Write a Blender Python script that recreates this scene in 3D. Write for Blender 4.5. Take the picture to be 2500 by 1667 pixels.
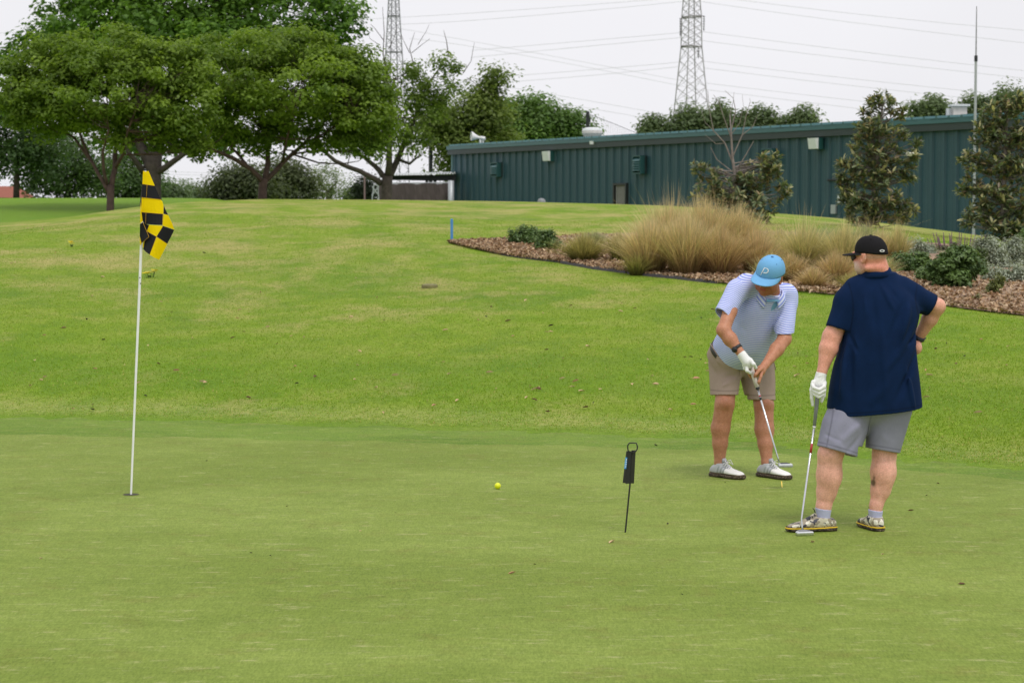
import bpy, bmesh, math, random
import numpy as np
from mathutils import Vector, Matrix, noise as mnoise

# ------------------------------------------------------------------ clear
for o in list(bpy.data.objects):
    bpy.data.objects.remove(o, do_unlink=True)
SC = bpy.context.scene
COL = SC.collection
RND = random.Random(7)
RNG = np.random.default_rng(11)

# ------------------------------------------------------------------ camera
CAM_H = 2.0
FPX = 2500 * 75.0 / 36.0                 # focal length in pixels of the 2500 px wide photograph
PITCH = math.atan((833.5 - 500.0) / FPX)  # horizon at row 500
cam_d = bpy.data.cameras.new('camera')
cam_d.lens = 75.0
cam_d.sensor_width = 36.0
cam_d.clip_start = 0.1
cam_d.clip_end = 6000
cam_d.dof.use_dof = True
cam_d.dof.focus_distance = 14.2
cam_d.dof.aperture_fstop = 6.5
cam = bpy.data.objects.new('camera', cam_d)
COL.objects.link(cam)
cam.location = (0, 0, CAM_H)
cam.rotation_euler = (math.pi / 2 - PITCH, 0, 0)
SC.camera = cam

# ------------------------------------------------------------------ sky and sun (bright overcast)
SUN_EL, SUN_AZ = math.radians(62), math.radians(150)   # sun behind and a little to the right of the camera
world = bpy.data.worlds.new('World')
SC.world = world
world.use_nodes = True
wn, wl = world.node_tree.nodes, world.node_tree.links
wn.clear()
w_out = wn.new('ShaderNodeOutputWorld')
w_bg = wn.new('ShaderNodeBackground')
w_sky = wn.new('ShaderNodeTexSky')
w_sky.sky_type = 'NISHITA'
w_sky.sun_disc = False
w_sky.sun_elevation = SUN_EL
w_sky.sun_rotation = SUN_AZ
w_sky.dust_density = 4.0
w_hs = wn.new('ShaderNodeHueSaturation')
w_hs.inputs['Saturation'].default_value = 0.10
w_mix = wn.new('ShaderNodeMix')
w_mix.data_type = 'RGBA'
w_mix.inputs[0].default_value = 0.86       # thick even cloud in front of the blue sky
w_tc = wn.new('ShaderNodeTexCoord')
w_nz = wn.new('ShaderNodeTexNoise')
w_nz.inputs['Scale'].default_value = 2.6
w_nz.inputs['Detail'].default_value = 5
w_rp = wn.new('ShaderNodeMapRange')
w_rp.inputs['From Min'].default_value = 0.3
w_rp.inputs['From Max'].default_value = 0.7
w_rp.inputs['To Min'].default_value = 0.93
w_rp.inputs['To Max'].default_value = 1.07
w_cl = wn.new('ShaderNodeVectorMath')
w_cl.operation = 'SCALE'
w_cl.inputs[0].default_value = (9.85, 9.8, 10.2)
wl.new(w_tc.outputs['Generated'], w_nz.inputs['Vector'])
wl.new(w_nz.outputs[0], w_rp.inputs['Value'])
wl.new(w_rp.outputs[0], w_cl.inputs['Scale'])
wl.new(w_cl.outputs[0], w_mix.inputs[7])
w_bg.inputs['Strength'].default_value = 0.1
wl.new(w_sky.outputs[0], w_hs.inputs['Color'])
wl.new(w_hs.outputs[0], w_mix.inputs[6])
wl.new(w_mix.outputs[2], w_bg.inputs['Color'])
wl.new(w_bg.outputs[0], w_out.inputs['Surface'])

sun_d = bpy.data.lights.new('sun', 'SUN')
sun_d.energy = 1.5
sun_d.angle = math.radians(18)
sun_d.color = (1.0, 0.96, 0.9)
sun = bpy.data.objects.new('sun', sun_d)
COL.objects.link(sun)
_sd = Vector((math.sin(SUN_AZ) * math.cos(SUN_EL), math.cos(SUN_AZ) * math.cos(SUN_EL), math.sin(SUN_EL)))
sun.rotation_euler = (-_sd).to_track_quat('-Z', 'Y').to_euler()

vs = SC.view_settings
vs.view_transform = 'Standard'
vs.look = 'None'
vs.gamma = 1.0
vs.use_curve_mapping = False
vs.exposure = 0.0
SC.cycles.max_bounces = 6
SC.cycles.diffuse_bounces = 3
SC.cycles.glossy_bounces = 2
SC.cycles.transmission_bounces = 4
SC.cycles.transparent_max_bounces = 8
SC.cycles.use_denoising = True


# ================================================================== helpers
def lin(c):
    c = c / 255.0
    return c / 12.92 if c <= 0.04045 else ((c + 0.055) / 1.055) ** 2.4


def rgb(r, g, b, k=1.0):
    return (lin(r) * k, lin(g) * k, lin(b) * k, 1.0)


_cp, _sp = math.cos(PITCH), math.sin(PITCH)


def ray(u, v):
    dx, dy = (u - 1250.0) / FPX, (833.5 - v) / FPX
    return Vector((dx, _cp + dy * _sp, -_sp + dy * _cp))


def P(u, v, Y):
    """world point at distance Y that the photograph shows at pixel u, v"""
    d = ray(u, v)
    t = Y / d.y
    return Vector((d.x * t, Y, CAM_H + d.z * t))


def px(Y):
    return Y / FPX      # metres per photograph pixel at distance Y


def mesh_obj(name, verts, faces, mat=None, parent=None, smooth=False):
    me = bpy.data.meshes.new(name)
    me.from_pydata([tuple(v) for v in verts], [], [tuple(f) for f in faces])
    me.update()
    if mat:
        me.materials.append(mat)
    if smooth:
        me.shade_smooth()
    return link(name, me, parent)


def link(name, me, parent=None):
    o = bpy.data.objects.new(name, me)
    COL.objects.link(o)
    if parent is not None:
        o.parent = parent
        o.matrix_parent_inverse = parent_inv(parent)
    return o


def parent_inv(p):
    m = p.matrix_basis.copy()
    q = p
    while q.parent is not None:
        m = q.parent.matrix_basis @ q.matrix_parent_inverse @ m if False else (q.parent.matrix_basis @ (q.matrix_parent_inverse @ m))
        q = q.parent
    return m.inverted()


def np_mesh(name, V, F, mat=None, parent=None, smooth=True, cols=None, floats=None):
    """fast mesh from numpy arrays; F is (n,3) or (n,4)"""
    me = bpy.data.meshes.new(name)
    V = np.ascontiguousarray(V, dtype=np.float32)
    F = np.ascontiguousarray(F, dtype=np.int32)
    n, k = F.shape
    me.vertices.add(len(V))
    me.vertices.foreach_set('co', V.ravel())
    me.loops.add(n * k)
    me.loops.foreach_set('vertex_index', F.ravel())
    me.polygons.add(n)
    me.polygons.foreach_set('loop_start', np.arange(0, n * k, k, dtype=np.int32))
    me.polygons.foreach_set('loop_total', np.full(n, k, dtype=np.int32))
    me.update(calc_edges=True)
    if smooth:
        me.shade_smooth()
    if cols is not None:
        a = me.color_attributes.new('col', 'FLOAT_COLOR', 'POINT')
        c = np.ones((len(V), 4), dtype=np.float32)
        c[:, :cols.shape[1]] = cols
        a.data.foreach_set('color', c.ravel())
    if floats:
        for kx, arr in floats.items():
            a = me.attributes.new(kx, 'FLOAT', 'POINT')
            a.data.foreach_set('value', np.ascontiguousarray(arr, dtype=np.float32))
    if mat:
        for m_ in (mat if isinstance(mat, (list, tuple)) else [mat]):
            me.materials.append(m_)
    return link(name, me, parent)


def tag(o, label=None, cat=None, group=None, kind=None):
    if label:
        o['label'] = label
    if cat:
        o['category'] = cat
    if group:
        o['group'] = group
    if kind:
        o['kind'] = kind
    return o


def empty(name, loc=(0, 0, 0), label=None, cat=None, group=None):
    o = bpy.data.objects.new(name, None)
    o.empty_display_size = 0.1
    o.location = loc
    COL.objects.link(o)
    return tag(o, label, cat, group)


class MB:
    """collects verts and faces for one mesh object"""
    def __init__(s):
        s.v, s.f = [], []

    def add(s, vs_, fs):
        b = len(s.v)
        s.v += [tuple(x) for x in vs_]
        s.f += [tuple(i + b for i in f) for f in fs]
        return s

    def box(s, c, sx, sy, sz, R=None):
        pts = [Vector((x, y, z)) for z in (-sz / 2, sz / 2) for x, y in ((-sx / 2, -sy / 2), (sx / 2, -sy / 2), (sx / 2, sy / 2), (-sx / 2, sy / 2))]
        if R is not None:
            pts = [R @ p for p in pts]
        c = Vector(c)
        return s.add([p + c for p in pts], [(3, 2, 1, 0), (4, 5, 6, 7), (0, 1, 5, 4), (1, 2, 6, 5), (2, 3, 7, 6), (3, 0, 4, 7)])

    def tube(s, pts, radii, n=8, cap=True):
        pts = [Vector(p) for p in pts]
        if not isinstance(radii, (list, tuple)):
            radii = [radii] * len(pts)
        rings = []
        t0 = (pts[1] - pts[0]).normalized()
        ref = Vector((0, 0, 1)) if abs(t0.z) < 0.9 else Vector((1, 0, 0))
        nrm = (ref - t0 * ref.dot(t0)).normalized()
        vs_, fs = [], []
        for i, p in enumerate(pts):
            if i == 0:
                t = t0
            elif i == len(pts) - 1:
                t = (pts[i] - pts[i - 1]).normalized()
            else:
                t = (pts[i + 1] - pts[i - 1]).normalized()
            nrm = (nrm - t * nrm.dot(t)).normalized()
            bn = t.cross(nrm)
            for k in range(n):
                a = 2 * math.pi * k / n
                vs_.append(p + (nrm * math.cos(a) + bn * math.sin(a)) * radii[i])
        for i in range(len(pts) - 1):
            for k in range(n):
                k2 = (k + 1) % n
                fs.append((i * n + k, i * n + k2, (i + 1) * n + k2, (i + 1) * n + k))
        if cap:
            fs.append(tuple(range(n - 1, -1, -1)))
            fs.append(tuple(range((len(pts) - 1) * n, len(pts) * n)))
        return s.add(vs_, fs)

    def build(s, name, mat=None, parent=None, smooth=False):
        return mesh_obj(name, s.v, s.f, mat, parent, smooth)


# ------------------------------------------------------------------ materials
class NT:
    """small shader-graph helper"""
    def __init__(s, name):
        s.m = bpy.data.materials.new(name)
        s.m.use_nodes = True
        s.n, s.l = s.m.node_tree.nodes, s.m.node_tree.links
        s.n.clear()
        s.out = s.n.new('ShaderNodeOutputMaterial')
        s.b = s.n.new('ShaderNodeBsdfPrincipled')
        s.l.new(s.b.outputs[0], s.out.inputs['Surface'])

    def set(s, **kw):
        for k, v in kw.items():
            s.b.inputs[k.replace('_', ' ')].default_value = v
        return s

    def coord(s, kind='Object', scale=(1, 1, 1), loc=(0, 0, 0)):
        t = s.n.new('ShaderNodeTexCoord')
        mp = s.n.new('ShaderNodeMapping')
        mp.inputs['Scale'].default_value = scale
        mp.inputs['Location'].default_value = loc
        s.l.new(t.outputs[kind], mp.inputs['Vector'])
        return mp.outputs[0]

    def noise(s, vec, scale, detail=4, rough=0.55, out=0):
        t = s.n.new('ShaderNodeTexNoise')
        t.inputs['Scale'].default_value = scale
        t.inputs['Detail'].default_value = detail
        t.inputs['Roughness'].default_value = rough
        if vec is not None:
            s.l.new(vec, t.inputs['Vector'])
        return t.outputs[out]

    def voronoi(s, vec, scale, out='Color'):
        t = s.n.new('ShaderNodeTexVoronoi')
        t.inputs['Scale'].default_value = scale
        if vec is not None:
            s.l.new(vec, t.inputs['Vector'])
        return t.outputs[out]

    def ramp(s, fac, stops, interp='LINEAR'):
        r = s.n.new('ShaderNodeValToRGB')
        r.color_ramp.interpolation = interp
        el = r.color_ramp.elements
        while len(el) < len(stops):
            el.new(0.5)
        for e, (p, c) in zip(el, stops):
            e.position = p
            e.color = c if len(c) == 4 else (*c, 1)
        s.l.new(fac, r.inputs[0])
        return r.outputs[0]

    def mix(s, fac, a, b, mode='MIX'):
        x = s.n.new('ShaderNodeMix')
        x.data_type = 'RGBA'
        x.blend_type = mode
        for sock, val in ((x.inputs[0], fac), (x.inputs[6], a), (x.inputs[7], b)):
            if isinstance(val, (int, float)):
                sock.default_value = val
            elif isinstance(val, tuple):
                sock.default_value = val if len(val) == 4 else (*val, 1)
            else:
                s.l.new(val, sock)
        return x.outputs[2]

    def math(s, op, a, b=0.0, c=None):
        x = s.n.new('ShaderNodeMath')
        x.operation = op
        for i, val in enumerate((a, b) if c is None else (a, b, c)):
            if isinstance(val, (int, float)):
                x.inputs[i].default_value = val
            else:
                s.l.new(val, x.inputs[i])
        return x.outputs[0]

    def attr(s, name, out='Color'):
        a = s.n.new('ShaderNodeAttribute')
        a.attribute_name = name
        return a.outputs[out]

    def color(s, sock):
        s.l.new(sock, s.b.inputs['Base Color'])
        return s

    def bump(s, h, strength=0.3, dist=0.01):
        b = s.n.new('ShaderNodeBump')
        b.inputs['Strength'].default_value = strength
        b.inputs['Distance'].default_value = dist
        s.l.new(h, b.inputs['Height'])
        s.l.new(b.outputs[0], s.b.inputs['Normal'])
        return s


def simple(name, col, rough=0.6, metal=0.0, var=0.12, scale=20.0, bump=0.0, spec=0.5):
    t = NT(name)
    t.set(Roughness=rough, Metallic=metal)
    t.b.inputs['Specular IOR Level'].default_value = spec
    v = t.coord('Object')
    n = t.noise(v, scale, 4)
    c2 = tuple(min(1, x * (1 - var)) for x in col[:3])
    c3 = tuple(min(1, x * (1 + var)) for x in col[:3])
    t.color(t.ramp(n, [(0.3, c2), (0.7, c3)]))
    if bump:
        t.bump(t.noise(v, scale * 4, 3), bump, 0.004)
    return t.m


def leaf_mat(name, trans=0.3, rough=0.5, spec=0.3):
    """leaf colour comes from each leaf's own 'col' attribute; some light passes through"""
    t = NT(name)
    c = t.attr('col')
    t.color(c)
    t.set(Roughness=rough)
    t.b.inputs['Specular IOR Level'].default_value = spec
    tr = t.n.new('ShaderNodeBsdfTranslucent')
    t.l.new(t.mix(1.0, c, (1.25, 1.3, 0.7, 1), 'MULTIPLY'), tr.inputs['Color'])
    mx = t.n.new('ShaderNodeMixShader')
    mx.inputs[0].default_value = trans
    t.l.new(t.b.outputs[0], mx.inputs[1])
    t.l.new(tr.outputs[0], mx.inputs[2])
    t.l.new(mx.outputs[0], t.out.inputs['Surface'])
    return t.m


def attr_mat(name, rough=0.6, noise_scale=60, var=0.1, bump=0.0, spec=0.4, bump_scale=200):
    t = NT(name)
    v = t.coord('Object')
    n = t.noise(v, noise_scale, 4)
    k = t.ramp(n, [(0.25, (1 - var,) * 3), (0.75, (1 + var,) * 3)])
    t.color(t.mix(1.0, t.attr('col'), k, 'MULTIPLY'))
    t.set(Roughness=rough)
    t.b.inputs['Specular IOR Level'].default_value = spec
    if bump:
        t.bump(t.noise(v, bump_scale, 3), bump, 0.003)
    return t.m


# ================================================================== terrain
_ex = np.array([-60, -25, -9, -4.6, -3, -1, 1, 2, 3, 3.7, 6, 12, 30, 60], float)
_yr = np.array([8, 15, 19.6, 20.0, 19.7, 19.1, 18.5, 18.0, 16.8, 16.2, 14.5, 11, 4, 2], float)   # where the rougher grass begins
_yg = np.array([6, 13, 18.0, 18.5, 18.3, 17.9, 17.5, 17.2, 16.0, 15.4, 13.6, 10, 3, 1], float)   # far edge of the putting green
_cx = np.array([-40, -13.2, -11.5, -10.6, -9.8, -9.2, -8.1, -7.0, -3.5, -1.7, 0.3, 2.8, 4.5, 7.9, 9.2, 10.6, 12.7, 15.4, 40], float)
_ch = np.array([1.3, 1.53, 1.67, 1.77, 1.91, 2.0, 2.11, 2.16, 2.14, 2.115, 2.08, 2.02, 1.965, 1.73, 1.62, 1.47, 1.15, 0.95, 0.8], float)
_cy = np.array([52, 55, 55.5, 56, 57, 58, 59, 60, 60, 60, 60, 60, 60, 61, 61.5, 62, 63, 64, 64], float)


def smooth(t):
    t = np.clip(t, 0, 1)
    return t * t * (3 - 2 * t)


def YR(x):
    return np.interp(x, _ex, _yr)


def YG(x):
    return np.interp(x, _ex, _yg)


def H(x, y):
    """terrain height"""
    x = np.asarray(x, float)
    y = np.asarray(y, float)
    yr, yc, hc = YR(x), np.interp(x, _cx, _cy), np.interp(x, _cx, _ch)
    t = np.clip((y - yr) / (yc - yr), 0, 1)
    h = hc * (1 - (1 - t) ** 1.6)
    h = h + (0.035 * np.sin(x * 0.55 + y * 0.23) + 0.02 * np.sin(x * 1.3 - y * 0.61 + 1.0)) * smooth((y - yr) / 6) * (1 - smooth((y - 50) / 12))
    # beyond the crest: the ground falls away, then (to the far left) rises to a second field
    base = hc - 0.055 * np.clip(y - yc, 0, 25)
    left = 1 - smooth((x + 17) / 8)
    far = 2.34 * smooth((y - 70) / 38) + 1.2 * (1 - smooth((y - 70) / 38))
    far = far - 0.9 * smooth((y - 118) / 60)
    fall = np.where(y > yc, base * (1 - left * smooth((y - yc - 4) / 14)) + far * left * smooth((y - yc - 4) / 14), h)
    out = np.where(y > yc, fall, h)
    return out


def ground_z(x, y):
    return float(H(x, y))


def G(u, v, ymax=200.0):
    """point where the line of sight through pixel u, v meets the terrain"""
    d = ray(u, v)
    ys = np.linspace(6, ymax, 4000)
    t = ys / d.y
    zs = CAM_H + d.z * t
    hs = H(d.x * t, ys)
    w = np.where(zs <= hs)[0]
    i = int(w[0]) if len(w) else len(ys) - 1
    y = ys[i]
    x = d.x * t[i]
    return Vector((x, y, ground_z(x, y)))


def axis_vals(parts):
    out = []
    for a, b, st in parts:
        out += list(np.arange(a, b, st))
    out.append(parts[-1][1])
    return np.array(out)


def sheet(name, xs, ys, mat, dz=0.0, hfun=H, floats=None):
    X, Y = np.meshgrid(xs, ys)
    Z = hfun(X, Y) + dz
    V = np.stack([X.ravel(), Y.ravel(), Z.ravel()], 1)
    nx, ny = len(xs), len(ys)
    idx = np.arange(nx * ny).reshape(ny, nx)
    F = np.stack([idx[:-1, :-1].ravel(), idx[:-1, 1:].ravel(), idx[1:, 1:].ravel(), idx[1:, :-1].ravel()], 1)
    fl = {k: f(X, Y).ravel() for k, f in (floats or {}).items()}
    return np_mesh(name, V, F, mat, smooth=True, floats=fl)


# ---- rough grass material (mown fairway bank)
def make_rough_mat():
    t = NT('fairway_turf')
    v = t.coord('Object')
    vs_ = t.coord('Object', scale=(0.7, 0.5, 1.0))
    big = t.noise(vs_, 0.42, 5, 0.6)
    med = t.noise(t.coord('Object', scale=(0.9, 0.6, 1), loc=(7, 3, 0)), 1.7, 6, 0.65)
    fine = t.noise(t.coord('Object', scale=(0.8, 1, 1)), 26, 6, 0.75)
    vfine = t.noise(t.coord('Object', scale=(1, 0.6, 1)), 110, 3, 0.8)
    g = t.ramp(big, [(0.36, rgb(112, 148, 34)), (0.45, rgb(126, 158, 34)), (0.53, rgb(140, 162, 52)), (0.62, rgb(114, 146, 44))])
    g2 = t.ramp(med, [(0.38, rgb(108, 142, 44)), (0.5, rgb(128, 158, 40)), (0.60, rgb(152, 166, 72))])
    g = t.mix(0.5, g, g2)
    # straw-coloured dry patches (higher up the bank there are more of them)
    dry = t.noise(t.coord('Object', scale=(0.7, 0.45, 1), loc=(31, 5, 0)), 1.0, 8, 0.72)
    up = t.attr('up', 'Fac')
    dm = t.math('ADD', dry, t.math('MULTIPLY', t.math('SUBTRACT', up, .35), 0.12))
    dm = t.ramp(dm, [(0.525, (0, 0, 0)), (0.70, (0.7, 0.7, 0.7))])
    g = t.mix(dm, g, rgb(190, 176, 112))
    # pale band of longer grass next to the collar
    pale = t.math('MULTIPLY', t.attr('pale', 'Fac'), t.ramp(t.noise(v, 9, 5, 0.7), [(0.35, (0.1,) * 3), (0.65, (1,) * 3)]))
    g = t.mix(t.math('MULTIPLY', pale, 0.5), g, rgb(184, 186, 118))
    # dark lush strip nearest the collar
    g = t.mix(t.math('MULTIPLY', t.attr('lush', 'Fac'), 0.5), g, rgb(104, 144, 28))
    g = t.mix(t.math('MULTIPLY', t.attr('far', 'Fac'), 0.8), g, rgb(110, 148, 42))
    k = t.ramp(fine, [(0.38, (0.74, 0.77, 0.70)), (0.5, (1, 1, 1)), (0.62, (1.24, 1.20, 1.32))])
    g = t.mix(1.0, g, k, 'MULTIPLY')
    k2 = t.ramp(vfine, [(0.38, (0.75, 0.78, 0.7)), (0.62, (1.25, 1.22, 1.3))])
    g = t.mix(1.0, g, k2, 'MULTIPLY')
    g = t.mix(1.0, g, (0.88, 0.87, 0.92, 1), 'MULTIPLY')
    t.color(g)
    t.set(Roughness=0.9)
    t.b.inputs['Specular IOR Level'].default_value = 0.15
    t.bump(t.math('ADD', fine, vfine), 0.6, 0.03)
    return t.m


def make_green_mat(name, c_lo, c_hi, coarse=1.0, dry=0.0):
    t = NT(name)
    v = t.coord('Object')
    big = t.noise(t.coord('Object', scale=(0.6, 1, 1)), 0.5, 4, 0.6)
    g = t.ramp(big, [(0.40, c_lo), (0.60, c_hi)])
    patch = t.noise(t.coord('Object', scale=(0.8, 1.6, 1), loc=(3, 9, 0)), 2.2, 6, 0.7)
    g = t.mix(1.0, g, t.ramp(patch, [(0.38, (0.93, 0.95, 0.91)), (0.62, (1.06, 1.05, 1.08))]), 'MULTIPLY')
    brown = t.noise(t.coord('Object', scale=(1, 0.9, 1), loc=(13, 4, 0)), 3.1, 7, 0.72)
    bm = t.ramp(brown, [(0.53, (0, 0, 0)), (0.66, (0.4,) * 3)])
    g = t.mix(bm, g, rgb(128, 126, 62))
    # mowing and wear streaks running across the line of sight
    st = t.noise(t.coord('Object', scale=(0.6, 5.5, 1), loc=(2, 0, 0)), 9.0 * coarse, 5, 0.7)
    g = t.mix(1.0, g, t.ramp(st, [(0.38, (0.90, 0.92, 0.87)), (0.62, (1.09, 1.08, 1.12))]), 'MULTIPLY')
    fine = t.noise(t.coord('Object', scale=(1.0, 0.20, 1)), 125 * coarse, 4, 0.75)
    g = t.mix(1.0, g, t.ramp(fine, [(0.38, (0.76, 0.79, 0.70)), (0.62, (1.22, 1.19, 1.28))]), 'MULTIPLY')
    # small scuffed pale spots
    sc = t.noise(t.coord('Object', scale=(0.8, 2.6, 1), loc=(5, 5, 1)), 5.0, 9, 0.82)
    sm = t.ramp(sc, [(0.566, (0, 0, 0)), (0.615, (0.6,) * 3)])
    g = t.mix(sm, g, rgb(196, 196, 150))
    dk = t.noise(t.coord('Object', loc=(15, 2, 1)), 21.0, 5, 0.75)
    g = t.mix(t.ramp(dk, [(0.70, (0, 0, 0)), (0.78, (0.4,) * 3)]), g, rgb(84, 92, 40))
    if dry:
        dn = t.noise(t.coord('Object', scale=(1, 2, 1), loc=(1, 7, 0)), 2.5, 6, 0.7)
        g = t.mix(t.ramp(dn, [(0.5, (0, 0, 0)), (0.7, (dry,) * 3)]), g, rgb(170, 172, 92))
    g = t.mix(1.0, g, (0.78, 0.76, 0.64, 1), 'MULTIPLY')
    t.color(g)
    t.set(Roughness=0.85)
    t.b.inputs['Specular IOR Level'].default_value = 0.2
    t.bump(fine, 0.12, 0.004)
    return t.m


M = {}
M['rough'] = make_rough_mat()
M['green'] = make_green_mat('putting_turf', rgb(127, 148, 62), rgb(141, 161, 77))
M['collar'] = make_green_mat('collar_turf', rgb(104, 136, 40), rgb(120, 150, 54), coarse=0.6, dry=0.25)

gx = axis_vals([(-2400, -400, 200), (-400, -80, 20), (-80, -30, 2), (-30, 24, 0.3), (24, 80, 2), (80, 400, 20), (400, 2400, 200)])
gy = axis_vals([(-300, -40, 20), (-40, 2, 2), (2, 72, 0.3), (72, 150, 1.5), (150, 400, 10), (400, 4000, 200)])
ground = sheet('ground', gx, gy, M['rough'], floats={
    'up': lambda X, Y: smooth((Y - 22) / 14) * (1 - 2.2 * smooth((Y - np.interp(X, _cx, _cy) - 2) / 6)),
    'pale': lambda X, Y: smooth((Y - YR(X) - 0.05) / 0.3) * (1 - smooth((Y - YR(X) - 0.5) / 0.8)),
    'far': lambda X, Y: smooth((Y - np.interp(X, _cx, _cy) - 1.5) / 4),
    'lush': lambda X, Y: (1 - smooth((Y - YR(X) - 0.1) / 0.4)) + 0.8 * smooth((Y - YR(X) - 1.6) / 0.8) * (1 - smooth((Y - YR(X) - 3.0) / 2.5)),
})
tag(ground, kind='structure')


def edge_sheet(name, near, fary, mat, dz):
    """a sheet of turf whose far and near edges follow curves"""
    xs = axis_vals([(-14, -5, 0.5), (-5, 5, 0.1), (5, 14, 0.5)])
    n = 40
    V, F = [], []
    for i, x in enumerate(xs):
        a, b = near(x), fary(x) + 0.05 * math.sin(x * 4.1) + 0.035 * math.sin(x * 11 + 2)
        for j in range(n + 1):
            y = a + (b - a) * j / n
            V.append((x, y, ground_z(x, y) + dz))
    for i in range(len(xs) - 1):
        for j in range(n):
            F.append((i * (n + 1) + j, (i + 1) * (n + 1) + j, (i + 1) * (n + 1) + j + 1, i * (n + 1) + j + 1))
    o = mesh_obj(name, V, F, mat, smooth=True)
    return tag(o, kind='structure')


edge_sheet('green_collar', lambda x: -3.0, lambda x: float(YR(x)), M['collar'], 0.002)
edge_sheet('putting_green', lambda x: -2.0, lambda x: float(YG(x)), M['green'], 0.004)
GZ = 0.004


def in_view(x, y, margin=0.03):
    return abs(x / y) < 0.24 + margin


# ---- short grass blades on the bank next to the green (uncountable)
def grass_blades():
    n = 480000
    y = 15.2 + (46 - 15.2) * RNG.random(n) ** 1.9
    x = (RNG.random(n) * 2 - 1) * 0.40 * y
    keep = y > YR(x) + 0.02 + 0.15 * RNG.random(n)
    x, y = x[keep], y[keep]
    n = len(x)
    z = H(x, y)
    d = np.clip((y - YR(x)) / 1.4, 0, 1)
    hgt = (0.010 + 0.014 * RNG.random(n)) * (0.6 + 0.4 * d)
    ang = RNG.random(n) * 2 * np.pi
    w = 0.0022 + 0.0022 * RNG.random(n)
    lean = 0.9 * hgt * RNG.random(n)
    la = RNG.random(n) * 2 * np.pi
    a = np.stack([x - w * np.cos(ang), y - w * np.sin(ang), z], 1)
    b = np.stack([x + w * np.cos(ang), y + w * np.sin(ang), z], 1)
    c = np.stack([x + lean * np.cos(la), y + lean * np.sin(la), z + hgt], 1)
    V = np.stack([a, b, c], 1).reshape(-1, 3)
    F = np.arange(3 * n).reshape(n, 3)
    g0, g1, s0 = np.array(rgb(106, 142, 26)[:3]), np.array(rgb(142, 168, 52)[:3]), np.array(rgb(196, 184, 118)[:3])
    t = RNG.random(n)[:, None]
    col = g0 * (1 - t) + g1 * t
    patch = 0.5 + 0.5 * np.sin(x * 1.1 + 2.0 * np.sin(y * 0.9)) * np.sin(y * 1.7 + x * 0.6)
    near = np.exp(-((y - YR(x) - 0.4) / 0.4) ** 2)
    straw = (RNG.random(n) < 0.03 + 0.06 * patch + 0.18 * near)[:, None]
    col = np.where(straw, s0 * (0.8 + 0.3 * t), col) * np.array([0.92, 0.90, 0.86])
    o = np_mesh('grass', V, F, leaf_mat('grass_blade', 0.3, 0.7, 0.15), smooth=False, cols=np.repeat(col, 3, 0))
    tag(o, kind='stuff')


grass_blades()


# ================================================================== metal building
M['wall_green'] = simple('green_wall_paint', rgb(50, 86, 97, 0.82), 0.45, var=0.10, scale=1.2)
M['roof_green'] = simple('green_roof_paint', rgb(66, 112, 116, 0.8), 0.35, var=0.06, scale=2)
M['gutter_dark'] = simple('dark_gutter_paint', rgb(54, 66, 68, 0.8), 0.5)
M['trim_green'] = simple('green_trim_paint', rgb(48, 98, 98, 0.85), 0.45)
M['louver'] = simple('louver_paint', rgb(50, 94, 96, 0.8), 0.45)
M['white'] = simple('white_plastic', (0.78, 0.78, 0.79, 1), 0.45, var=0.04)
M['cream_metal'] = simple('cream_metal', (0.70, 0.66, 0.63, 1), 0.5, var=0.08, scale=6)
M['grey_metal'] = simple('galvanised_metal', (0.42, 0.44, 0.46, 1), 0.45, metal=0.3)
M['white_metal'] = simple('white_sheet_metal', (0.72, 0.74, 0.76, 1), 0.45)
M['dark'] = simple('dark_paint', (0.018, 0.02, 0.026, 1), 0.5)
M['screen'] = simple('shade_cloth', rgb(96, 84, 84, 0.7), 0.85, var=0.15, scale=1.5)
M['door_tan'] = simple('tan_door', rgb(140, 124, 112, 0.8), 0.6)
M['frame_dark'] = simple('door_frame', rgb(44, 46, 46), 0.5)

WL = Vector((P(1105, 400, 122).x, 122.0, 0))
WR = Vector((P(2340, 400, 81.6).x, 81.6, 0))
WD = (WR - WL).normalized()                # along the wall, towards the camera's right
WN = Vector((WD.y, -WD.x, 0))              # outwards, towards the camera
if WN.y > 0:
    WN = -WN
BASE_Z, EAVE_Z = 0.55, 5.12
WLEN = 66.0
WROT = math.atan2(WD.y, WD.x)
WM = Matrix.Translation((WL.x, WL.y, 0)) @ Matrix.Rotation(WROT, 4, 'Z')   # local x along wall, -y outwards

building = empty('metal_building', WM.translation, 'long dark green ribbed metal building behind the planted bank', 'building')
building.rotation_euler = (0, 0, WROT)


def wall_s(u, v=400):
    """distance along the wall that shows at pixel u"""
    k = ray(u, v)
    k = k.x / k.y
    return (k * WL.y - WL.x) / (WD.x - k * WD.y)


def wall_z(u, v, s=None):
    s = wall_s(u, v) if s is None else s
    return P(u, v, WL.y + WD.y * s).z


def part(name, mb, mat, parent, smooth=False):
    """mb is in the parent's local coordinates"""
    me = bpy.data.meshes.new(name)
    me.from_pydata(mb.v, [], mb.f)
    me.update()
    if mat:
        me.materials.append(mat)
    if smooth:
        me.shade_smooth()
    o = bpy.data.objects.new(name, me)
    COL.objects.link(o)
    o.parent = parent
    return o


def copy_part(o, parent, loc):
    c = o.copy()
    COL.objects.link(c)
    c.parent = parent
    c.location = loc
    return c


def join_trees(o):
    for ch in list(o.children):
        join_trees(ch)


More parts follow.
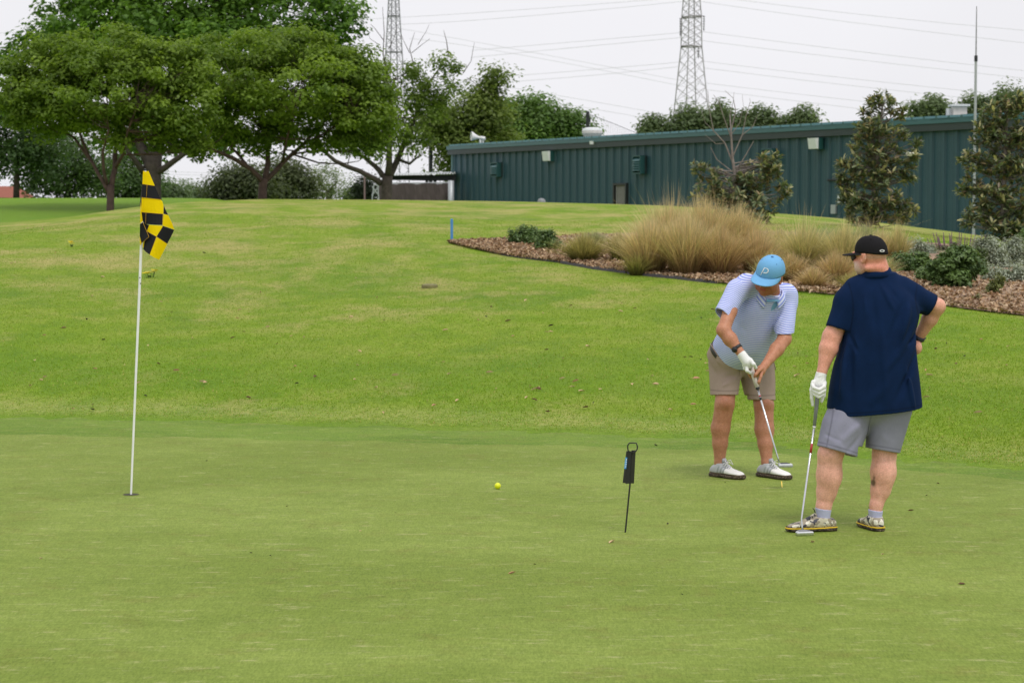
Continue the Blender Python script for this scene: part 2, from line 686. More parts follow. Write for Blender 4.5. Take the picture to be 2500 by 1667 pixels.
# each ribbed wall sheet between two ribs is its own piece
PANEL = 0.76
HT = EAVE_Z - BASE_Z
prof = [(0.0, 0.0), (0.05, 0.0), (0.10, -0.085), (0.19, -0.085), (0.24, 0.0), (0.38, 0.0), (0.40, -0.010), (0.43, -0.010), (0.45, 0.0),
        (0.57, 0.0), (0.59, -0.010), (0.62, -0.010), (0.64, 0.0), (0.759, 0.0)]
mb = MB()
vs_ = [(x, y, z) for z in (BASE_Z, EAVE_Z - 0.05) for x, y in prof]
k = len(prof)
mb.add(vs_, [(i, i + 1, k + i + 1, k + i) for i in range(k - 1)])
wp = part('wall_panel', mb, M['wall_green'], building)
wp.location = (0.22, 0, 0)
n_pan = int(WLEN / PANEL)
for i in range(1, n_pan):
    copy_part(wp, building, (0.22 + i * PANEL, 0, 0))
# inside core so that nothing shows through the sheets (other three walls)
mb = MB().box((WLEN / 2 + 0.2, 7.6, (BASE_Z + EAVE_Z) / 2 - 0.06), WLEN + 0.2, 15.0, HT - 0.16)
part('wall', mb, M['wall_green'], building)
mb = MB().box((0.10, -0.03, (BASE_Z + EAVE_Z) / 2), 0.24, 0.12, HT - 0.1)
part('corner_trim', mb, M['trim_green'], building)
# eave: painted fascia above, dark gutter below
mb = MB().box((WLEN / 2 + 0.1, -0.16, EAVE_Z + 0.08), WLEN + 0.7, 0.24, 0.17)
part('fascia', mb, M['roof_green'], building)
mb = MB().box((WLEN / 2 + 0.1, -0.13, EAVE_Z - 0.145), WLEN + 0.6, 0.20, 0.28)
part('gutter', mb, M['gutter_dark'], building)
# roof sheets with standing ribs, rising away from the eave
rp = [(0, 0), (0.32, 0), (0.36, 0.085), (0.44, 0.085), (0.48, 0), (0.759, 0)]
SL = 1 / 19.0
mb = MB()
vs_ = [(x, y, EAVE_Z + 0.20 + z + (y + 0.28) * SL) for y in (-0.28, 7.6) for x, z in rp]
k = len(rp)
mb.add(vs_, [(i, i + 1, k + i + 1, k + i) for i in range(k - 1)])
mb.add([(0, -0.28, EAVE_Z + 0.14)] + [(x, -0.28, EAVE_Z + 0.20 + z) for x, z in rp] + [(0.759, -0.28, EAVE_Z + 0.14)], [(0, 7, 6, 5, 4, 3, 2, 1)])
rpan = part('roof_panel', mb, M['roof_green'], building)
rpan.location = (-0.25, 0, 0)
for i in range(1, n_pan + 1):
    copy_part(rpan, building, (-0.25 + i * PANEL, 0, 0))
mb = MB()
mb.add([(x, y, EAVE_Z + 0.2 + z) for x in (-0.25, WLEN + 0.5) for y, z in ((7.6, 7.88 * SL), (15.4, 0.0))], [(0, 1, 3, 2)])
part('roof_slope', mb, M['roof_green'], building)


def on_wall(u, v0, v1, wpx):
    """local x, z range and width on the wall for an item seen at u, rows v0..v1 and wpx pixels wide"""
    s0, s1 = wall_s(u - wpx / 2), wall_s(u + wpx / 2)
    sm = (s0 + s1) / 2
    return sm, s1 - s0, wall_z(u, v1, sm), wall_z(u, v0, sm)


# louvred vents
for u, v0, v1, w in ((1224, 397, 432, 22), (1574, 380, 425, 26), (1893, 363, 408, 32)):
    s, wd, z0, z1 = on_wall(u, v0, v1, w)
    s, wd = s - wd * .12, wd * .76
    lv = part('louvre_vent', MB().box((0, 0.0, 0), wd, 0.10, z1 - z0), M['gutter_dark'], building)
    lv.location = (s, -0.10, (z0 + z1) / 2)
    mb = MB()
    hh, ww = z1 - z0, wd
    for bx, bz, sx, sz in ((0, hh / 2 - .03, ww, .06), (0, -hh / 2 + .03, ww, .06), (-ww / 2 + .03, 0, .06, hh - .12), (ww / 2 - .03, 0, .06, hh - .12)):
        mb.box((bx, -0.17, bz), sx, 0.26, sz)
    part('frame', mb, M['louver'], lv)
    ns = 5
    for q in range(ns):
        sl = part('slat', MB().box((0, 0, 0), wd - .12, 0.20, 0.03, Matrix.Rotation(math.radians(48), 3, 'X')), M['roof_green'], lv)
        sl.location = (0, -0.27, -hh / 2 + 0.16 + (hh - 0.30) * (q + 0.5) / ns)
# wall lights: dark back box with a white wedge-shaped lens
for u, v0, v1, w in ((1352, 369, 394, 22), (2007, 337, 365, 30)):
    s, wd, z0, z1 = on_wall(u, v0, v1, w)
    h = z1 - z0
    lt = part('wall_light', MB().box((0, 0, 0), wd * 0.70, 0.24, h), M['trim_green'], building)
    lt.location = (s - 0.12 * wd, -0.21, (z0 + z1) / 2)
    mb = MB()
    w2 = wd * 0.35
    mb.add([(-w2, -.122, -h / 2 + .01), (w2, -.122, -h / 2 + .01), (w2, -.122, h / 2 - .01), (-w2, -.122, h / 2 - .01),
            (-w2 * .94, -.20, -h * .46), (w2 * .94, -.20, -h * .46), (w2 * .94, -.26, h * .47), (-w2 * .94, -.26, h * .47)],
           [(0, 4, 7, 3), (1, 2, 6, 5), (4, 5, 6, 7), (3, 7, 6, 2), (0, 1, 5, 4)])
    part('lens', mb, M['white'], lt)
    for gx_ in (-0.33, 0.0, 0.33):
        part('lens_rib', MB().tube([(wd * .7 * gx_, -.203, -h * .45), (wd * .7 * gx_, -.263, h * .46)], 0.010, 5), M['white_metal'], lt)
# door whose foot is hidden by the crest
s, wd, z0, z1 = on_wall(1521, 450, 500, 32)
dr = part('door', MB().box((0, 0, 0), wd - .2, 0.08, z1 - BASE_Z - 0.05), M['door_tan'], building)
dr.location = (s, -0.05, (z1 + BASE_Z) / 2)
hh = z1 - BASE_Z
mb = MB()
mb.box((-(wd - .1) / 2, -0.05, 0.03), .12, .22, hh + .06)
mb.box(((wd - .1) / 2, -0.05, 0.03), .12, .22, hh + .06)
mb.box((0, -0.05, hh / 2), wd - .22, .22, .1)
part('frame', mb, M['frame_dark'], dr)
for q in range(6):
    b_ = part('bar', MB().tube([(0, 0, -hh / 2 + .1), (0, 0, hh / 2 - .1)], 0.018, 5), M['grey_metal'], dr)
    b_.location = (-(wd - .5) / 2 + (wd - .5) * q / 5, -0.08, 0)
part('latch_plate', MB().box((wd * .22, -0.075, 0.1), .12, .05, .35), M['wall_green'], dr)
# small white meter box, notice and conduit by the middle magnolia
s, wd, z0, z1 = on_wall(2060, 478, 495, 20)
part('notice', MB().box((s, -.07, (z0 + z1) / 2), wd, .04, z1 - z0), M['white_metal'], building)
s, wd, z0, z1 = on_wall(2041, 500, 522, 7)
part('meter_box', MB().box((s, -.09, (z0 + z1) / 2), .32, .09, z1 - z0), M['grey_metal'], building)
s, wd, z0, z1 = on_wall(2049, 436, 440, 26)
part('conduit', MB().tube([(s - .7, -.08, z0), (s + .7, -.08, z0)], .045, 6), M['dark'], building)
s, wd, z0, z1 = on_wall(1457, 346, 352, 9)
part('eave_lamp', MB().box((s, -.27, (z0 + z1) / 2), .28, .14, .16), M['white'], building)
# grey dome of a ground vent that just shows over the crest
dv = G(1322, 497)
mb = MB()
pt = P(1322, 489, 63.5)
for q in range(5):
    pass
rr = [0.0, .05, .085, .10, .10]
ring = []
prf = [(0.02, 0.11), (0.08, 0.09), (0.115, 0.05), (0.125, 0.0), (0.125, -0.6)]
for r_, z_ in prf:
    ring.append([(r_ * math.cos(2 * math.pi * j / 12), r_ * math.sin(2 * math.pi * j / 12), z_) for j in range(12)])
vs_ = sum(ring, [])
mb.add(vs_, [(i * 12 + j, (i + 1) * 12 + j, (i + 1) * 12 + (j + 1) % 12, i * 12 + (j + 1) % 12) for i in range(4) for j in range(12)] + [tuple(range(12))])
o = part('ground_vent', mb, simple('vent_grey', (.22, .23, .25, 1), .6), None, True)
o.location = pt + Vector((0, 0, -0.05))
tag(o, 'small grey domed vent just showing over the grassy crest before the green wall', 'vent')

# ---- things on the roof
def roof_z(yl):
    return EAVE_Z + 0.2 + (yl + 0.28) * SL


def wall_point(s, yl, z):
    return WM @ Vector((s, yl, z))


# horn loudspeaker at the left end of the roof
s = wall_s(1150)
hs = empty('horn_loudspeaker', wall_point(s, 0.5, roof_z(0.5)), 'white horn loudspeaker on a short mast at the roof corner', 'loudspeaker')
sc = 122 / FPX
part('mast', MB().tube([(0.1, 0, 0), (0.1, 0, 17 * sc)], 0.09, 8), M['white'], hs)
part('mast_brace', MB().tube([(0.32, 0, 0), (0.32, 0, 15 * sc)], 0.06, 8), M['white'], hs)
mb = MB()
axis = [(-0.62, .36), (-0.50, .335), (-0.30, .22), (-0.10, .13), (0.12, .09), (0.15, .15), (0.46, .15), (0.50, .08)]
vs_, fs = [], []
n = 16
for i, (x, r) in enumerate(axis):
    for j in range(n):
        a = 2 * math.pi * j / n
        vs_.append((x, r * math.cos(a), 24 * sc + r * math.sin(a) - 0.18 * (x + .1)))
fs = [(i * n + j, i * n + (j + 1) % n, (i + 1) * n + (j + 1) % n, (i + 1) * n + j) for i in range(len(axis) - 1) for j in range(n)]
fs.append(tuple(range((len(axis) - 1) * n, len(axis) * n)))
mb.add(vs_, fs)
hr = part('horn', mb, M['white'], hs, True)
part('throat', MB().tube([(-0.58, 0, 24 * sc + .09), (-0.2, 0, 24 * sc + .02)], [.03, .10], 10), M['cream_metal'], hr)
hs.rotation_euler = (0, 0, math.radians(14))
hs.scale = (.72, .72, .72)


def roof_fan(u, v_top, v_bot, wpx, yl, label):
    s = wall_s(u) + yl * 0.3
    p = P(u, v_bot, WL.y + WD.y * wall_s(u) + 2.5)
    sc = p.y / FPX
    o = empty('roof_fan', (p.x, p.y, p.z - 0.25), label, 'roof vent')
    R = wpx / 2 * sc
    hgt = (v_bot - v_top) * sc + 0.25
    prf = [(R * .78, 0.0), (R * .80, hgt * .35), (R * .82, hgt * .4), (R * 1.0, hgt * .62), (R * 1.0, hgt * .80), (R * .92, hgt * .93), (R * .55, hgt * 1.0), (0.02, hgt * 1.01)]
    n = 20
    def lathe(sub):
        m = MB()
        m.add([(r * math.cos(2 * math.pi * j / n), r * math.sin(2 * math.pi * j / n), z) for r, z in sub for j in range(n)],
              [(i * n + j, i * n + (j + 1) % n, (i + 1) * n + (j + 1) % n, (i + 1) * n + j) for i in range(len(sub) - 1) for j in range(n)])
        return m
    part('base_curb', lathe(prf[:3]), M['white_metal'], o)
    part('hood', lathe(prf[2:5]), M['cream_metal'], o)
    part('cap', lathe(prf[4:]), M['white_metal'], o)


roof_fan(1446, 312, 337, 50, 2.0, 'round cream roof fan with flared hood beside the dark net pole')
# boxy vent on the right roof
p = P(2341, 285, 86.0)
rv = empty('roof_box_vent', (p.x, p.y, p.z - 0.3), 'pale boxy vent on the roof just left of the tall antenna', 'roof vent')
part('box', MB().box((0, 0, .35), .55, .5, .7), M['cream_metal'], rv)
part('cap', MB().box((0, 0, .74), .75, .7, .08), M['white_metal'], rv)
part('duct', MB().tube([(-.42, 0, 0), (-.42, 0, .62)], .1, 8), M['white_metal'], rv)

# ---- lean-to canopy with shade-cloth fence left of the building
YC = 121.0
def CP(u, v, Y=YC):
    return P(u, v, Y)
cn = empty('lean_to_canopy', CP(1020, 470), 'low lean-to canopy with pale corrugated edge at the end of the green building', 'canopy')
cl = cn.location
a0, a1 = CP(930, 428), CP(1112, 423)
mb = MB()
dirx = (a1 - a0).normalized()
segs = 26
for q in range(segs):
    pass
def cloc(p):
    return Vector(p) - cl
# corrugated sheets
shw = (a1 - a0).length / 26
m0 = MB()
pr = [(0, 0), (.45 * shw, 0), (.55 * shw, .07), (.80 * shw, .07), (.9 * shw, 0), (.995 * shw, 0)]
k = len(pr)
m0.add([(x, y, z + y * 0.02) for y in (-0.6, 5.0) for x, z in pr], [(i, i + 1, k + i + 1, k + i) for i in range(k - 1)])
m0.add([(x, -0.6, z - 0.012 + zz) for zz in (0.0, -0.05) for x, z in pr], [(k + i, k + i + 1, i + 1, i) for i in range(k - 1)])
sh = None
ang = math.atan2(a1.z - a0.z, a1.x - a0.x)
for q in range(26):
    pnt = cloc(a0 + (a1 - a0) * (q / 26))
    if sh is None:
        sh = part('roof_sheet', m0, M['white_metal'], cn)
        sh.location = pnt
        sh.rotation_euler = (0, -ang, 0)
    else:
        c_ = copy_part(sh, cn, pnt)
b0, b1 = CP(932, 434), CP(1112, 433)
mb = MB()
mb.add([cloc(p) for p in (CP(945, 437), CP(1112, 428), CP(1112, 442), CP(1010, 441))] , [(0, 3, 2, 1)])
mb.add([cloc(p) + Vector((0, .12, 0)) for p in (CP(945, 437), CP(1112, 428), CP(1112, 442), CP(1010, 441))], [(0, 1, 2, 3)])
part('fascia_beam', mb, M['dark'], cn)
part('purlin', MB().box(cloc(CP(1030, 434, YC + 4)), 4.0, .15, .3), M['dark'], cn)
for u in (1042, 1062):
    part('post', MB().tube([cloc(CP(u, 432, YC + .6)), cloc(CP(u, 432, YC + .6)) - Vector((0, 0, 3.5))], .09, 6), M['dark'], cn)

fn = empty('shade_cloth_fence', CP(1015, 490), 'dark grey shade cloth fence under the lean-to canopy', 'fence')
fl = fn.location
p0, p1 = CP(925, 449, 119.5), CP(1108, 448, 119.5)
mb = MB()
nn = 24
vs_ = []
for zz in range(5):
    for q in range(nn + 1):
        p = p0 + (p1 - p0) * q / nn
        vs_.append((p.x - fl.x, p.y - fl.y + .05 * math.sin(q * 1.7 + zz), p.z - fl.z - zz * .62 + .03 * math.sin(q * .9)))
mb.add(vs_, [(z * (nn + 1) + q, (z + 1) * (nn + 1) + q, (z + 1) * (nn + 1) + q + 1, z * (nn + 1) + q + 1) for z in range(4) for q in range(nn)])
part('cloth', mb, M['screen'], fn)
for u in (926, 985, 1045):
    p = CP(u, 446, 119.7)
    part('post', MB().tube([Vector(p) - fl, Vector(p) - fl - Vector((0, 0, 3.0))], .05, 6), M['grey_metal'], fn)
part('top_rail', MB().tube([Vector(p0) - fl + Vector((0, .15, .03)), Vector(p1) - fl + Vector((0, .15, .03))], .04, 6), M['grey_metal'], fn)
p = CP(1101, 441, 119.0)
gp = mesh_obj('fence_post', *(lambda m: (m.v, m.f))(MB().tube([p, p - Vector((0, 0, 3.2))], .17, 10)), M['grey_metal'], smooth=True)
tag(gp, 'thick pale steel post at the corner of the green building', 'post')
# lattice stub and pipe left of the cloth
tr = empty('steel_trestle', CP(917, 490), 'small pale steel trestle beside the shade cloth fence', 'trestle')
tl = tr.location
for ua, va, ub, vb in ((913, 450, 908, 492), (922, 450, 925, 492), (908, 478, 925, 455), (908, 455, 925, 478), (912, 452, 923, 452)):
    part('bar', MB().tube([Vector(CP(ua, va, 118)) - tl, Vector(CP(ub, vb, 118)) - tl], .035, 5), M['grey_metal'], tr)
p = CP(890, 428, 118)
tag(mesh_obj('steel_post', *(lambda m: (m.v, m.f))(MB().tube([p, p - Vector((0, 0, 3))], .05, 6)), simple('pinkish_post', rgb(150, 126, 126, .7), .7)), 'thin pinkish post under the sprawling oak limb', 'post')

# ================================================================== poles, net, antenna, pylons, wires
for u, v0, v1, Y, r, lab in ((1051, 262, 500, 135, .13, 'tall dark net pole seen through the sparse oak'),
                            (1435, 275, 420, 150, .14, 'dark net pole behind the cream roof fan')):
    p = P(u, v0, Y)
    zb = ground_z(p.x, Y)
    m_ = MB().tube([(0, 0, 0), (0, 0, p.z - zb)], [r, r * .9], 10)
    np_ = empty('net_pole', (p.x, Y, zb), lab, 'pole')
    part('shaft', m_, M['dark'], np_)
    part('cap', MB().tube([(0, 0, p.z - zb), (0, 0, p.z - zb + .08)], [r * 1.15, r * .6], 10), M['dark'], np_)
    part('cleat', MB().box((r, 0, (p.z - zb) * .93), .12, .06, .3), M['dark'], np_)
nt = empty('range_net', P(1500, 330, 150), 'faint dark netting sloping down from the pole behind the roof fan', 'net')
nl = nt.location
M['net'] = simple('net_cord', (0.16, 0.16, 0.18, 1), 0.8)
apex, far_, low = P(1436, 278, 150), P(1600, 344, 150), P(1436, 345, 150)
part('head_rope', MB().tube([apex - nl, P(1500, 303, 150) - nl, far_ - nl], .018, 4), M['net'], nt)
part('guy_rope', MB().tube([apex - nl, P(1462, 318, 149) - nl], .018, 4), M['net'], nt)
mb = MB()
for i in range(1, 30):
    t = i / 30
    a = apex + (far_ - apex) * t
    mb.tube([a - nl, Vector((a.x, a.y, low.z)) - nl], .004, 3, False)
for i in range(1, 14):
    t = i / 14
    a = apex + (low - apex) * t
    b = apex + (far_ - apex) * t
    b = Vector((b.x, b.y, a.z))
    mb.tube([a - nl, b - nl], .004, 3, False)
part('mesh', mb, M['net'], nt)
pn = [P(1405, 284, 150), P(1436, 278, 150)]
# tall thin antenna mast
pa = P(2381, 268, 74)
ga = P(2376, 545, 74)
zb = ground_z(pa.x, 74)
an = empty('antenna_mast', (pa.x, 74, zb), 'tall thin antenna mast standing before the right end of the green building', 'antenna')
zt = P(2381, 140, 74).z - zb
part('lower_mast', MB().tube([(0, 0, 0), (0, 0, zt)], [.055, .045], 10), M['grey_metal'], an)
part('whip', MB().tube([(0, 0, zt - .02), (.0, 0, P(2383, 16, 74).z - zb)], [.026, .014], 8), simple('whip_paint', (0.23, 0.23, 0.25, 1), .4), an)
part('collar', MB().tube([(0, 0, zt - .15), (0, 0, zt + .05)], .06, 10), M['dark'], an)
for zz in (3.1, 4.2):
    part('standoff', MB().tube([(0, 0, zz), (0.1, .5, zz)], .02, 5), M['grey_metal'], an)

M['pylon_dark'] = simple('weathered_steel_dark', (0.17, 0.17, 0.19, 1), 0.5, metal=0.2)
M['pylon_pale'] = simple('weathered_steel_pale', (0.30, 0.28, 0.30, 1), 0.5, metal=0.2)
M['insul'] = simple('insulator_porcelain', (0.06, 0.055, 0.06, 1), 0.35)


def pylon(name, u_base, Y, prof, rot, mat, label, bar, brace, nseg_list, insul_at):
    """prof: list of (v, half width in px)"""
    sc = Y / FPX
    base = P(u_base, 500, Y)
    zb = ground_z(base.x, Y)
    o = empty(name, (base.x, Y, zb), label, 'pylon')
    o.rotation_euler = (0, 0, rot)
    lv = [(P(u_base, v, Y).z - zb, w * sc) for v, w in prof]
    for sx in (-1, 1):
        for sy in (-1, 1):
            part('leg', MB().tube([(sx * w, sy * w, z) for z, w in lv], bar, 4), mat, o)
    for i in range(len(lv) - 1):
        (z0, w0), (z1, w1) = lv[i], lv[i + 1]
        n = nseg_list[i]
        for q in range(n):
            ta, tb = q / n, (q + 1) / n
            za, zb_ = z0 + (z1 - z0) * ta, z0 + (z1 - z0) * tb
            wa, wb = w0 + (w1 - w0) * ta, w0 + (w1 - w0) * tb
            for f in range(4):
                c, s_ = math.cos(f * math.pi / 2), math.sin(f * math.pi / 2)
                def tr_(x, y, z):
                    return (x * c - y * s_, x * s_ + y * c, z)
                part('brace', MB().tube([tr_(-wa, -wa, za), tr_(wb, -wb, zb_)], brace, 4, False), mat, o)
                part('brace', MB().tube([tr_(wa, -wa, za), tr_(-wb, -wb, zb_)], brace * .55, 4, False), mat, o)
        if i > 0:
            for f in range(4):
                c, s_ = math.cos(f * math.pi / 2), math.sin(f * math.pi / 2)
                part('ring_beam', MB().tube([(-w0 * c + w0 * s_, -w0 * s_ - w0 * c, z0), (w0 * c + w0 * s_, w0 * s_ - w0 * c, z0)], brace * 1.5, 4), mat, o)
    for (v, side, ln, w) in insul_at:
        z = P(u_base, v, Y).z - zb
        armd = Vector((math.cos(-rot), math.sin(-rot), 0)) * side
        tip = armd * w * sc
        part('cross_arm', MB().tube([(0, 0, z + .1), tuple(tip + Vector((0, 0, z)))], bar * .9, 4), mat, o)
        m_ = MB()
        for q in range(int(ln * sc / .35)):
            m_.tube([tip + Vector((0, 0, z - q * .35)), tip + Vector((0, 0, z - q * .35 - .16))], [.17, .05], 6)
            m_.tube([tip + Vector((0, 0, z - q * .35 - .15)), tip + Vector((0, 0, z - q * .35 - .36))], [.05, .05], 4)
        part('insulator', m_, M['insul'], o)
    return o


pylon('lattice_pylon', 1686, 300, [(560, 52), (280, 31), (115, 18.5), (42, 17.5), (-60, 11)], math.radians(24), M['pylon_pale'],
      'tall pale lattice power pylon rising behind the middle of the green roof', .085, .045, [6, 5, 4, 5],
      [(40, 1, 38, 30), (46, -1, 44, 27), (113, 1, 32, 17), (113, -1, 10, 24)])
pylon('lattice_pylon', 963, 330, [(560, 31), (320, 23), (128, 15), (40, 11), (-60, 7)], math.radians(28), M['pylon_dark'],
      'dark lattice power pylon rising out of the sparse oak', .085, .045, [5, 6, 5, 6], [])

M['wire'] = simple('power_cable', (0.48, 0.48, 0.51, 1), 0.5, metal=0.3)
wires = [
    ('high pair of faint wires climbing rightward from the dark pylon', [((868, 49), (1250, 26), (1690, -8)), ((975, 60), (1250, 43), (1690, 2))], 330),
    ('pair of faint wires falling rightward from the dark pylon over the roof', [((978, 71), (1236, 117), (1720, 208)), ((1000, 95), (1250, 131), (1720, 222))], 330),
    ('middle pair of faint wires climbing rightward to the pale pylon', [((1150, 124), (1400, 103), (1668, 80)), ((1150, 141), (1400, 117), (1668, 92))], 300),
    ('lower pair of faint wires climbing rightward to the pale pylon', [((1230, 187), (1440, 171), (1662, 152)), ((1230, 201), (1440, 185), (1660, 163))], 300),
    ('lowest pair of faint wires falling rightward toward the net pole', [((1225, 211), (1440, 247), (1640, 283)), ((1225, 229), (1440, 265), (1640, 300))], 300),
    ('topmost pair of faint wires falling rightward from the pale pylon', [((1714, 5), (2100, 58), (2560, 112)), ((1714, -12), (2100, 36), (2560, 80))], 300),
    ('second pair of faint wires falling rightward from the pale pylon', [((1714, 78), (2100, 127), (2560, 180)), ((1714, 100), (2100, 147), (2560, 198))], 300),
    ('third pair of faint wires falling rightward from the pale pylon', [((1716, 150), (2100, 195), (2560, 242)), ((1716, 166), (2100, 212), (2560, 260))], 300),
    ('lowest pair of faint wires falling rightward over the green roof', [((1722, 203), (2000, 236), (2300, 268)), ((1722, 219), (2000, 254), (2300, 290))], 300),
    ('faint wires low between the umbrella trees on the left', [((380, 418), (700, 428), (1000, 432)), ((380, 425), (700, 434), (1000, 440))], 330),
    ('faint wire at the upper left edge of the sky', [((-60, 84), (30, 80), (120, 74))], 330),
]
for lab, prs, Y in wires:
    for three in prs:
        pts = []
        for q in range(13):
            t = q / 12
            (x0, y0), (x1, y1), (x2, y2) = three
            u_ = (1 - t) * ((1 - t) * x0 + t * (2 * x1 - (x0 + x2) / 2)) + t * ((1 - t) * (2 * x1 - (x0 + x2) / 2) + t * x2)
            v_ = (1 - t) * ((1 - t) * y0 + t * (2 * y1 - (y0 + y2) / 2)) + t * ((1 - t) * (2 * y1 - (y0 + y2) / 2) + t * y2)
            pts.append(P(u_, v_, Y))
        m_ = MB().tube(pts, .022, 4, False)
        o = mesh_obj('power_line', m_.v, m_.f, M['wire'])
        which = 'upper' if three is prs[0] else 'lower'
        tag(o, lab if len(prs) == 1 else lab.replace('pair of faint wires', 'faint wire pair').replace('faint wires', 'faint wire pair') + ', its ' + which + ' wire', 'power line', 'power lines across the sky')

# ================================================================== trees
M['bark'] = simple('bark', (0.075, 0.058, 0.05, 1), 0.9, var=0.35, scale=7, bump=0.6)
M['bark_red'] = simple('bark_reddish', (0.10, 0.062, 0.055, 1), 0.9, var=0.3, scale=7, bump=0.6)
M['bark_pale'] = simple('bark_pale', (0.20, 0.17, 0.155, 1), 0.85, var=0.25, scale=9, bump=0.4)
M['leaf'] = leaf_mat('tree_leaf', 0.48, 0.5, 0.3)


def leaf_quads(C, Nrm, L, W, fold=0.25, rng=RNG):
    """rhombic leaves at centres C facing roughly along Nrm; returns verts and tri faces (two triangles per leaf)"""
    n = len(C)
    r = rng.normal(size=(n, 3))
    t = np.cross(Nrm, r)
    t /= np.linalg.norm(t, axis=1)[:, None] + 1e-9
    b = np.cross(Nrm, t)
    L = L[:, None]
    W = W[:, None]
    p0 = C - t * L * .5
    p2 = C + t * L * .5 - Nrm * L * fold * .5
    p1 = C + b * W * .5 + Nrm * W * fold * .4
    p3 = C - b * W * .5 + Nrm * W * fold * .4
    V = np.stack([p0, p1, p2, p3], 1).reshape(-1, 3)
    F = np.arange(4 * n).reshape(n, 4)
    return V, F


def crown_leaves(lobes, Y, n_clump, per, leaf, c_dark, c_light, flat=0.55, clump_r=0.45, shell=0.55, down=0.85, rng=RNG, var=0.25, seedlift=0.0):
    """lobes: (u, v, ru, rv, dy, depth factor). Leaves sit in clumps spread mostly near each lobe's surface, so gaps stay open"""
    sc = Y / FPX
    vol = np.array([l[2] * l[3] for l in lobes], float)
    vol = vol / vol.sum()
    Cs, Ns, Cl = [], [], []
    centres = []
    for l, w in zip(lobes, vol):
        u, v, ru, rv = l[:4]
        dy = l[4] if len(l) > 4 else 0.0
        df = l[5] if len(l) > 5 else 1.0
        c = np.array(P(u, v, Y + dy))
        R = np.array([ru * sc, ru * sc * df, rv * sc])
        k = max(3, int(n_clump * w))
        d = rng.normal(size=(k, 3))
        d /= np.linalg.norm(d, axis=1)[:, None]
        d[:, 2] = np.where(d[:, 2] < -0.2, d[:, 2] * down, d[:, 2])
        rad = shell + (1 - shell) * rng.random(k) ** 0.6
        rad = np.where(rng.random(k) < 0.12, rad * 1.12, rad)
        cc = c + d * rad[:, None] * R
        centres.append(cc)
    centres = np.concatenate(centres)
    k = len(centres)
    cr = clump_r * (0.6 + 0.8 * rng.random(k))
    tone = rng.random(k)
    cnt = rng.poisson(per, k)
    idx = np.repeat(np.arange(k), cnt)
    n = len(idx)
    d = rng.normal(size=(n, 3))
    d /= np.linalg.norm(d, axis=1)[:, None]
    rr = rng.random(n) ** 0.45
    C = centres[idx] + d * (rr * cr[idx])[:, None] * np.array([1, 1, flat])
    N = d * 0.7 + np.array([0, 0, 0.8]) + rng.normal(size=(n, 3)) * 0.35
    N /= np.linalg.norm(N, axis=1)[:, None]
    L = leaf * (0.7 + 0.6 * rng.random(n))
    W = L * (0.5 + 0.2 * rng.random(n))
    V, F = leaf_quads(C, N, L, W, rng=rng)
    t = np.clip(0.65 * tone[idx] + 0.35 * rng.random(n) , 0, 1)[:, None]
    col = np.array(c_dark) * (1 - t) + np.array(c_light) * t
    col = col * (1 - var / 2 + var * rng.random(n))[:, None]
    return V, F, np.repeat(col, 4, 0), centres


def limb_pts(p0, p1, bend, n=5, rng=RNG):
    p0, p1 = np.array(p0), np.array(p1)
    out = []
    L = np.linalg.norm(p1 - p0)
    off = rng.normal(size=3) * bend * L
    for i in range(n + 1):
        t = i / n
        q = p0 + (p1 - p0) * t + off * math.sin(math.pi * t) + rng.normal(size=3) * 0.02 * L * (0 < i < n)
        q[2] -= 0.10 * L * t * (1 - t) * 1.2
        out.append(tuple(q))
    return out


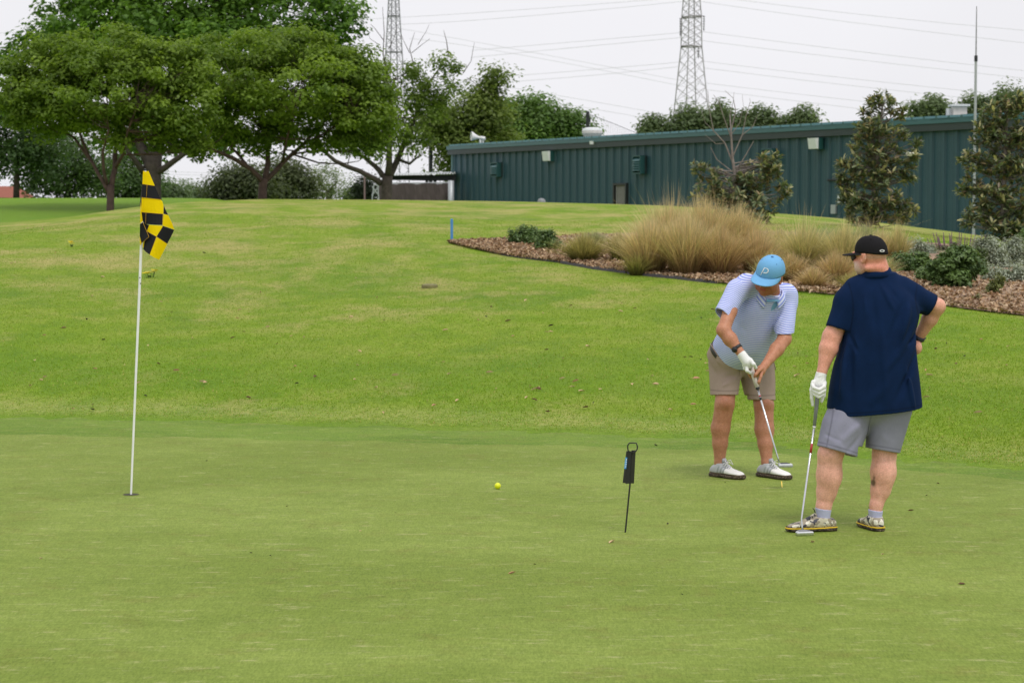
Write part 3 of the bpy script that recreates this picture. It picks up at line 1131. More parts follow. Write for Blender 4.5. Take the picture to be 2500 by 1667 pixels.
def make_tree(name, label, Y, trunk, limbs, lobes, n_clump, per, leaf, c_dark, c_light, bark, group=None, cat='tree', twigs=60,
              bare=(), leafmat=None, hang=True, **kw):
    """trunk: [(u, v, r_px)...] from the ground up; limbs: lists of (u, v, r_px, dy)"""
    sc = Y / FPX
    b = P(trunk[0][0], trunk[0][1], Y)
    zb = ground_z(b.x, Y)
    root = empty(name, (b.x, Y, zb), label, cat, group)
    rl = Vector((b.x, Y, zb))

    def loc(p):
        return Vector(p) - rl
    pts = [P(u, v, Y) for u, v, r in trunk]
    rad = [r * sc for u, v, r in trunk]
    if pts[0].z > zb:
        pts = [Vector((pts[0].x, Y, zb - .05))] + pts
        rad = [rad[0] * 1.12] + rad
    else:
        pts[0] = Vector((pts[0].x, Y, zb - .05))
    # root flare
    m_ = MB().tube([loc(p) for p in pts], rad, 10)
    part('trunk', m_, bark, root, True)
    ends = [(np.array(pts[-1]), rad[-1])]
    for lb in limbs:
        lp = [P(u, v, Y + dy) for u, v, r, dy in lb]
        # smooth the polyline
        q = [lp[0]]
        rr = [lb[0][2] * sc]
        for i in range(len(lp) - 1):
            a, c = lp[i], lp[i + 1]
            for t in (0.5, 1.0):
                w = a + (c - a) * t
                if t == .5:
                    w = w + Vector((RND.uniform(-1, 1), RND.uniform(-1, 1), RND.uniform(-1, 1))) * (c - a).length * .03
                q.append(w)
                rr.append((lb[i][2] * (1 - t) + lb[i + 1][2] * t) * sc)
        m_ = MB().tube([loc(p) for p in q], rr, 7)
        part('limb', m_, bark, root, True)
        for p, r in list(zip(q, rr))[1:]:
            ends.append((np.array(p), r))
    V, F, colr, centres = crown_leaves(lobes, Y, n_clump, per, leaf, c_dark, c_light, **kw)
    # thin branches from the nearest limb point out to leaf clumps
    m_ = MB()
    E = np.array([e[0] for e in ends])
    ER = np.array([e[1] for e in ends])
    pick = RNG.permutation(len(centres))[:twigs]
    for i in pick:
        c = centres[i]
        dist = np.linalg.norm(E - c, axis=1) + np.where(E[:, 2] > c[2], 1.5, 0)
        j = int(np.argmin(dist))
        r0 = min(ER[j] * .5, 0.022 * np.linalg.norm(E[j] - c) + .008)
        lpnts = limb_pts(E[j], c, 0.08, 4)
        m_.tube([loc(p) for p in lpnts], [r0 * (1 - .8 * t / 4) for t in range(5)], 4, False)
    for lb in bare:
        lp = [P(u, v, Y + dy) for u, v, r, dy in lb]
        m_.tube([loc(p) for p in lp], [q[2] * sc for q in lb], 5, False)
    if m_.v:
        br = part('branches', m_, bark, root)
        br['kind'] = 'stuff'
    V = V - np.array(rl)
    cr = np_mesh('crown', V, F, leafmat or M['leaf'], smooth=False, cols=colr)
    cr.parent = root
    cr['kind'] = 'stuff'
    return root


DK, LT = (0.080, 0.145, 0.018), (0.255, 0.365, 0.050)
# the two umbrella-shaped trees on the crest
make_tree('umbrella_tree', 'umbrella-shaped dark green tree with forked reddish trunk behind the flag', 60,
          [(269, 525, 9.5), (270, 470, 9), (271, 452, 8.5)],
          [[(266, 468, 6, 0), (250, 440, 5, .1), (230, 405, 4.5, .2), (203, 348, 4, .4), (188, 300, 2, .6)],
           [(262, 450, 4, 0), (254, 420, 4, -.3), (251, 371, 3.5, -.6), (266, 315, 2, -1)],
           [(272, 455, 7, 0), (281, 410, 6.5, .2), (284, 350, 5, .6), (280, 290, 3, 1)],
           [(281, 410, 5, .2), (300, 378, 4, -.2), (312, 320, 3, -.8), (330, 270, 2, -1)],
           [(230, 405, 3.5, .2), (180, 335, 3, .5), (130, 310, 2.2, .8), (96, 280, 1.5, 1)],
           [(284, 350, 3.5, .6), (340, 300, 2.5, 1.4), (390, 250, 2, 2)],
           [(270, 330, 3, 1.2), (262, 250, 2, 2.2), (250, 180, 1.2, 3)]],
          [(262, 135, 195, 62, .5), (125, 205, 120, 72, 0), (55, 265, 66, 58, 0), (250, 225, 170, 85, -.8), (395, 175, 125, 80, .6), (425, 262, 95, 82, -.2),
           (165, 280, 105, 40, -.2), (345, 318, 90, 42, .3), (462, 322, 55, 48, 0), (40, 195, 55, 58, .4), (130, 318, 40, 22, .5), (405, 348, 36, 22, 0), (300, 352, 30, 16, -.4), (490, 372, 26, 18, 0)],
          400, 118, .132, DK, LT, M['bark_red'], twigs=170, clump_r=.50, shell=.5, flat=.5)
make_tree('umbrella_tree', 'wide umbrella-shaped green tree whose trunk stands on the middle of the crest', 64,
          [(640, 492, 11), (642, 450, 10.5), (646, 436, 10)],
          [[(642, 446, 7, 0), (612, 412, 6, -.3), (572, 388, 5, -.6), (510, 362, 3.5, -1), (470, 345, 2, -1.2)],
           [(600, 402, 4, -.3), (570, 365, 3, .4), (545, 320, 2, .8)],
           [(648, 440, 8, 0), (654, 400, 7, .3), (656, 340, 5, .6), (640, 270, 3, 1)],
           [(650, 440, 6.5, 0), (690, 398, 5.5, .4), (735, 358, 4.5, .8), (765, 325, 3, 1)],
           [(690, 398, 4, .4), (700, 340, 3, -.5), (720, 280, 2, -1)],
           [(735, 358, 3, .8), (800, 322, 2.4, 0), (860, 280, 1.5, -.6)],
           [(656, 340, 3, .6), (610, 280, 2.4, -.6), (570, 220, 1.5, -1.2)]],
          [(640, 130, 160, 62, .5), (765, 130, 110, 62, 0), (565, 200, 100, 80, -.6), (710, 215, 165, 88, -.8), (855, 200, 100, 76, .3), (615, 295, 110, 56, -.3),
           (790, 298, 125, 52, 0), (900, 268, 66, 66, 0), (525, 300, 46, 60, .2), (920, 318, 45, 42, .4), (690, 310, 90, 40, 1.2), (560, 352, 40, 24, -.4), (640, 366, 30, 20, 0), (850, 342, 44, 24, 0), (755, 352, 30, 18, .3), (910, 362, 26, 20, 0)],
          400, 118, .138, DK, LT, M['bark_red'], twigs=190, clump_r=.54, shell=.5, flat=.5)
# the big tree behind them, its top above the frame
make_tree('shade_tree', 'massive broad tree with thick trunk towering behind the two umbrella trees', 88,
          [(368, 505, 27), (370, 450, 23), (372, 410, 22), (376, 372, 21)],
          [[(366, 400, 15, 0), (340, 350, 12, .4), (300, 260, 9, 1), (250, 150, 6, 2), (210, 60, 3, 2.5)],
           [(374, 380, 17, 0), (385, 300, 13, 0), (420, 180, 10, -.6), (460, 40, 6, -1)],
           [(380, 420, 11, 0), (402, 410, 8, -.4), (450, 375, 6.5, -.8), (500, 362, 5, -1), (560, 345, 3, -1.2)],
           [(352, 420, 9, 0), (332, 395, 7, -.5), (312, 370, 5, -.8), (290, 330, 3, -1)],
           [(385, 300, 9, 0), (480, 210, 7, 1), (600, 100, 5, 1.5), (700, 20, 3, 2)],
           [(300, 260, 6, 1), (200, 200, 4, 1.5), (110, 130, 2.5, 2)]],
          [(205, 55, 120, 95, 0), (450, -10, 180, 120, 0), (690, 15, 170, 105, .5), (815, 45, 66, 58, 0), (770, 120, 66, 52, 0), (330, 85, 190, 80, -1), (100, 115, 50, 56, .4),
           (560, 95, 200, 85, -1), (300, -60, 180, 80, 1), (600, -70, 200, 80, 1), (35, 130, 30, 28, .4), (860, 20, 30, 40, 0), (400, 330, 180, 60, 3), (150, 250, 130, 70, 3)],
          460, 95, .24, (0.055, 0.125, 0.018), (0.19, 0.33, 0.05), M['bark'], twigs=150, clump_r=.95, shell=.6, flat=.65)
# sprawling sparse oak
make_tree('sparse_oak', 'sparse sprawling oak with bare top twigs in front of the dark pylon', 96,
          [(943, 500, 14), (944, 455, 13), (946, 430, 13)],
          [[(930, 448, 8, 0), (905, 432, 6.5, -.3), (878, 418, 6, -.5), (818, 393, 5, -1), (782, 357, 3.5, -1.4), (765, 330, 2, -1.6)],
           [(935, 430, 7, 0), (915, 405, 6, .3), (890, 385, 4.5, .4), (864, 371, 4, .6), (850, 340, 2, .8)],
           [(948, 435, 9, 0), (971, 389, 7, .4), (995, 330, 6, .7), (1014, 286, 4.5, 1), (1030, 220, 3, 1.2), (1075, 165, 1.5, 1.4)],
           [(946, 430, 9, 0), (950, 370, 7, -.4), (960, 290, 5, -.6), (945, 200, 3, -.7), (935, 130, 1.4, -.8)],
           [(1014, 286, 3.5, 1), (1050, 265, 3, 1.4), (1090, 235, 2, 1.6), (1110, 190, 1.2, 1.8)],
           [(971, 389, 4, .4), (1000, 400, 3.4, 0), (1025, 380, 2, -.4)]],
          [(1000, 195, 52, 34), (1105, 150, 38, 30), (1075, 225, 48, 34), (990, 250, 56, 36), (930, 190, 40, 46), (960, 330, 78, 42), (1045, 265, 50, 40), (885, 300, 70, 70),
           (870, 220, 60, 50), (1010, 355, 50, 30), (850, 340, 60, 34)],
          190, 58, .17, (0.085, 0.14, 0.026), (0.23, 0.32, 0.06), M['bark'], twigs=120, clump_r=.62, shell=.45, flat=.8,
          bare=[[(935, 135, 1.4, -.8), (938, 80, 1.0, -.8), (934, 18, .5, -.8)], [(937, 100, 1, -.8), (915, 70, .7, -.8), (905, 60, .4, -.8)],
                [(1010, 160, 1.4, 0), (1000, 120, 1, 0), (1012, 80, .5, 0)], [(1005, 130, 1, 0), (1030, 110, .7, 0), (1050, 95, .4, 0)],
                [(1095, 140, 1.4, 0), (1090, 100, 1, 0), (1083, 75, .5, 0)], [(1000, 130, 1, 0), (985, 100, .6, 0), (980, 85, .4, 0)],
                [(1130, 180, 1.2, 0), (1150, 150, .8, 0), (1158, 105, .4, 0)], [(950, 120, .9, 0), (965, 85, .6, 0), (968, 60, .4, 0)],
                [(1020, 110, .8, 0), (1042, 75, .5, 0), (1048, 60, .3, 0)], [(925, 110, .8, 0), (903, 95, .5, 0), (898, 75, .3, 0)],
                [(1140, 190, .8, 0), (1180, 220, .6, 0), (1205, 235, .4, 0)]])
OL_D, OL_L = (0.085, 0.13, 0.03), (0.23, 0.30, 0.07)
GR_D, GR_L = (0.08, 0.15, 0.04), (0.20, 0.32, 0.085)
make_tree('olive_tree_crown', 'olive green round tree just left of and behind the end of the green building', 136,
          [(1150, 520, 12), (1150, 430, 11), (1155, 380, 10)],
          [[(1155, 390, 7, 0), (1180, 320, 5, 0), (1200, 240, 3, 0), (1200, 185, 1.4, 0)], [(1152, 390, 6, 0), (1110, 330, 4, 0), (1080, 280, 2, 0)]],
          [(1203, 195, 22, 24), (1185, 225, 32, 28), (1225, 190, 14, 12), (1180, 268, 66, 40), (1115, 305, 92, 52), (1160, 355, 100, 52), (1110, 410, 50, 34), (1050, 300, 40, 40)],
          220, 85, .26, OL_D, OL_L, M['bark'], twigs=50, clump_r=1.15, shell=.5, flat=.75)
make_tree('leafy_tree', 'bright green leafy tree behind the green roof, left of the cream fan', 155,
          [(1300, 520, 10), (1300, 400, 9)],
          [[(1300, 410, 6, 0), (1310, 300, 3, 0)], [(1300, 410, 6, 0), (1370, 320, 3, 0)]],
          [(1305, 268, 44, 28), (1265, 300, 55, 40), (1330, 300, 50, 36), (1372, 298, 34, 24), (1415, 303, 26, 26), (1400, 325, 50, 24), (1280, 340, 90, 40), (1250, 265, 30, 20)],
          210, 85, .30, GR_D, GR_L, M['bark'], twigs=40, clump_r=1.2, shell=.5, flat=.75)
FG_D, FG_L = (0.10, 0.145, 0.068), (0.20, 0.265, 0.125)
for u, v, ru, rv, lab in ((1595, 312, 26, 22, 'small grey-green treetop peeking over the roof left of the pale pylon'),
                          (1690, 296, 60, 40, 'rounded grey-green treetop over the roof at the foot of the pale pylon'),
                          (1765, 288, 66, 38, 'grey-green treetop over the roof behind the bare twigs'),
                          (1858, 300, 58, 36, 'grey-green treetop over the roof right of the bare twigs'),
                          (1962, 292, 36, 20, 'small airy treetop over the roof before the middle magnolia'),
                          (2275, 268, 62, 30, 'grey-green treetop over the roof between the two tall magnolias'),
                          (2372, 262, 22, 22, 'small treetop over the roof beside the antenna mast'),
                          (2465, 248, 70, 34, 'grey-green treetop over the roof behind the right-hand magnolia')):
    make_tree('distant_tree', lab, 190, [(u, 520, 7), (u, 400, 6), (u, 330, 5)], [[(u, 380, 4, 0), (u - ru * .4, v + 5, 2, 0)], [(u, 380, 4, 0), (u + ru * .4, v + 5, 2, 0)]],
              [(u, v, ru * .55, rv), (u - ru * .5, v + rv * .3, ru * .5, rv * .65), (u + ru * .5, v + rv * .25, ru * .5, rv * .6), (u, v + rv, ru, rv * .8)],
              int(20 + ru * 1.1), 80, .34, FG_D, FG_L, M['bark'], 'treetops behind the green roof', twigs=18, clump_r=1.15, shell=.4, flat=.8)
# dark and hazy trees far behind on the left
for u, v, ru, rv, Y, c0, c1, lab, n in (
        (40, 330, 120, 100, 118, (0.034, 0.072, 0.022), (0.085, 0.15, 0.042), 'dark broad tree at the far left beyond the second field', 170),
        (165, 400, 115, 80, 126, (0.042, 0.088, 0.026), (0.11, 0.185, 0.052), 'dense mid green tree behind the forked reddish trunk', 170),
        (310, 425, 95, 62, 132, (0.046, 0.092, 0.03), (0.115, 0.19, 0.06), 'dense green tree behind the flag top', 130),
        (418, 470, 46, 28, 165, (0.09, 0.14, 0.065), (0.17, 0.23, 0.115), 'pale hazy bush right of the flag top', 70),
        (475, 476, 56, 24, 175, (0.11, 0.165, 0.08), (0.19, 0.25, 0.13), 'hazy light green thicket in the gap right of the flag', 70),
        (590, 448, 82, 42, 120, (0.055, 0.075, 0.035), (0.125, 0.155, 0.07), 'grey-green juniper behind the middle umbrella tree trunk', 130),
        (700, 440, 70, 50, 124, (0.065, 0.088, 0.04), (0.14, 0.17, 0.075), 'rounded grey-green juniper right of the middle trunk', 130),
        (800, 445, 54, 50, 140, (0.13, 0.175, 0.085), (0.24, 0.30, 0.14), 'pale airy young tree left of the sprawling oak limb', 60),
        (870, 478, 36, 14, 170, (0.05, 0.09, 0.034), (0.10, 0.15, 0.05), 'low green bush under the sprawling oak limb', 40),
        (893, 462, 22, 22, 150, (0.018, 0.030, 0.016), (0.04, 0.06, 0.026), 'small dark cedar beside the pinkish post', 40)):
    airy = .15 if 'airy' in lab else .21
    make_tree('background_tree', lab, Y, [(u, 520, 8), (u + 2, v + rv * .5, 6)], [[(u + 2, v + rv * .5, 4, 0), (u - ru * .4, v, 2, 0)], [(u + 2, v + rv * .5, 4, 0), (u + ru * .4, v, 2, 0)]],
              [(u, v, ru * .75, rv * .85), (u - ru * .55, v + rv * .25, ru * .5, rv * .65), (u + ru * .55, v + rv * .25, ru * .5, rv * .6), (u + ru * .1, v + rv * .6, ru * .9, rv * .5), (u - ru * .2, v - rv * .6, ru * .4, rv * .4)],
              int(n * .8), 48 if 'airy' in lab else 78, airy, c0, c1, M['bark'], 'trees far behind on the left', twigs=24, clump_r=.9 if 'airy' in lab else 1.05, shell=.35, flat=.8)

# orange tiled roof far left
ho = empty('distant_house', P(50, 490, 150), 'low house with orange tiled roof peeking under the far left trees', 'house')
hl = ho.location
a, b, c, d = P(-40, 482, 148), P(88, 484, 148), P(45, 455, 152), P(-40, 455, 152)
mt = simple('orange_roof_tile', rgb(170, 96, 74, .65), .8, var=.15, scale=8)
mb = MB().add([p - hl for p in (a, b, c, d)] + [p - hl + Vector((0, 6, -1.2)) for p in (a, b)], [(0, 1, 2, 3), (3, 2, 5, 4)])
part('roof', mb, mt, ho)
mb = MB().box((P(20, 503, 151) - hl), 3.4, 3, 1.0)
part('wall', mb, simple('house_wall', rgb(120, 100, 88, .7), .9), ho)  # tan darkened so the colour itself carries the wall's shade


# ================================================================== planted bed
front_px = [(1095, 593), (1140, 604), (1180, 613), (1224, 622), (1290, 632), (1365, 641), (1449, 656), (1526, 666), (1645, 678), (1760, 692), (1860, 702), (1945, 713),
            (2021, 719), (2120, 722), (2210, 730), (2306, 747), (2400, 760), (2500, 772), (2600, 786), (2800, 812), (3100, 846), (3500, 885)]
back_px = [(1095, 593), (1160, 588), (1240, 584), (1330, 580), (1400, 576), (1520, 570), (1640, 566), (1760, 562), (1900, 566), (2020, 572), (2120, 580), (2220, 590),
           (2300, 596), (2400, 604), (2500, 612), (2600, 620), (2800, 634), (3200, 656)]
FR = [G(*p) for p in front_px]
BK = [G(*p) for p in back_px]


def poly_at(pts, x):
    xs = [p.x for p in pts]
    return float(np.interp(x, xs, [p.y for p in pts]))


def make_mulch():
    t = NT('mulch')
    v = t.coord('Object')
    c = t.voronoi(v, 24, 'Color')
    sep = t.n.new('ShaderNodeSeparateColor')
    t.l.new(c, sep.inputs[0])
    g = t.ramp(sep.outputs[0], [(0.0, rgb(122, 98, 76)), (0.35, rgb(162, 134, 106)), (0.7, rgb(188, 160, 130)), (1.0, rgb(140, 116, 94))])
    n = t.noise(v, 2.2, 5, 0.6)
    g = t.mix(t.ramp(n, [(0.4, (0, 0, 0)), (0.65, (.6,) * 3)]), g, rgb(128, 106, 96))
    n2 = t.noise(v, 60, 3, 0.7)
    g = t.mix(1.0, g, t.ramp(n2, [(0.25, (.55,) * 3), (0.75, (1.25,) * 3)]), 'MULTIPLY')
    t.color(g)
    t.set(Roughness=0.95)
    t.bump(t.voronoi(v, 24, 'Distance'), 0.7, 0.03)
    return t.m


M['mulch'] = make_mulch()
xs = np.arange(FR[0].x, FR[-1].x, 0.12)
V, F = [], []
nb = 24
for x in xs:
    a, b = poly_at(FR, x), poly_at(BK, x)
    a += 0.05 * math.sin(x * 5.3) + 0.04 * math.sin(x * 13.1)
    b = max(b, a + .02)
    for j in range(nb + 1):
        y = a + (b - a) * j / nb
        V.append((x, y, ground_z(x, y) + 0.012 + 0.02 * min(j, nb - j, 3) / 3))
for i in range(len(xs) - 1):
    for j in range(nb):
        F.append((i * (nb + 1) + j, (i + 1) * (nb + 1) + j, (i + 1) * (nb + 1) + j + 1, i * (nb + 1) + j + 1))
bed = mesh_obj('flower_bed', V, F, M['mulch'], smooth=True)
tag(bed, kind='structure')

# loose mulch and dead leaves lying in the bed
def mulch_litter():
    n = 26000
    x = RNG.uniform(FR[0].x, FR[-1].x - .3, n)
    fy = np.interp(x, [p.x for p in FR], [p.y for p in FR])
    by = np.interp(x, [p.x for p in BK], [p.y for p in BK])
    y = fy - 0.12 + (np.minimum(by, fy + 9) - fy) * RNG.random(n) ** 1.9
    z = H(x, y) + 0.035 + 0.02 * RNG.random(n)
    C = np.stack([x, y, z], 1)
    N = RNG.normal(size=(n, 3)) * 0.55 + np.array([0, -.2, 1.0])
    N /= np.linalg.norm(N, axis=1)[:, None]
    L = 0.035 + 0.055 * RNG.random(n) ** 2
    V, F = leaf_quads(C, N, L, L * 0.6, fold=.5)
    pal = np.array([rgb(192, 162, 130)[:3], rgb(172, 140, 110)[:3], rgb(138, 108, 84)[:3], rgb(204, 180, 150)[:3], rgb(156, 136, 114)[:3], rgb(120, 96, 76)[:3]])
    col = pal[RNG.integers(0, len(pal), n)] * (0.8 + 0.3 * RNG.random(n))[:, None]
    o = np_mesh('leaf_litter', V, F, leaf_mat('dead_leaf', 0.1, 0.8, 0.1), smooth=False, cols=np.repeat(col, 4, 0))
    tag(o, kind='stuff')


mulch_litter()

# dark edging strips
M['edging'] = simple('edging_strip', rgb(74, 70, 74), 0.8, var=.25, scale=9)
for k, (seg, lab) in enumerate(((((1224, 622), (1290, 632), (1365, 641)), 'dark edging strip at the left end of the bed front, below the two small shrubs'),
                               (((1368, 643), (1449, 657), (1526, 667)), 'dark edging strip in front of the small olive grass mound'),
                               (((1530, 668), (1645, 680), (1752, 692)), 'dark edging strip in front of the tall golden grasses'),
                               (((1110, 592), (1165, 589), (1232, 586)), 'thin dark edging strip at the back of the bed beside the blue stake'))):
    pts = []
    for i in range(len(seg) - 1):
        a, b = G(*seg[i]), G(*seg[i + 1])
        for q in range(6):
            pts.append(a + (b - a) * q / 6)
    pts.append(G(*seg[-1]))
    vs_, fs = [], []
    wv = 0.10 if k < 3 else 0.05
    for i, p in enumerate(pts):
        z = ground_z(p.x, p.y)
        h_ = (0.040 if k < 3 else .04) + .012 * math.sin(i * 2.1)
        vs_ += [(p.x, p.y - wv, z - .03), (p.x, p.y - wv * .8, z + h_ * .8), (p.x, p.y + wv * .6, z + h_), (p.x, p.y + wv, z - .03)]
    for i in range(len(pts) - 1):
        for j in range(3):
            fs.append((i * 4 + j, (i + 1) * 4 + j, (i + 1) * 4 + j + 1, i * 4 + j + 1))
    fs += [(0, 1, 2, 3), tuple((len(pts) - 1) * 4 + j for j in (3, 2, 1, 0))]
    tag(mesh_obj('garden_edging', vs_, fs, M['edging']), lab, 'edging', 'edging strips of the bed')

# blue hazard stake
b = G(1103, 594)
sc = px(b.y)
st = mesh_obj('blue_stake', *(lambda m: (m.v, m.f))(MB().box((b.x, b.y, b.z + 27 * sc), 6.2 * sc, 4 * sc, 64 * sc)), simple('stake_blue', rgb(76, 140, 204, .95), .5, var=.05))
bv = st.modifiers.new('edge', 'BEVEL')
bv.width = .008
bv.segments = 2
tag(st, 'bright blue square stake at the left tip of the planted bed', 'stake')

# ---- ornamental grasses: arching blades
M['blade'] = leaf_mat('dry_blade', 0.35, 0.75, 0.15)


def bunchgrass(u, vb, wpx, hpx, n, c_base, c_mid, c_tip, label, name='ornamental_grass', cat='grass clump', group='ornamental grasses in the bed', droop=1.0, wid=0.0032, dy=0.0, plume=0.0):
    b = G(u, vb)
    if dy:
        b = Vector((b.x * (b.y + dy) / b.y, b.y + dy, 0))
        b.z = ground_z(b.x, b.y)
    sc = px(b.y)
    W, Hh = wpx * sc / 2, hpx * sc * 1.02
    n = int(n * 1.35)
    rng = RNG
    ang = rng.random(n) * 2 * np.pi
    rad = rng.random(n) ** 0.6
    r0 = rad * W * 0.42
    base = np.stack([np.cos(ang) * r0, np.sin(ang) * r0, np.zeros(n)], 1)
    out = np.stack([np.cos(ang), np.sin(ang), np.zeros(n)], 1)
    out += rng.normal(size=(n, 3)) * np.array([.5, .5, 0])
    ln = Hh * (0.55 + 0.5 * rng.random(n)) * (1.05 - 0.25 * rad)
    reach = W * (0.10 + 0.85 * rad) * (0.35 + 0.75 * rng.random(n))
    dr = droop * (0.05 + 0.55 * rng.random(n) ** 1.5) * rad
    ts = np.array([0, .3, .6, .85, 1.0])
    pts = []
    for t in ts:
        p = base + out * (reach * t ** 1.5)[:, None]
        p[:, 2] = ln * (t - dr * t ** 3 * 0.75)
        pts.append(p)
    side = np.stack([-out[:, 1], out[:, 0], np.zeros(n)], 1) + rng.normal(size=(n, 3)) * .6
    side /= np.linalg.norm(side, axis=1)[:, None]
    wd = wid * (0.6 + 0.8 * rng.random(n))
    wt = [1.0, .9, .7, .45]
    V = []
    for p, w in zip(pts[:4], wt):
        V += [p - side * (wd * w)[:, None], p + side * (wd * w)[:, None]]
    V.append(pts[4])
    V = np.stack(V, 1)
    k = 9
    Vf = V.reshape(-1, 3)
    i0 = np.arange(n) * k
    F = []
    for j in range(3):
        F.append(np.stack([i0 + 2 * j, i0 + 2 * j + 1, i0 + 2 * j + 3, i0 + 2 * j + 2], 1))
    F.append(np.stack([i0 + 6, i0 + 7, i0 + 8, i0 + 8], 1))
    cb, cm, ct = np.array(c_base), np.array(c_mid), np.array(c_tip)
    tone = rng.random(n)[:, None]
    grn = rng.random(n)[:, None] < .22
    cl_ = []
    for t in (0, 0, .3, .3, .6, .6, .85, .85, 1):
        c = cb * (1 - min(1, t / .4)) + cm * min(1, t / .4) if t < .4 else cm * (1 - (t - .4) / .6) + ct * (t - .4) / .6
        cl_.append(c * (0.55 + 0.6 * tone) * np.where(grn, np.array([.72, .86, .70]), 1.0))
    cl_ = np.stack(cl_, 1).reshape(-1, 3)
    F3 = F[3][:, :3]
    quads = np.concatenate(F[:3])
    # triangles as degenerate-free separate list: build via from_pydata-like mixed mesh
    me = bpy.data.meshes.new(name)
    nv = len(Vf)
    me.vertices.add(nv)
    me.vertices.foreach_set('co', np.ascontiguousarray(Vf, dtype=np.float32).ravel())
    nl = len(quads) * 4 + len(F3) * 3
    me.loops.add(nl)
    me.loops.foreach_set('vertex_index', np.concatenate([quads.ravel(), F3.ravel()]).astype(np.int32))
    me.polygons.add(len(quads) + len(F3))
    me.polygons.foreach_set('loop_start', np.concatenate([np.arange(len(quads)) * 4, len(quads) * 4 + np.arange(len(F3)) * 3]).astype(np.int32))
    me.polygons.foreach_set('loop_total', np.concatenate([np.full(len(quads), 4), np.full(len(F3), 3)]).astype(np.int32))
    me.update(calc_edges=True)
    a = me.color_attributes.new('col', 'FLOAT_COLOR', 'POINT')
    c4 = np.ones((nv, 4), dtype=np.float32)
    c4[:, :3] = cl_
    a.data.foreach_set('color', c4.ravel())
    me.materials.append(M['blade'])
    o = bpy.data.objects.new(name, me)
    COL.objects.link(o)
    o.location = b
    tag(o, label, cat, group)
    return o


STRAW = (rgb(132, 104, 66, .85)[:3], rgb(206, 176, 130, 1.0)[:3], rgb(236, 216, 182, 1.0)[:3])
TAN = (rgb(130, 104, 74, .85)[:3], rgb(192, 158, 116, 1.0)[:3], rgb(226, 200, 162, 1.0)[:3])
OLV = (rgb(98, 94, 52, .85)[:3], rgb(154, 146, 88, .95)[:3], rgb(206, 190, 136, 1.0)[:3])
PALE = (rgb(136, 126, 80, .85)[:3], rgb(194, 180, 126, 1.0)[:3], rgb(230, 216, 172, 1.0)[:3])
SILV = (rgb(116, 116, 82, .8)[:3], rgb(158, 160, 122, .9)[:3], rgb(196, 196, 160, .95)[:3])
for a in ((1425, 640, 126, 76, 1500, *OLV, 'low rounded olive-tan grass mound at the left of the planted bed'),
          (1448, 603, 84, 44, 800, *SILV, 'small silvery grass mound behind the olive-tan one'),
          (1512, 640, 74, 84, 900, *OLV, 'sparse olive grass clump left of the tall golden grasses'),
          (1585, 668, 160, 148, 2200, *STRAW, 'leftmost tall golden grass clump, leaning left over the edging'),
          (1630, 640, 170, 160, 2000, *STRAW, 'tall golden grass clump at the back left of the golden mass'),
          (1676, 672, 170, 166, 2400, *STRAW, 'tall golden grass clump in the centre of the golden mass'),
          (1716, 640, 180, 176, 2200, *STRAW, 'tallest golden grass clump, rising before the bare-topped magnolia'),
          (1758, 672, 150, 130, 1900, *TAN, 'brown grass clump behind the left shoulder of the bent golfer'),
          (1800, 640, 170, 150, 2000, *STRAW, 'golden grass clump behind the blue cap of the bent golfer'),
          (1845, 668, 120, 116, 1500, *TAN, 'tan grass clump just above the blue cap'),
          (1900, 640, 150, 96, 1500, *PALE, 'pale green-gold grass clump right of the blue cap'),
          (1932, 690, 90, 82, 1000, *TAN, 'small tan grass clump low at the right of the blue cap'),
          (1962, 655, 160, 120, 1600, *PALE, 'pale green-gold grass clump midway between the two golfers'),
          (2018, 640, 150, 100, 1300, *SILV, 'silvery green grass mound midway between the golfers, at the back'),
          (2040, 694, 110, 90, 1200, *TAN, 'reddish tan grass clump in front of the black cap brim'),
          (2060, 660, 120, 130, 1200, *PALE, 'pale grass clump behind the black cap brim'),
          (2110, 610, 120, 70, 800, *SILV, 'silvery grass at the foot of the middle magnolia'),
          (2192, 640, 74, 106, 700, *PALE, 'upright pale grass tuft just right of the black cap'),
          (1985, 706, 84, 60, 800, *TAN, 'low tan grass tuft in the mulch midway between the golfers'),
          (1880, 694, 90, 84, 900, *PALE, 'pale grass tuft close beside the blue cap, on its right'),
          (1555, 672, 80, 66, 700, *OLV, 'low olive grass tuft tucked in front of the tall golden grasses at their left'),
          (2085, 712, 90, 56, 700, *OLV, 'low olive grass tuft in front of the bed, by the black cap brim'),
          (2140, 690, 100, 84, 800, *PALE, 'pale grass tuft hidden partly behind the black cap'),
          (2150, 640, 90, 90, 700, *STRAW, 'straw-coloured grass tuft behind the black cap')):
    bunchgrass(*a)
# long wispy stalks standing above the golden mass
for u, vb, w, h, n, lab in ((1640, 640, 250, 205, 160, 'wispy tall stalks rising from the left of the golden grasses'), (1760, 640, 220, 200, 120, 'wispy tall stalks rising from the right of the golden grasses'),
                           (2120, 600, 180, 90, 110, 'wispy pale stalks behind the black cap'), (1960, 640, 200, 150, 80, 'wispy pale stalks between the two golfers')):
    bunchgrass(u, vb, w, h, n, *STRAW, lab, name='grass_stalks', wid=.0025, droop=.6)

# ---- leafy shrubs
M['shrub_leaf'] = leaf_mat('shrub_leaf', 0.25, 0.42, 0.45)


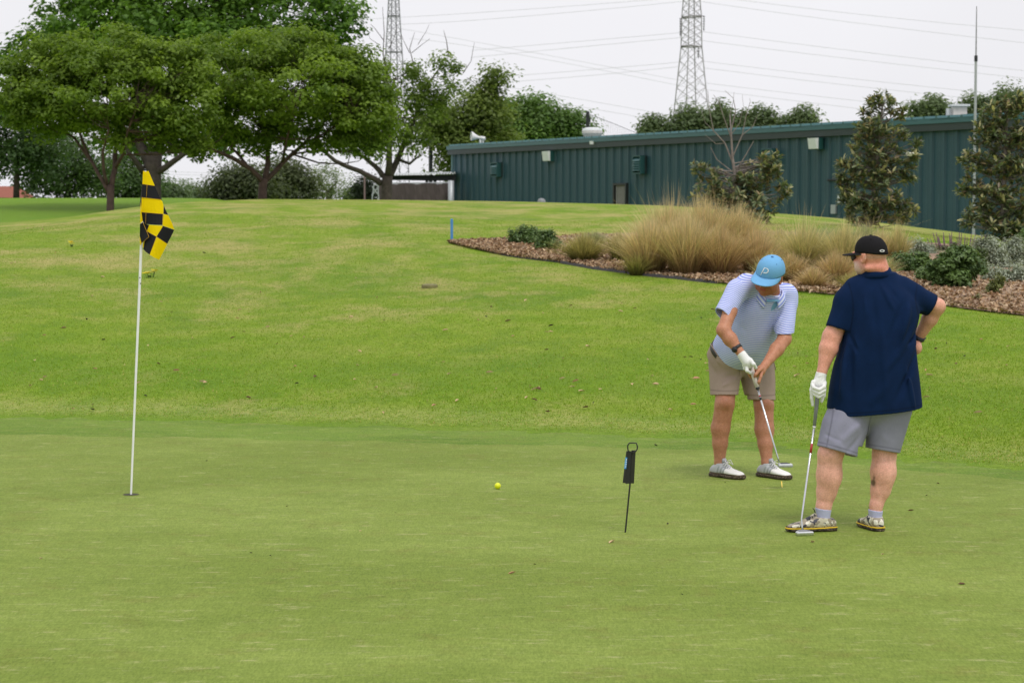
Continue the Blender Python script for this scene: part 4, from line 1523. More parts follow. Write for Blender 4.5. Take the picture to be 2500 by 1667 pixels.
def shrub(u, vb, lobes, n_clump, per, leaf, c0, c1, label, name='green_shrub', cat='shrub', group='green shrubs in the bed', clump_r=.10, dy=0.0, flat=.8, wide=.55):
    b = G(u, vb)
    Y = b.y
    sc = px(Y)
    root = empty(name, b, label, cat, group)
    # place lobes at the shrub's own distance, relative to the base pixel
    V, F, colr, centres = crown_leaves([(lu, lv, ru, rv, 0, .9) for lu, lv, ru, rv in lobes], Y, n_clump, per, leaf, c0, c1, clump_r=clump_r, shell=.35, flat=flat)
    keep = np.repeat((V.reshape(-1, 4, 3)[:, :, 2].min(1) > ground_z(b.x, b.y) - .02), 4)
    nk = int(keep.sum() // 4)
    V = V[keep] - np.array(b)
    fo = np_mesh('foliage', V, np.arange(4 * nk).reshape(nk, 4), M['shrub_leaf'], smooth=False, cols=colr[keep])
    fo.parent = root
    fo['kind'] = 'stuff'
    m_ = MB()
    for i in RNG.permutation(len(centres))[:16]:
        c = Vector(centres[i]) - b
        m_.tube([(RND.uniform(-.05, .05), RND.uniform(-.05, .05), 0), tuple(c * .5 + Vector((0, 0, .03))), tuple(c)], [.012, .008, .004], 5, False)
    part('stems', m_, M['bark'], root)
    return root


SG0, SG1 = (0.05, 0.10, 0.028), (0.18, 0.275, 0.08)
shrub(1282, 598, [(1262, 578, 20, 16), (1290, 572, 26, 20), (1312, 580, 12, 12), (1280, 586, 34, 12)], 70, 55, .045, SG0, SG1, 'small glossy green shrub left of its neighbour, near the blue stake')
shrub(1335, 612, [(1335, 588, 24, 22), (1345, 597, 20, 14), (1320, 598, 14, 12), (1335, 570, 12, 10)], 60, 55, .045, SG0, SG1, 'small glossy green shrub beside the olive grass mound, the nearer of the pair')
shrub(2212, 668, [(2195, 645, 26, 26), (2230, 648, 30, 26), (2250, 640, 22, 20), (2180, 650, 16, 18)], 90, 60, .055, SG0, SG1, 'green leafy shrub right behind the navy polo shoulder')
shrub(2325, 704, [(2310, 655, 44, 40), (2350, 640, 40, 34), (2330, 680, 52, 26), (2290, 670, 30, 26), (2375, 660, 22, 30), (2345, 612, 26, 14)], 170, 70, .06, SG0, SG1, 'large dense green shrub at the right edge of the bed')
shrub(2395, 668, [(2385, 640, 24, 26), (2392, 620, 16, 16)], 40, 50, .05, (0.05, .085, .03), (.15, .20, .07), 'lighter green shrub wedged between the large shrub and the silvery plants')
shrub(2498, 600, [(2490, 588, 16, 12), (2510, 580, 20, 16)], 40, 50, .05, SG0, SG1, 'green shrub at the right frame edge below the magnolia')
LV0, LV1 = (0.20, 0.235, 0.17), (0.48, 0.53, 0.42)
shrub(2420, 655, [(2415, 620, 34, 34), (2440, 640, 30, 28), (2405, 600, 24, 22)], 130, 60, .04, LV0, LV1, 'silvery grey-green mound right of the large green shrub', name='silver_shrub', group='silver-leaved mounds in the bed', flat=1.0)
shrub(2480, 650, [(2478, 618, 36, 36), (2500, 640, 34, 30), (2460, 642, 30, 22)], 130, 60, .04, LV0, LV1, 'silvery grey-green mound at the right frame edge', name='silver_shrub', group='silver-leaved mounds in the bed', flat=1.0)
shrub(2235, 622, [(2232, 604, 28, 18), (2262, 612, 20, 14), (2270, 625, 26, 14)], 80, 60, .04, LV0, LV1, 'small silvery mound between the black cap and the purple sage', name='silver_shrub', group='silver-leaved mounds in the bed', flat=1.0)
shrub(2005, 600, [(2000, 585, 40, 16), (2040, 588, 26, 12)], 60, 60, .04, (0.15, .17, .10), (.30, .34, .22), 'pale green mound on the slope before the middle magnolia', name='silver_shrub', group='silver-leaved mounds in the bed', flat=1.0)
shrub(2270, 690, [(2262, 672, 24, 18), (2285, 678, 20, 14)], 44, 50, .05, SG0, SG1, 'low green shrub between the leafy shrub and the large dense one')
shrub(2440, 690, [(2425, 672, 26, 16), (2460, 676, 28, 16), (2490, 668, 24, 18)], 70, 50, .04, LV0, LV1, 'low silvery mound in the mulch at the right frame edge', name='silver_shrub', group='silver-leaved mounds in the bed', flat=1.0)
shrub(2432, 722, [(2432, 698, 20, 16), (2420, 710, 14, 10), (2440, 685, 14, 12)], 34, 22, .045, (0.09, .11, .03), (.22, .25, .07), 'small straggly yellow-green plant in the mulch at the right', name='young_plant', cat='plant', group='small plants in the mulch', clump_r=.07)
shrub(2388, 735, [(2388, 728, 16, 8)], 14, 20, .03, (0.14, .14, .05), (.28, .27, .10), 'tiny low yellowish plant in the mulch below the large shrub', name='young_plant', cat='plant', group='small plants in the mulch', clump_r=.05)
shrub(1700, 668, [(1690, 655, 22, 14)], 14, 30, .05, (0.05, .09, .02), (.12, .17, .04), 'bit of green weed at the foot of the golden grasses', name='young_plant', cat='plant', group='small plants in the mulch', clump_r=.07)

# ---- purple sage: upright flower spikes over grey-green leaves
def sage(u, vb, wpx, hpx, n, label):
    b = G(u, vb)
    sc = px(b.y)
    root = empty('purple_sage', b, label, 'sage plant', 'purple sage plants')
    cols = simple('sage_spike', rgb(120, 82, 112, .8), .8, var=.3, scale=40)
    stem = simple('sage_stem', (0.16, 0.17, 0.09, 1), .8)
    base = None
    for i in range(n):
        h = hpx * sc * RND.uniform(.6, 1.0)
        x, y = RND.uniform(-.5, .5) * wpx * sc, RND.uniform(-.3, .3) * wpx * sc
        tx = x * 1.3 + RND.uniform(-.03, .03)
        m_ = MB()
        r = .016
        for q in range(8):
            t = .4 + .6 * q / 8
            m_.tube([(x + (tx - x) * t, y, h * t), (x + (tx - x) * (t + .05), y, h * (t + .055))], [r * (1.15 - t * .6), r * (.6 - t * .3)], 5)
        sp = part('flower_spike', m_, cols, root)
        part('stem', MB().tube([(x, y, 0), (x + (tx - x) * .45, y, h * .45)], .005, 4), stem, sp)
    V, F, colr, c = crown_leaves([(u, vb - hpx * .22, wpx * .5, hpx * .22, 0, .6)], b.y, 30, 40, .05, (.10, .11, .06), (.22, .22, .13), clump_r=.08, shell=.2)
    fo = np_mesh('foliage', V - np.array(b), F, M['shrub_leaf'], smooth=False, cols=colr)
    fo.parent = root
    fo['kind'] = 'stuff'


sage(2335, 616, 104, 50, 30, 'purple sage with upright flower spikes before the right-hand magnolia')
sage(1905, 590, 66, 36, 16, 'small purple sage behind the golden grasses, right of the bare-topped magnolia')

# ---- magnolias with large glossy leaves
M['mag_leaf'] = leaf_mat('magnolia_leaf', 0.25, 0.38, 0.45)
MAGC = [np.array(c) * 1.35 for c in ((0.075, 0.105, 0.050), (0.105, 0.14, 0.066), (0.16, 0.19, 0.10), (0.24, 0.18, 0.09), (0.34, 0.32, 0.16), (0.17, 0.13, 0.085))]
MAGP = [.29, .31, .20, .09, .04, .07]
leaf_meshes = []


def magnolia_leaf_mesh(ci):
    """a long oval folded leaf, 12 triangles, length 1 along x"""
    me = bpy.data.meshes.new('leaf')
    V = [(0, 0, 0), (.18, .12, .03), (.5, .17, .045), (.82, .11, .02), (1, 0, -.06), (.82, -.11, .02), (.5, -.17, .045), (.18, -.12, .03), (.18, 0, -.005), (.5, 0, 0), (.82, 0, -.02)]
    F = [(0, 8, 1), (1, 8, 9, 2), (2, 9, 10, 3), (3, 10, 4), (0, 7, 8), (7, 6, 9, 8), (6, 5, 10, 9), (5, 4, 10)]
    me.from_pydata(V, [], F)
    me.update()
    a = me.color_attributes.new('col', 'FLOAT_COLOR', 'POINT')
    c4 = np.ones((len(V), 4), dtype=np.float32)
    c4[:, :3] = MAGC[ci]
    a.data.foreach_set('color', c4.ravel())
    me.materials.append(M['mag_leaf'])
    return me


leaf_meshes = [magnolia_leaf_mesh(i) for i in range(len(MAGC))]
LEAFV = np.array([v.co[:] for v in leaf_meshes[0].vertices])
LEAFF = np.array([(0, 8, 1), (1, 8, 9), (1, 9, 2), (2, 9, 10), (2, 10, 3), (3, 10, 4), (0, 7, 8), (7, 6, 9), (7, 9, 8), (6, 5, 10), (6, 10, 9), (5, 4, 10)])


def magnolia(u, vb, Y, lobes, n_whorl, label, trunk, bare=(), flowers=(), leaf=.15, n_part=300):
    b = P(u, vb, Y)
    b = Vector((b.x, Y, ground_z(b.x, Y)))
    sc = px(Y)
    root = empty('magnolia_tree', b, label, 'magnolia tree', 'young magnolias by the green building')
    bn = np.array(b)
    rng = RNG
    vol = np.array([l[2] * l[3] for l in lobes], float)
    vol /= vol.sum()
    tips = []
    for l, w in zip(lobes, vol):
        c = np.array(P(l[0], l[1], Y + (l[4] if len(l) > 4 else 0)))
        k = max(4, int(n_whorl * w))
        d = rng.normal(size=(k, 3))
        d /= np.linalg.norm(d, axis=1)[:, None]
        rr = .35 + .65 * rng.random(k) ** .6
        tips.append(c + d * rr[:, None] * np.array([l[2] * sc, l[2] * sc * .9, l[3] * sc]))
    tips = np.concatenate(tips)
    tips = tips[tips[:, 2] > b.z + .1]
    # trunk and branches
    tp = [P(x, y, Y) - b for x, y, r in trunk]
    tp[0] = Vector((tp[0].x, 0, -.03))
    tr_ = [r * sc for x, y, r in trunk]
    part('trunk', MB().tube(tp, tr_, 8), M['bark_pale'], root, True)
    m_ = MB()
    tpts = []
    for i in range(len(tp) - 1):
        for q in range(6):
            tpts.append(tp[i] + (tp[i + 1] - tp[i]) * q / 6)
    TA = np.array([tuple(p) for p in tpts])
    for t in tips[rng.permutation(len(tips))[:int(len(tips) * .55)]]:
        t = t - bn
        dd = np.linalg.norm(TA - t, axis=1) + np.where(TA[:, 2] > t[2] - .12, 1.0, 0)
        j = int(np.argmin(dd))
        pp = limb_pts(TA[j], t, .05, 3)
        m_.tube(pp, [.014, .010, .007, .004], 4, False)
    for lb in bare:
        m_.tube([P(x, y, Y + dy) - b for x, y, r, dy in lb], [q[2] * sc * .6 for q in lb], 5, False)
    br = part('branches', m_, M['bark_pale'], root)
    br['kind'] = 'stuff'
    # whorls of leaves round each branch tip
    O, X, Z, L, Cc = [], [], [], [], []
    for t in tips:
        ax = t - bn
        ax[2] = abs(ax[2]) * .6 + .5
        ax = ax / np.linalg.norm(ax) + rng.normal(size=3) * .25
        ax /= np.linalg.norm(ax)
        k = rng.integers(9, 15)
        for q in range(k):
            d = rng.normal(size=3)
            d -= ax * d.dot(ax)
            d /= np.linalg.norm(d)
            upf = rng.random()
            d = d * (1.0 - .55 * upf) + ax * (.75 * upf)
            d[2] -= .25 * (1 - upf)
            d /= np.linalg.norm(d)
            z = ax - d * ax.dot(d)
            z /= np.linalg.norm(z) + 1e-6
            O.append(t - ax * .10 * rng.random())
            X.append(d)
            Z.append(z)
            L.append(leaf * (.65 + .6 * rng.random()))
            pr = np.array(MAGP)
            ci = rng.choice(len(MAGC), p=pr / pr.sum())
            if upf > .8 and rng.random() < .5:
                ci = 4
            Cc.append(ci)
    O, X, Z, L, Cc = map(np.array, (O, X, Z, L, Cc))
    order = np.argsort(O[:, 1])          # nearest to the camera first: those are the leaves one can tell apart
    for i in order[:n_part]:
        me = leaf_meshes[Cc[i]]
        lf = bpy.data.objects.new('leaf', me)
        COL.objects.link(lf)
        lf.parent = root
        x, z = Vector(X[i]), Vector(Z[i])
        y = z.cross(x)
        R = Matrix((x, y, z)).transposed().to_4x4()
        lf.matrix_local = Matrix.Translation(Vector(O[i]) - b) @ R @ Matrix.Scale(float(L[i]), 4)
    ii = order[n_part:]
    Yv = np.cross(Z[ii], X[ii])
    V = (O[ii] - bn)[:, None, :] + L[ii][:, None, None] * (LEAFV[None, :, 0:1] * X[ii][:, None, :] + LEAFV[None, :, 1:2] * Yv[:, None, :] + LEAFV[None, :, 2:3] * Z[ii][:, None, :])
    nv = len(LEAFV)
    F = (LEAFF[None] + (np.arange(len(ii)) * nv)[:, None, None]).reshape(-1, 3)
    cc = np.array(MAGC)[Cc[ii]] * (0.75 + .45 * rng.random(len(ii)))[:, None]
    fo = np_mesh('foliage', V.reshape(-1, 3), F, M['mag_leaf'], smooth=False, cols=np.repeat(cc, nv, 0))
    fo.parent = root
    fo['kind'] = 'stuff'
    # creamy flowers
    fm = simple('magnolia_petal', (0.78, 0.76, 0.66, 1), .5, var=.04)
    for fu, fv, fr in flowers:
        c = P(fu, fv, Y - lobes[0][2] * sc * .6) - b
        fl_ = None
        for q in range(7):
            a = q * 2 * math.pi / 7
            r = fr * sc
            pv = MB()
            ca, sa = math.cos(a), math.sin(a)
            def pt_(rad, wd, z):
                return [(c.x + ca * rad - sa * wd, c.y + sa * rad + ca * wd, c.z + z), (c.x + ca * rad + sa * wd, c.y + sa * rad - ca * wd, c.z + z)]
            vv = pt_(.1 * r, .15 * r, -.3 * r) + pt_(.7 * r, .42 * r, -.1 * r) + pt_(.95 * r, .3 * r, .45 * r) + pt_(.8 * r, .05 * r, .7 * r)
            pv.add(vv, [(0, 1, 3, 2), (2, 3, 5, 4), (4, 5, 7, 6)])
            if fl_ is None:
                fl_ = part('flower', pv, fm, root)
            else:
                part('petal', pv, fm, fl_)
    return root


magnolia(1808, 590, 45, [(1790, 455, 62, 42), (1850, 430, 56, 44), (1880, 400, 30, 34), (1700, 402, 24, 16), (1730, 430, 40, 24), (1760, 490, 60, 36), (1840, 500, 56, 44), (1915, 470, 30, 26),
                         (1860, 540, 40, 28), (1720, 470, 30, 26), (1895, 390, 20, 22)], 330,
         'spreading magnolia with bare grey twigs on top, behind the golden grasses',
         [(1808, 590, 6), (1800, 520, 5), (1795, 440, 4.5), (1788, 380, 3), (1785, 330, 2.2), (1782, 280, 1.2)],
         bare=[[(1790, 400, 4, 0), (1770, 350, 3, .1), (1742, 320, 2.2, .1), (1732, 270, 1.4, .1), (1728, 222, .8, .1)],
               [(1786, 340, 3, 0), (1768, 290, 2, -.1), (1755, 250, 1.4, -.1), (1742, 232, .8, -.1)],
               [(1785, 320, 2.6, 0), (1796, 270, 1.8, .1), (1790, 240, 1.2, .1), (1770, 222, .7, .1)],
               [(1790, 380, 3, 0), (1812, 330, 2.2, 0), (1822, 280, 1.6, 0), (1832, 248, .9, 0), (1830, 240, .6, 0)],
               [(1812, 330, 2, 0), (1838, 310, 1.4, 0), (1850, 280, .8, 0)],
               [(1782, 280, 1.6, 0), (1790, 250, 1.0, 0), (1792, 226, .6, 0)],
               [(1795, 420, 3, 0), (1820, 380, 2.2, -.1), (1840, 345, 1.5, -.1)],
               [(1788, 420, 2.6, 0), (1750, 390, 1.8, 0), (1735, 360, 1.2, 0)],
               [(1770, 350, 2, .1), (1748, 352, 1.4, .1), (1722, 330, .8, .1)],
               [(1742, 320, 1.4, .1), (1722, 300, 1, .1), (1712, 268, .6, .1)],
               [(1785, 330, 1.8, 0), (1806, 300, 1.3, 0), (1815, 260, .8, 0), (1812, 232, .5, 0)]])
magnolia(2118, 590, 46, [(2155, 245, 36, 22), (2120, 262, 22, 22), (2190, 270, 22, 24), (2130, 305, 44, 30), (2180, 325, 36, 24), (2110, 360, 44, 34), (2160, 375, 44, 34), (2220, 380, 26, 26),
                         (2238, 345, 12, 16), (2090, 420, 46, 34), (2150, 430, 50, 36), (2220, 420, 26, 30), (2085, 480, 48, 36), (2150, 490, 54, 36), (2215, 510, 30, 28), (2100, 535, 48, 26),
                         (2180, 535, 50, 20), (2052, 552, 18, 10), (2055, 440, 20, 18), (2060, 400, 18, 16)], 520,
         'tall narrow magnolia with one white bloom, behind the black cap',
         [(2118, 600, 6), (2130, 500, 5), (2140, 400, 4.5), (2150, 310, 3.5), (2155, 250, 2)], flowers=[(2222, 380, 11)])
magnolia(2450, 612, 44, [(2460, 262, 46, 26), (2420, 285, 36, 26), (2500, 250, 40, 26), (2395, 330, 34, 28), (2450, 330, 50, 36), (2510, 330, 44, 44), (2375, 390, 30, 30), (2430, 400, 48, 40),
                         (2500, 410, 50, 44), (2365, 455, 32, 28), (2420, 470, 48, 34), (2490, 490, 50, 44), (2390, 520, 36, 26), (2440, 545, 50, 34), (2500, 560, 44, 30), (2360, 545, 22, 16), (2430, 585, 40, 18)], 640,
         'broad tall magnolia at the right edge of the photograph',
         [(2450, 620, 7), (2448, 520, 6), (2452, 400, 5), (2458, 300, 3.5), (2462, 250, 2)], flowers=[(2489, 329, 7)])


# ================================================================== people: bodies grown as one continuous surface from a distance field
class Field:
    def __init__(s, lo, hi, h):
        s.h = h
        s.lo = np.array(lo, float)
        n = np.ceil((np.array(hi, float) - s.lo) / h).astype(int) + 1
        s.n = n
        s.ax = [s.lo[i] + h * np.arange(n[i]) for i in range(3)]
        s.F = np.full(tuple(n), 0.15, dtype=np.float32)

    def _sub(s, lo, hi):
        a = np.clip(np.floor((np.array(lo) - s.lo) / s.h).astype(int), 0, s.n)
        b = np.clip(np.ceil((np.array(hi) - s.lo) / s.h).astype(int) + 1, 0, s.n)
        sl = tuple(slice(int(i), int(j)) for i, j in zip(a, b))
        X = s.ax[0][sl[0]][:, None, None].astype(np.float32)
        Y = s.ax[1][sl[1]][None, :, None].astype(np.float32)
        Z = s.ax[2][sl[2]][None, None, :].astype(np.float32)
        return sl, X, Y, Z

    def add(s, fn, lo, hi, k=0.02, op='u'):
        m = max(k, .035) + 4 * s.h
        sl, X, Y, Z = s._sub(np.array(lo) - m, np.array(hi) + m)
        A = s.F[sl]
        if A.size == 0:
            return s
        d = fn(X, Y, Z)
        if op == 'u':
            if k > 0:
                t = np.clip(0.5 + 0.5 * (A - d) / k, 0, 1)
                s.F[sl] = A * (1 - t) + d * t - k * t * (1 - t)
            else:
                s.F[sl] = np.minimum(A, d)
        elif op == 'sub':
            s.F[sl] = np.maximum(A, -d)
        elif op == 'cut':
            s.F[sl] = np.maximum(A, d)
        elif op == 'disp':
            s.F[sl] = A - d
        return s

    def cone(s, p0, p1, r0, r1, k=0.02, op='u'):
        p0, p1 = np.array(p0, float), np.array(p1, float)
        v = p1 - p0
        L2 = float(v @ v) + 1e-12

        def fn(X, Y, Z):
            t = np.clip(((X - p0[0]) * v[0] + (Y - p0[1]) * v[1] + (Z - p0[2]) * v[2]) / L2, 0, 1)
            dx, dy, dz = X - p0[0] - t * v[0], Y - p0[1] - t * v[1], Z - p0[2] - t * v[2]
            return np.sqrt(dx * dx + dy * dy + dz * dz) - (r0 + (r1 - r0) * t)
        r = max(r0, r1)
        return s.add(fn, np.minimum(p0, p1) - r, np.maximum(p0, p1) + r, k, op)

    def chain(s, pts, rad, k=0.02):
        for i in range(len(pts) - 1):
            s.cone(pts[i], pts[i + 1], rad[i], rad[i + 1], k)
        return s

    def ell(s, c, r, R=None, k=0.02, op='u'):
        """R columns are the ellipsoid's axes in world space"""
        c, r = np.array(c, float), np.array(r, float)
        R = np.eye(3) if R is None else np.array(R, float)

        def fn(X, Y, Z):
            x, y, z = X - c[0], Y - c[1], Z - c[2]
            q = [(x * R[0, i] + y * R[1, i] + z * R[2, i]) / r[i] for i in range(3)]
            k0 = np.sqrt(q[0] ** 2 + q[1] ** 2 + q[2] ** 2)
            k1 = np.sqrt((q[0] / r[0]) ** 2 + (q[1] / r[1]) ** 2 + (q[2] / r[2]) ** 2) + 1e-6
            return k0 * (k0 - 1) / k1
        e = np.sqrt(((R * r) ** 2).sum(1))
        return s.add(fn, c - e, c + e, k, op)

    def loft(s, secs, R, o, k=0.02, n=2.3, cap=0.0, op='u'):
        """secs rows: (t, c1, c2, a, b) along axis R[:,2] from origin o; a, b half sizes along R[:,0], R[:,1]"""
        S = np.array(secs, float)
        S = S[np.argsort(S[:, 0])]
        tt = np.linspace(S[0, 0], S[-1, 0], 90)
        # smooth the section tables
        tab = []
        for c in range(1, 5):
            y = np.interp(tt, S[:, 0], S[:, c])
            yy = np.concatenate([[y[0]] * 5, y, [y[-1]] * 5])
            ker = np.hanning(13)[1:-1]
            ker /= ker.sum()
            tab.append(np.convolve(yy, ker, 'valid'))
        o = np.array(o, float)
        R = np.array(R, float)

        def fn(X, Y, Z):
            x, y, z = X - o[0], Y - o[1], Z - o[2]
            q = [x * R[0, i] + y * R[1, i] + z * R[2, i] for i in range(3)]
            t = np.clip(q[2], tt[0], tt[-1])
            c1, c2, a, b = [np.interp(t, tt, tb).astype(np.float32) for tb in tab]
            e = (np.abs((q[0] - c1) / a) ** n + np.abs((q[1] - c2) / b) ** n) ** (1.0 / n)
            d = (e - 1) * np.minimum(a, b)
            over = np.maximum(q[2] - tt[-1], tt[0] - q[2])
            return np.where(over > 0, np.sqrt(np.maximum(d, 0) ** 2 + over ** 2) if cap == 0 else np.maximum(d, over), d)
        pts = []
        for row in S:
            for sa in (-1, 1):
                for sb in (-1, 1):
                    pts.append(o + R[:, 0] * (row[1] + sa * row[3]) + R[:, 1] * (row[2] + sb * row[4]) + R[:, 2] * row[0])
        pts = np.array(pts)
        return s.add(fn, pts.min(0), pts.max(0), k, op)

    def like(s):
        o = Field.__new__(Field)
        o.h, o.lo, o.n, o.ax = s.h, s.lo, s.n, s.ax
        o.F = np.full(tuple(s.n), 0.15, dtype=np.float32)
        return o

    def merge(s, o, k=.02):
        t = np.clip(0.5 + 0.5 * (s.F - o.F) / k, 0, 1)
        s.F = s.F * (1 - t) + o.F * t - k * t * (1 - t)
        return s

    def plane(s, p, nrm, lo, hi):
        """cut away everything on the side the normal points to, inside the box"""
        p, nrm = np.array(p, float), np.array(nrm, float)
        nrm = nrm / np.linalg.norm(nrm)
        return s.add(lambda X, Y, Z: (X - p[0]) * nrm[0] + (Y - p[1]) * nrm[1] + (Z - p[2]) * nrm[2], lo, hi, 0, 'cut')

    def fold(s, p0, p1, w, amp):
        """a soft crease or ridge in cloth along a segment"""
        p0, p1 = np.array(p0, float), np.array(p1, float)
        v = p1 - p0
        L2 = float(v @ v) + 1e-12

        def fn(X, Y, Z):
            t = np.clip(((X - p0[0]) * v[0] + (Y - p0[1]) * v[1] + (Z - p0[2]) * v[2]) / L2, 0, 1)
            dx, dy, dz = X - p0[0] - t * v[0], Y - p0[1] - t * v[1], Z - p0[2] - t * v[2]
            d2 = dx * dx + dy * dy + dz * dz
            return amp * np.exp(-d2 / (w * w)) * (0.25 + np.sin(math.pi * np.clip(t, 0, 1)) * .75)
        m = 2.6 * w
        return s.add(fn, np.minimum(p0, p1) - m, np.maximum(p0, p1) + m, 0, 'disp')

    def ripple(s, amp, seed, freq=14.0):
        r = np.random.default_rng(seed)
        X, Y, Z = s.ax[0][:, None, None], s.ax[1][None, :, None], s.ax[2][None, None, :]
        d = 0
        for _ in range(5):
            k = r.normal(size=3)
            k = k / np.linalg.norm(k) * freq * r.uniform(.7, 2.2)
            k[2] *= .45
            d = d + np.sin(X * k[0] + Y * k[1] + Z * k[2] + r.uniform(0, 6.28)) / 5
        s.F -= (amp * d).astype(np.float32)
        return s

    def mesh(s, smooth=2):
        F = s.F
        h = s.h
        ins = F < 0
        nx, ny, nz = F.shape
        cnt = np.zeros((nx - 1, ny - 1, nz - 1), dtype=np.uint8)
        for i in (0, 1):
            for j in (0, 1):
                for k in (0, 1):
                    cnt += ins[i:nx - 1 + i, j:ny - 1 + j, k:nz - 1 + k]
        act = (cnt > 0) & (cnt < 8)
        ci = np.argwhere(act)
        idx = np.full(act.shape, -1, dtype=np.int64)
        idx[act] = np.arange(len(ci))
        acc = np.zeros((len(ci), 3))
        num = np.zeros(len(ci))
        cor = [(i, j, k) for i in (0, 1) for j in (0, 1) for k in (0, 1)]
        val = {c: F[ci[:, 0] + c[0], ci[:, 1] + c[1], ci[:, 2] + c[2]] for c in cor}
        for a in cor:
            for d in range(3):
                if a[d] == 0:
                    b = tuple(1 if q == d else a[q] for q in range(3))
                    fa, fb = val[a], val[b]
                    m = (fa < 0) != (fb < 0)
                    t = np.where(m, fa / np.where(m, fa - fb, 1), 0)
                    p = np.tile(np.array(a, float), (len(ci), 1))
                    p[:, d] += t
                    acc += np.where(m[:, None], p, 0)
                    num += m
        V = (ci + acc / num[:, None]) * h + s.lo
        quads = []
        for d in range(3):
            u, w = (d + 1) % 3, (d + 2) % 3
            sa = [slice(None)] * 3
            sb = [slice(None)] * 3
            sa[d], sb[d] = slice(0, F.shape[d] - 1), slice(1, F.shape[d])
            A, B = ins[tuple(sa)], ins[tuple(sb)]
            e = np.argwhere(A != B)
            e = e[(e[:, u] > 0) & (e[:, w] > 0) & (e[:, u] < F.shape[u] - 1) & (e[:, w] < F.shape[w] - 1)]
            sgn = A[e[:, 0], e[:, 1], e[:, 2]]
            q = []
            for du, dw in ((-1, -1), (0, -1), (0, 0), (-1, 0)):
                c = e.copy()
                c[:, u] += du
                c[:, w] += dw
                q.append(idx[c[:, 0], c[:, 1], c[:, 2]])
            q = np.stack(q, 1)
            q = np.where(sgn[:, None], q, q[:, ::-1])
            quads.append(q)
        Q = np.concatenate(quads)
        Q = Q[(Q >= 0).all(1)]
        for _ in range(smooth):       # light relaxation
            S = np.zeros_like(V)
            N = np.zeros(len(V))
            for a, b in ((0, 1), (1, 2), (2, 3), (3, 0)):
                np.add.at(S, Q[:, a], V[Q[:, b]])
                np.add.at(N, Q[:, a], 1)
            V = V * .5 + .5 * S / np.maximum(N, 1)[:, None]
        return V, Q


def seg_dist(V, p0, p1):
    p0, p1 = np.array(p0, float), np.array(p1, float)
    v = p1 - p0
    t = np.clip((V - p0) @ v / (v @ v), 0, 1)
    return np.linalg.norm(V - p0 - t[:, None] * v, axis=1)


def frame(fwd, up):
    """columns: right, forward, up"""
    f = Vector(fwd).normalized()
    u = Vector(up)
    u = (u - f * u.dot(f)).normalized()
    r = f.cross(u)
    return np.array([[r[i], f[i], u[i]] for i in range(3)])


def L2W(c, R, p):
    return np.array(c) + R @ np.array(p, float)


def child_np(name, V, Q, mat, root, cols=None, floats=None):
    o = np_mesh(name, V - np.array(root.location), Q, mat, smooth=True, cols=cols, floats=floats)
    o.parent = root
    return o


def child_mb(name, mb, mat, root, smooth_=True):
    """mb in world coordinates"""
    rl = Vector(root.location)
    m2 = MB()
    m2.v = [tuple(Vector(v) - rl) for v in mb.v]
    m2.f = mb.f
    return part(name, m2, mat, root, smooth_)


def skin_material(name):
    t = NT(name)
    v = t.coord('Object')
    n = t.noise(v, 26, 5, .65)
    n2 = t.noise(v, 140, 3, .6)
    c = t.mix(1.0, t.attr('col'), t.ramp(n, [(.36, (.90, .86, .84)), (.64, (1.08, 1.08, 1.08))]), 'MULTIPLY')
    c = t.mix(1.0, c, t.ramp(n2, [(.38, (.90, .86, .84)), (.62, (1.08, 1.08, 1.08))]), 'MULTIPLY')
    t.color(c)
    t.set(Roughness=.5)
    t.b.inputs['Specular IOR Level'].default_value = .35
    t.b.inputs['Subsurface Weight'].default_value = .12
    t.b.inputs['Subsurface Radius'].default_value = (.012, .005, .003)
    t.bump(n2, .12, .003)
    return t.m


def cloth(name, col, weave=420, var=.10, rough=.85, bump=.15):
    t = NT(name)
    v = t.coord('Object')
    n = t.noise(v, 9, 5, .6)
    w = t.noise(v, weave, 2, .5)
    c = t.mix(1.0, col if len(col) == 4 else (*col, 1), t.ramp(n, [(.3, (1 - var,) * 3), (.7, (1 + var,) * 3)]), 'MULTIPLY')
    c = t.mix(1.0, c, t.ramp(w, [(.3, (.9,) * 3), (.7, (1.08,) * 3)]), 'MULTIPLY')
    t.color(t.mix(t.attr('seam', 'Fac'), c, tuple(x * .45 for x in col[:3])))
    t.set(Roughness=rough)
    t.b.inputs['Specular IOR Level'].default_value = .15
    t.b.inputs['Sheen Weight'].default_value = .0
    wr = t.noise(t.coord('Object', scale=(1.0, 1.0, .45)), 24, 5, .6)
    b1 = t.n.new('ShaderNodeBump')
    b1.inputs['Strength'].default_value = .55
    b1.inputs['Distance'].default_value = .012
    t.l.new(wr, b1.inputs['Height'])
    t.bump(w, bump, .002)
    bn = [n_ for n_ in t.n if n_.type == 'BUMP' and n_ is not b1][0]
    t.l.new(b1.outputs[0], bn.inputs['Normal'])
    return t.m


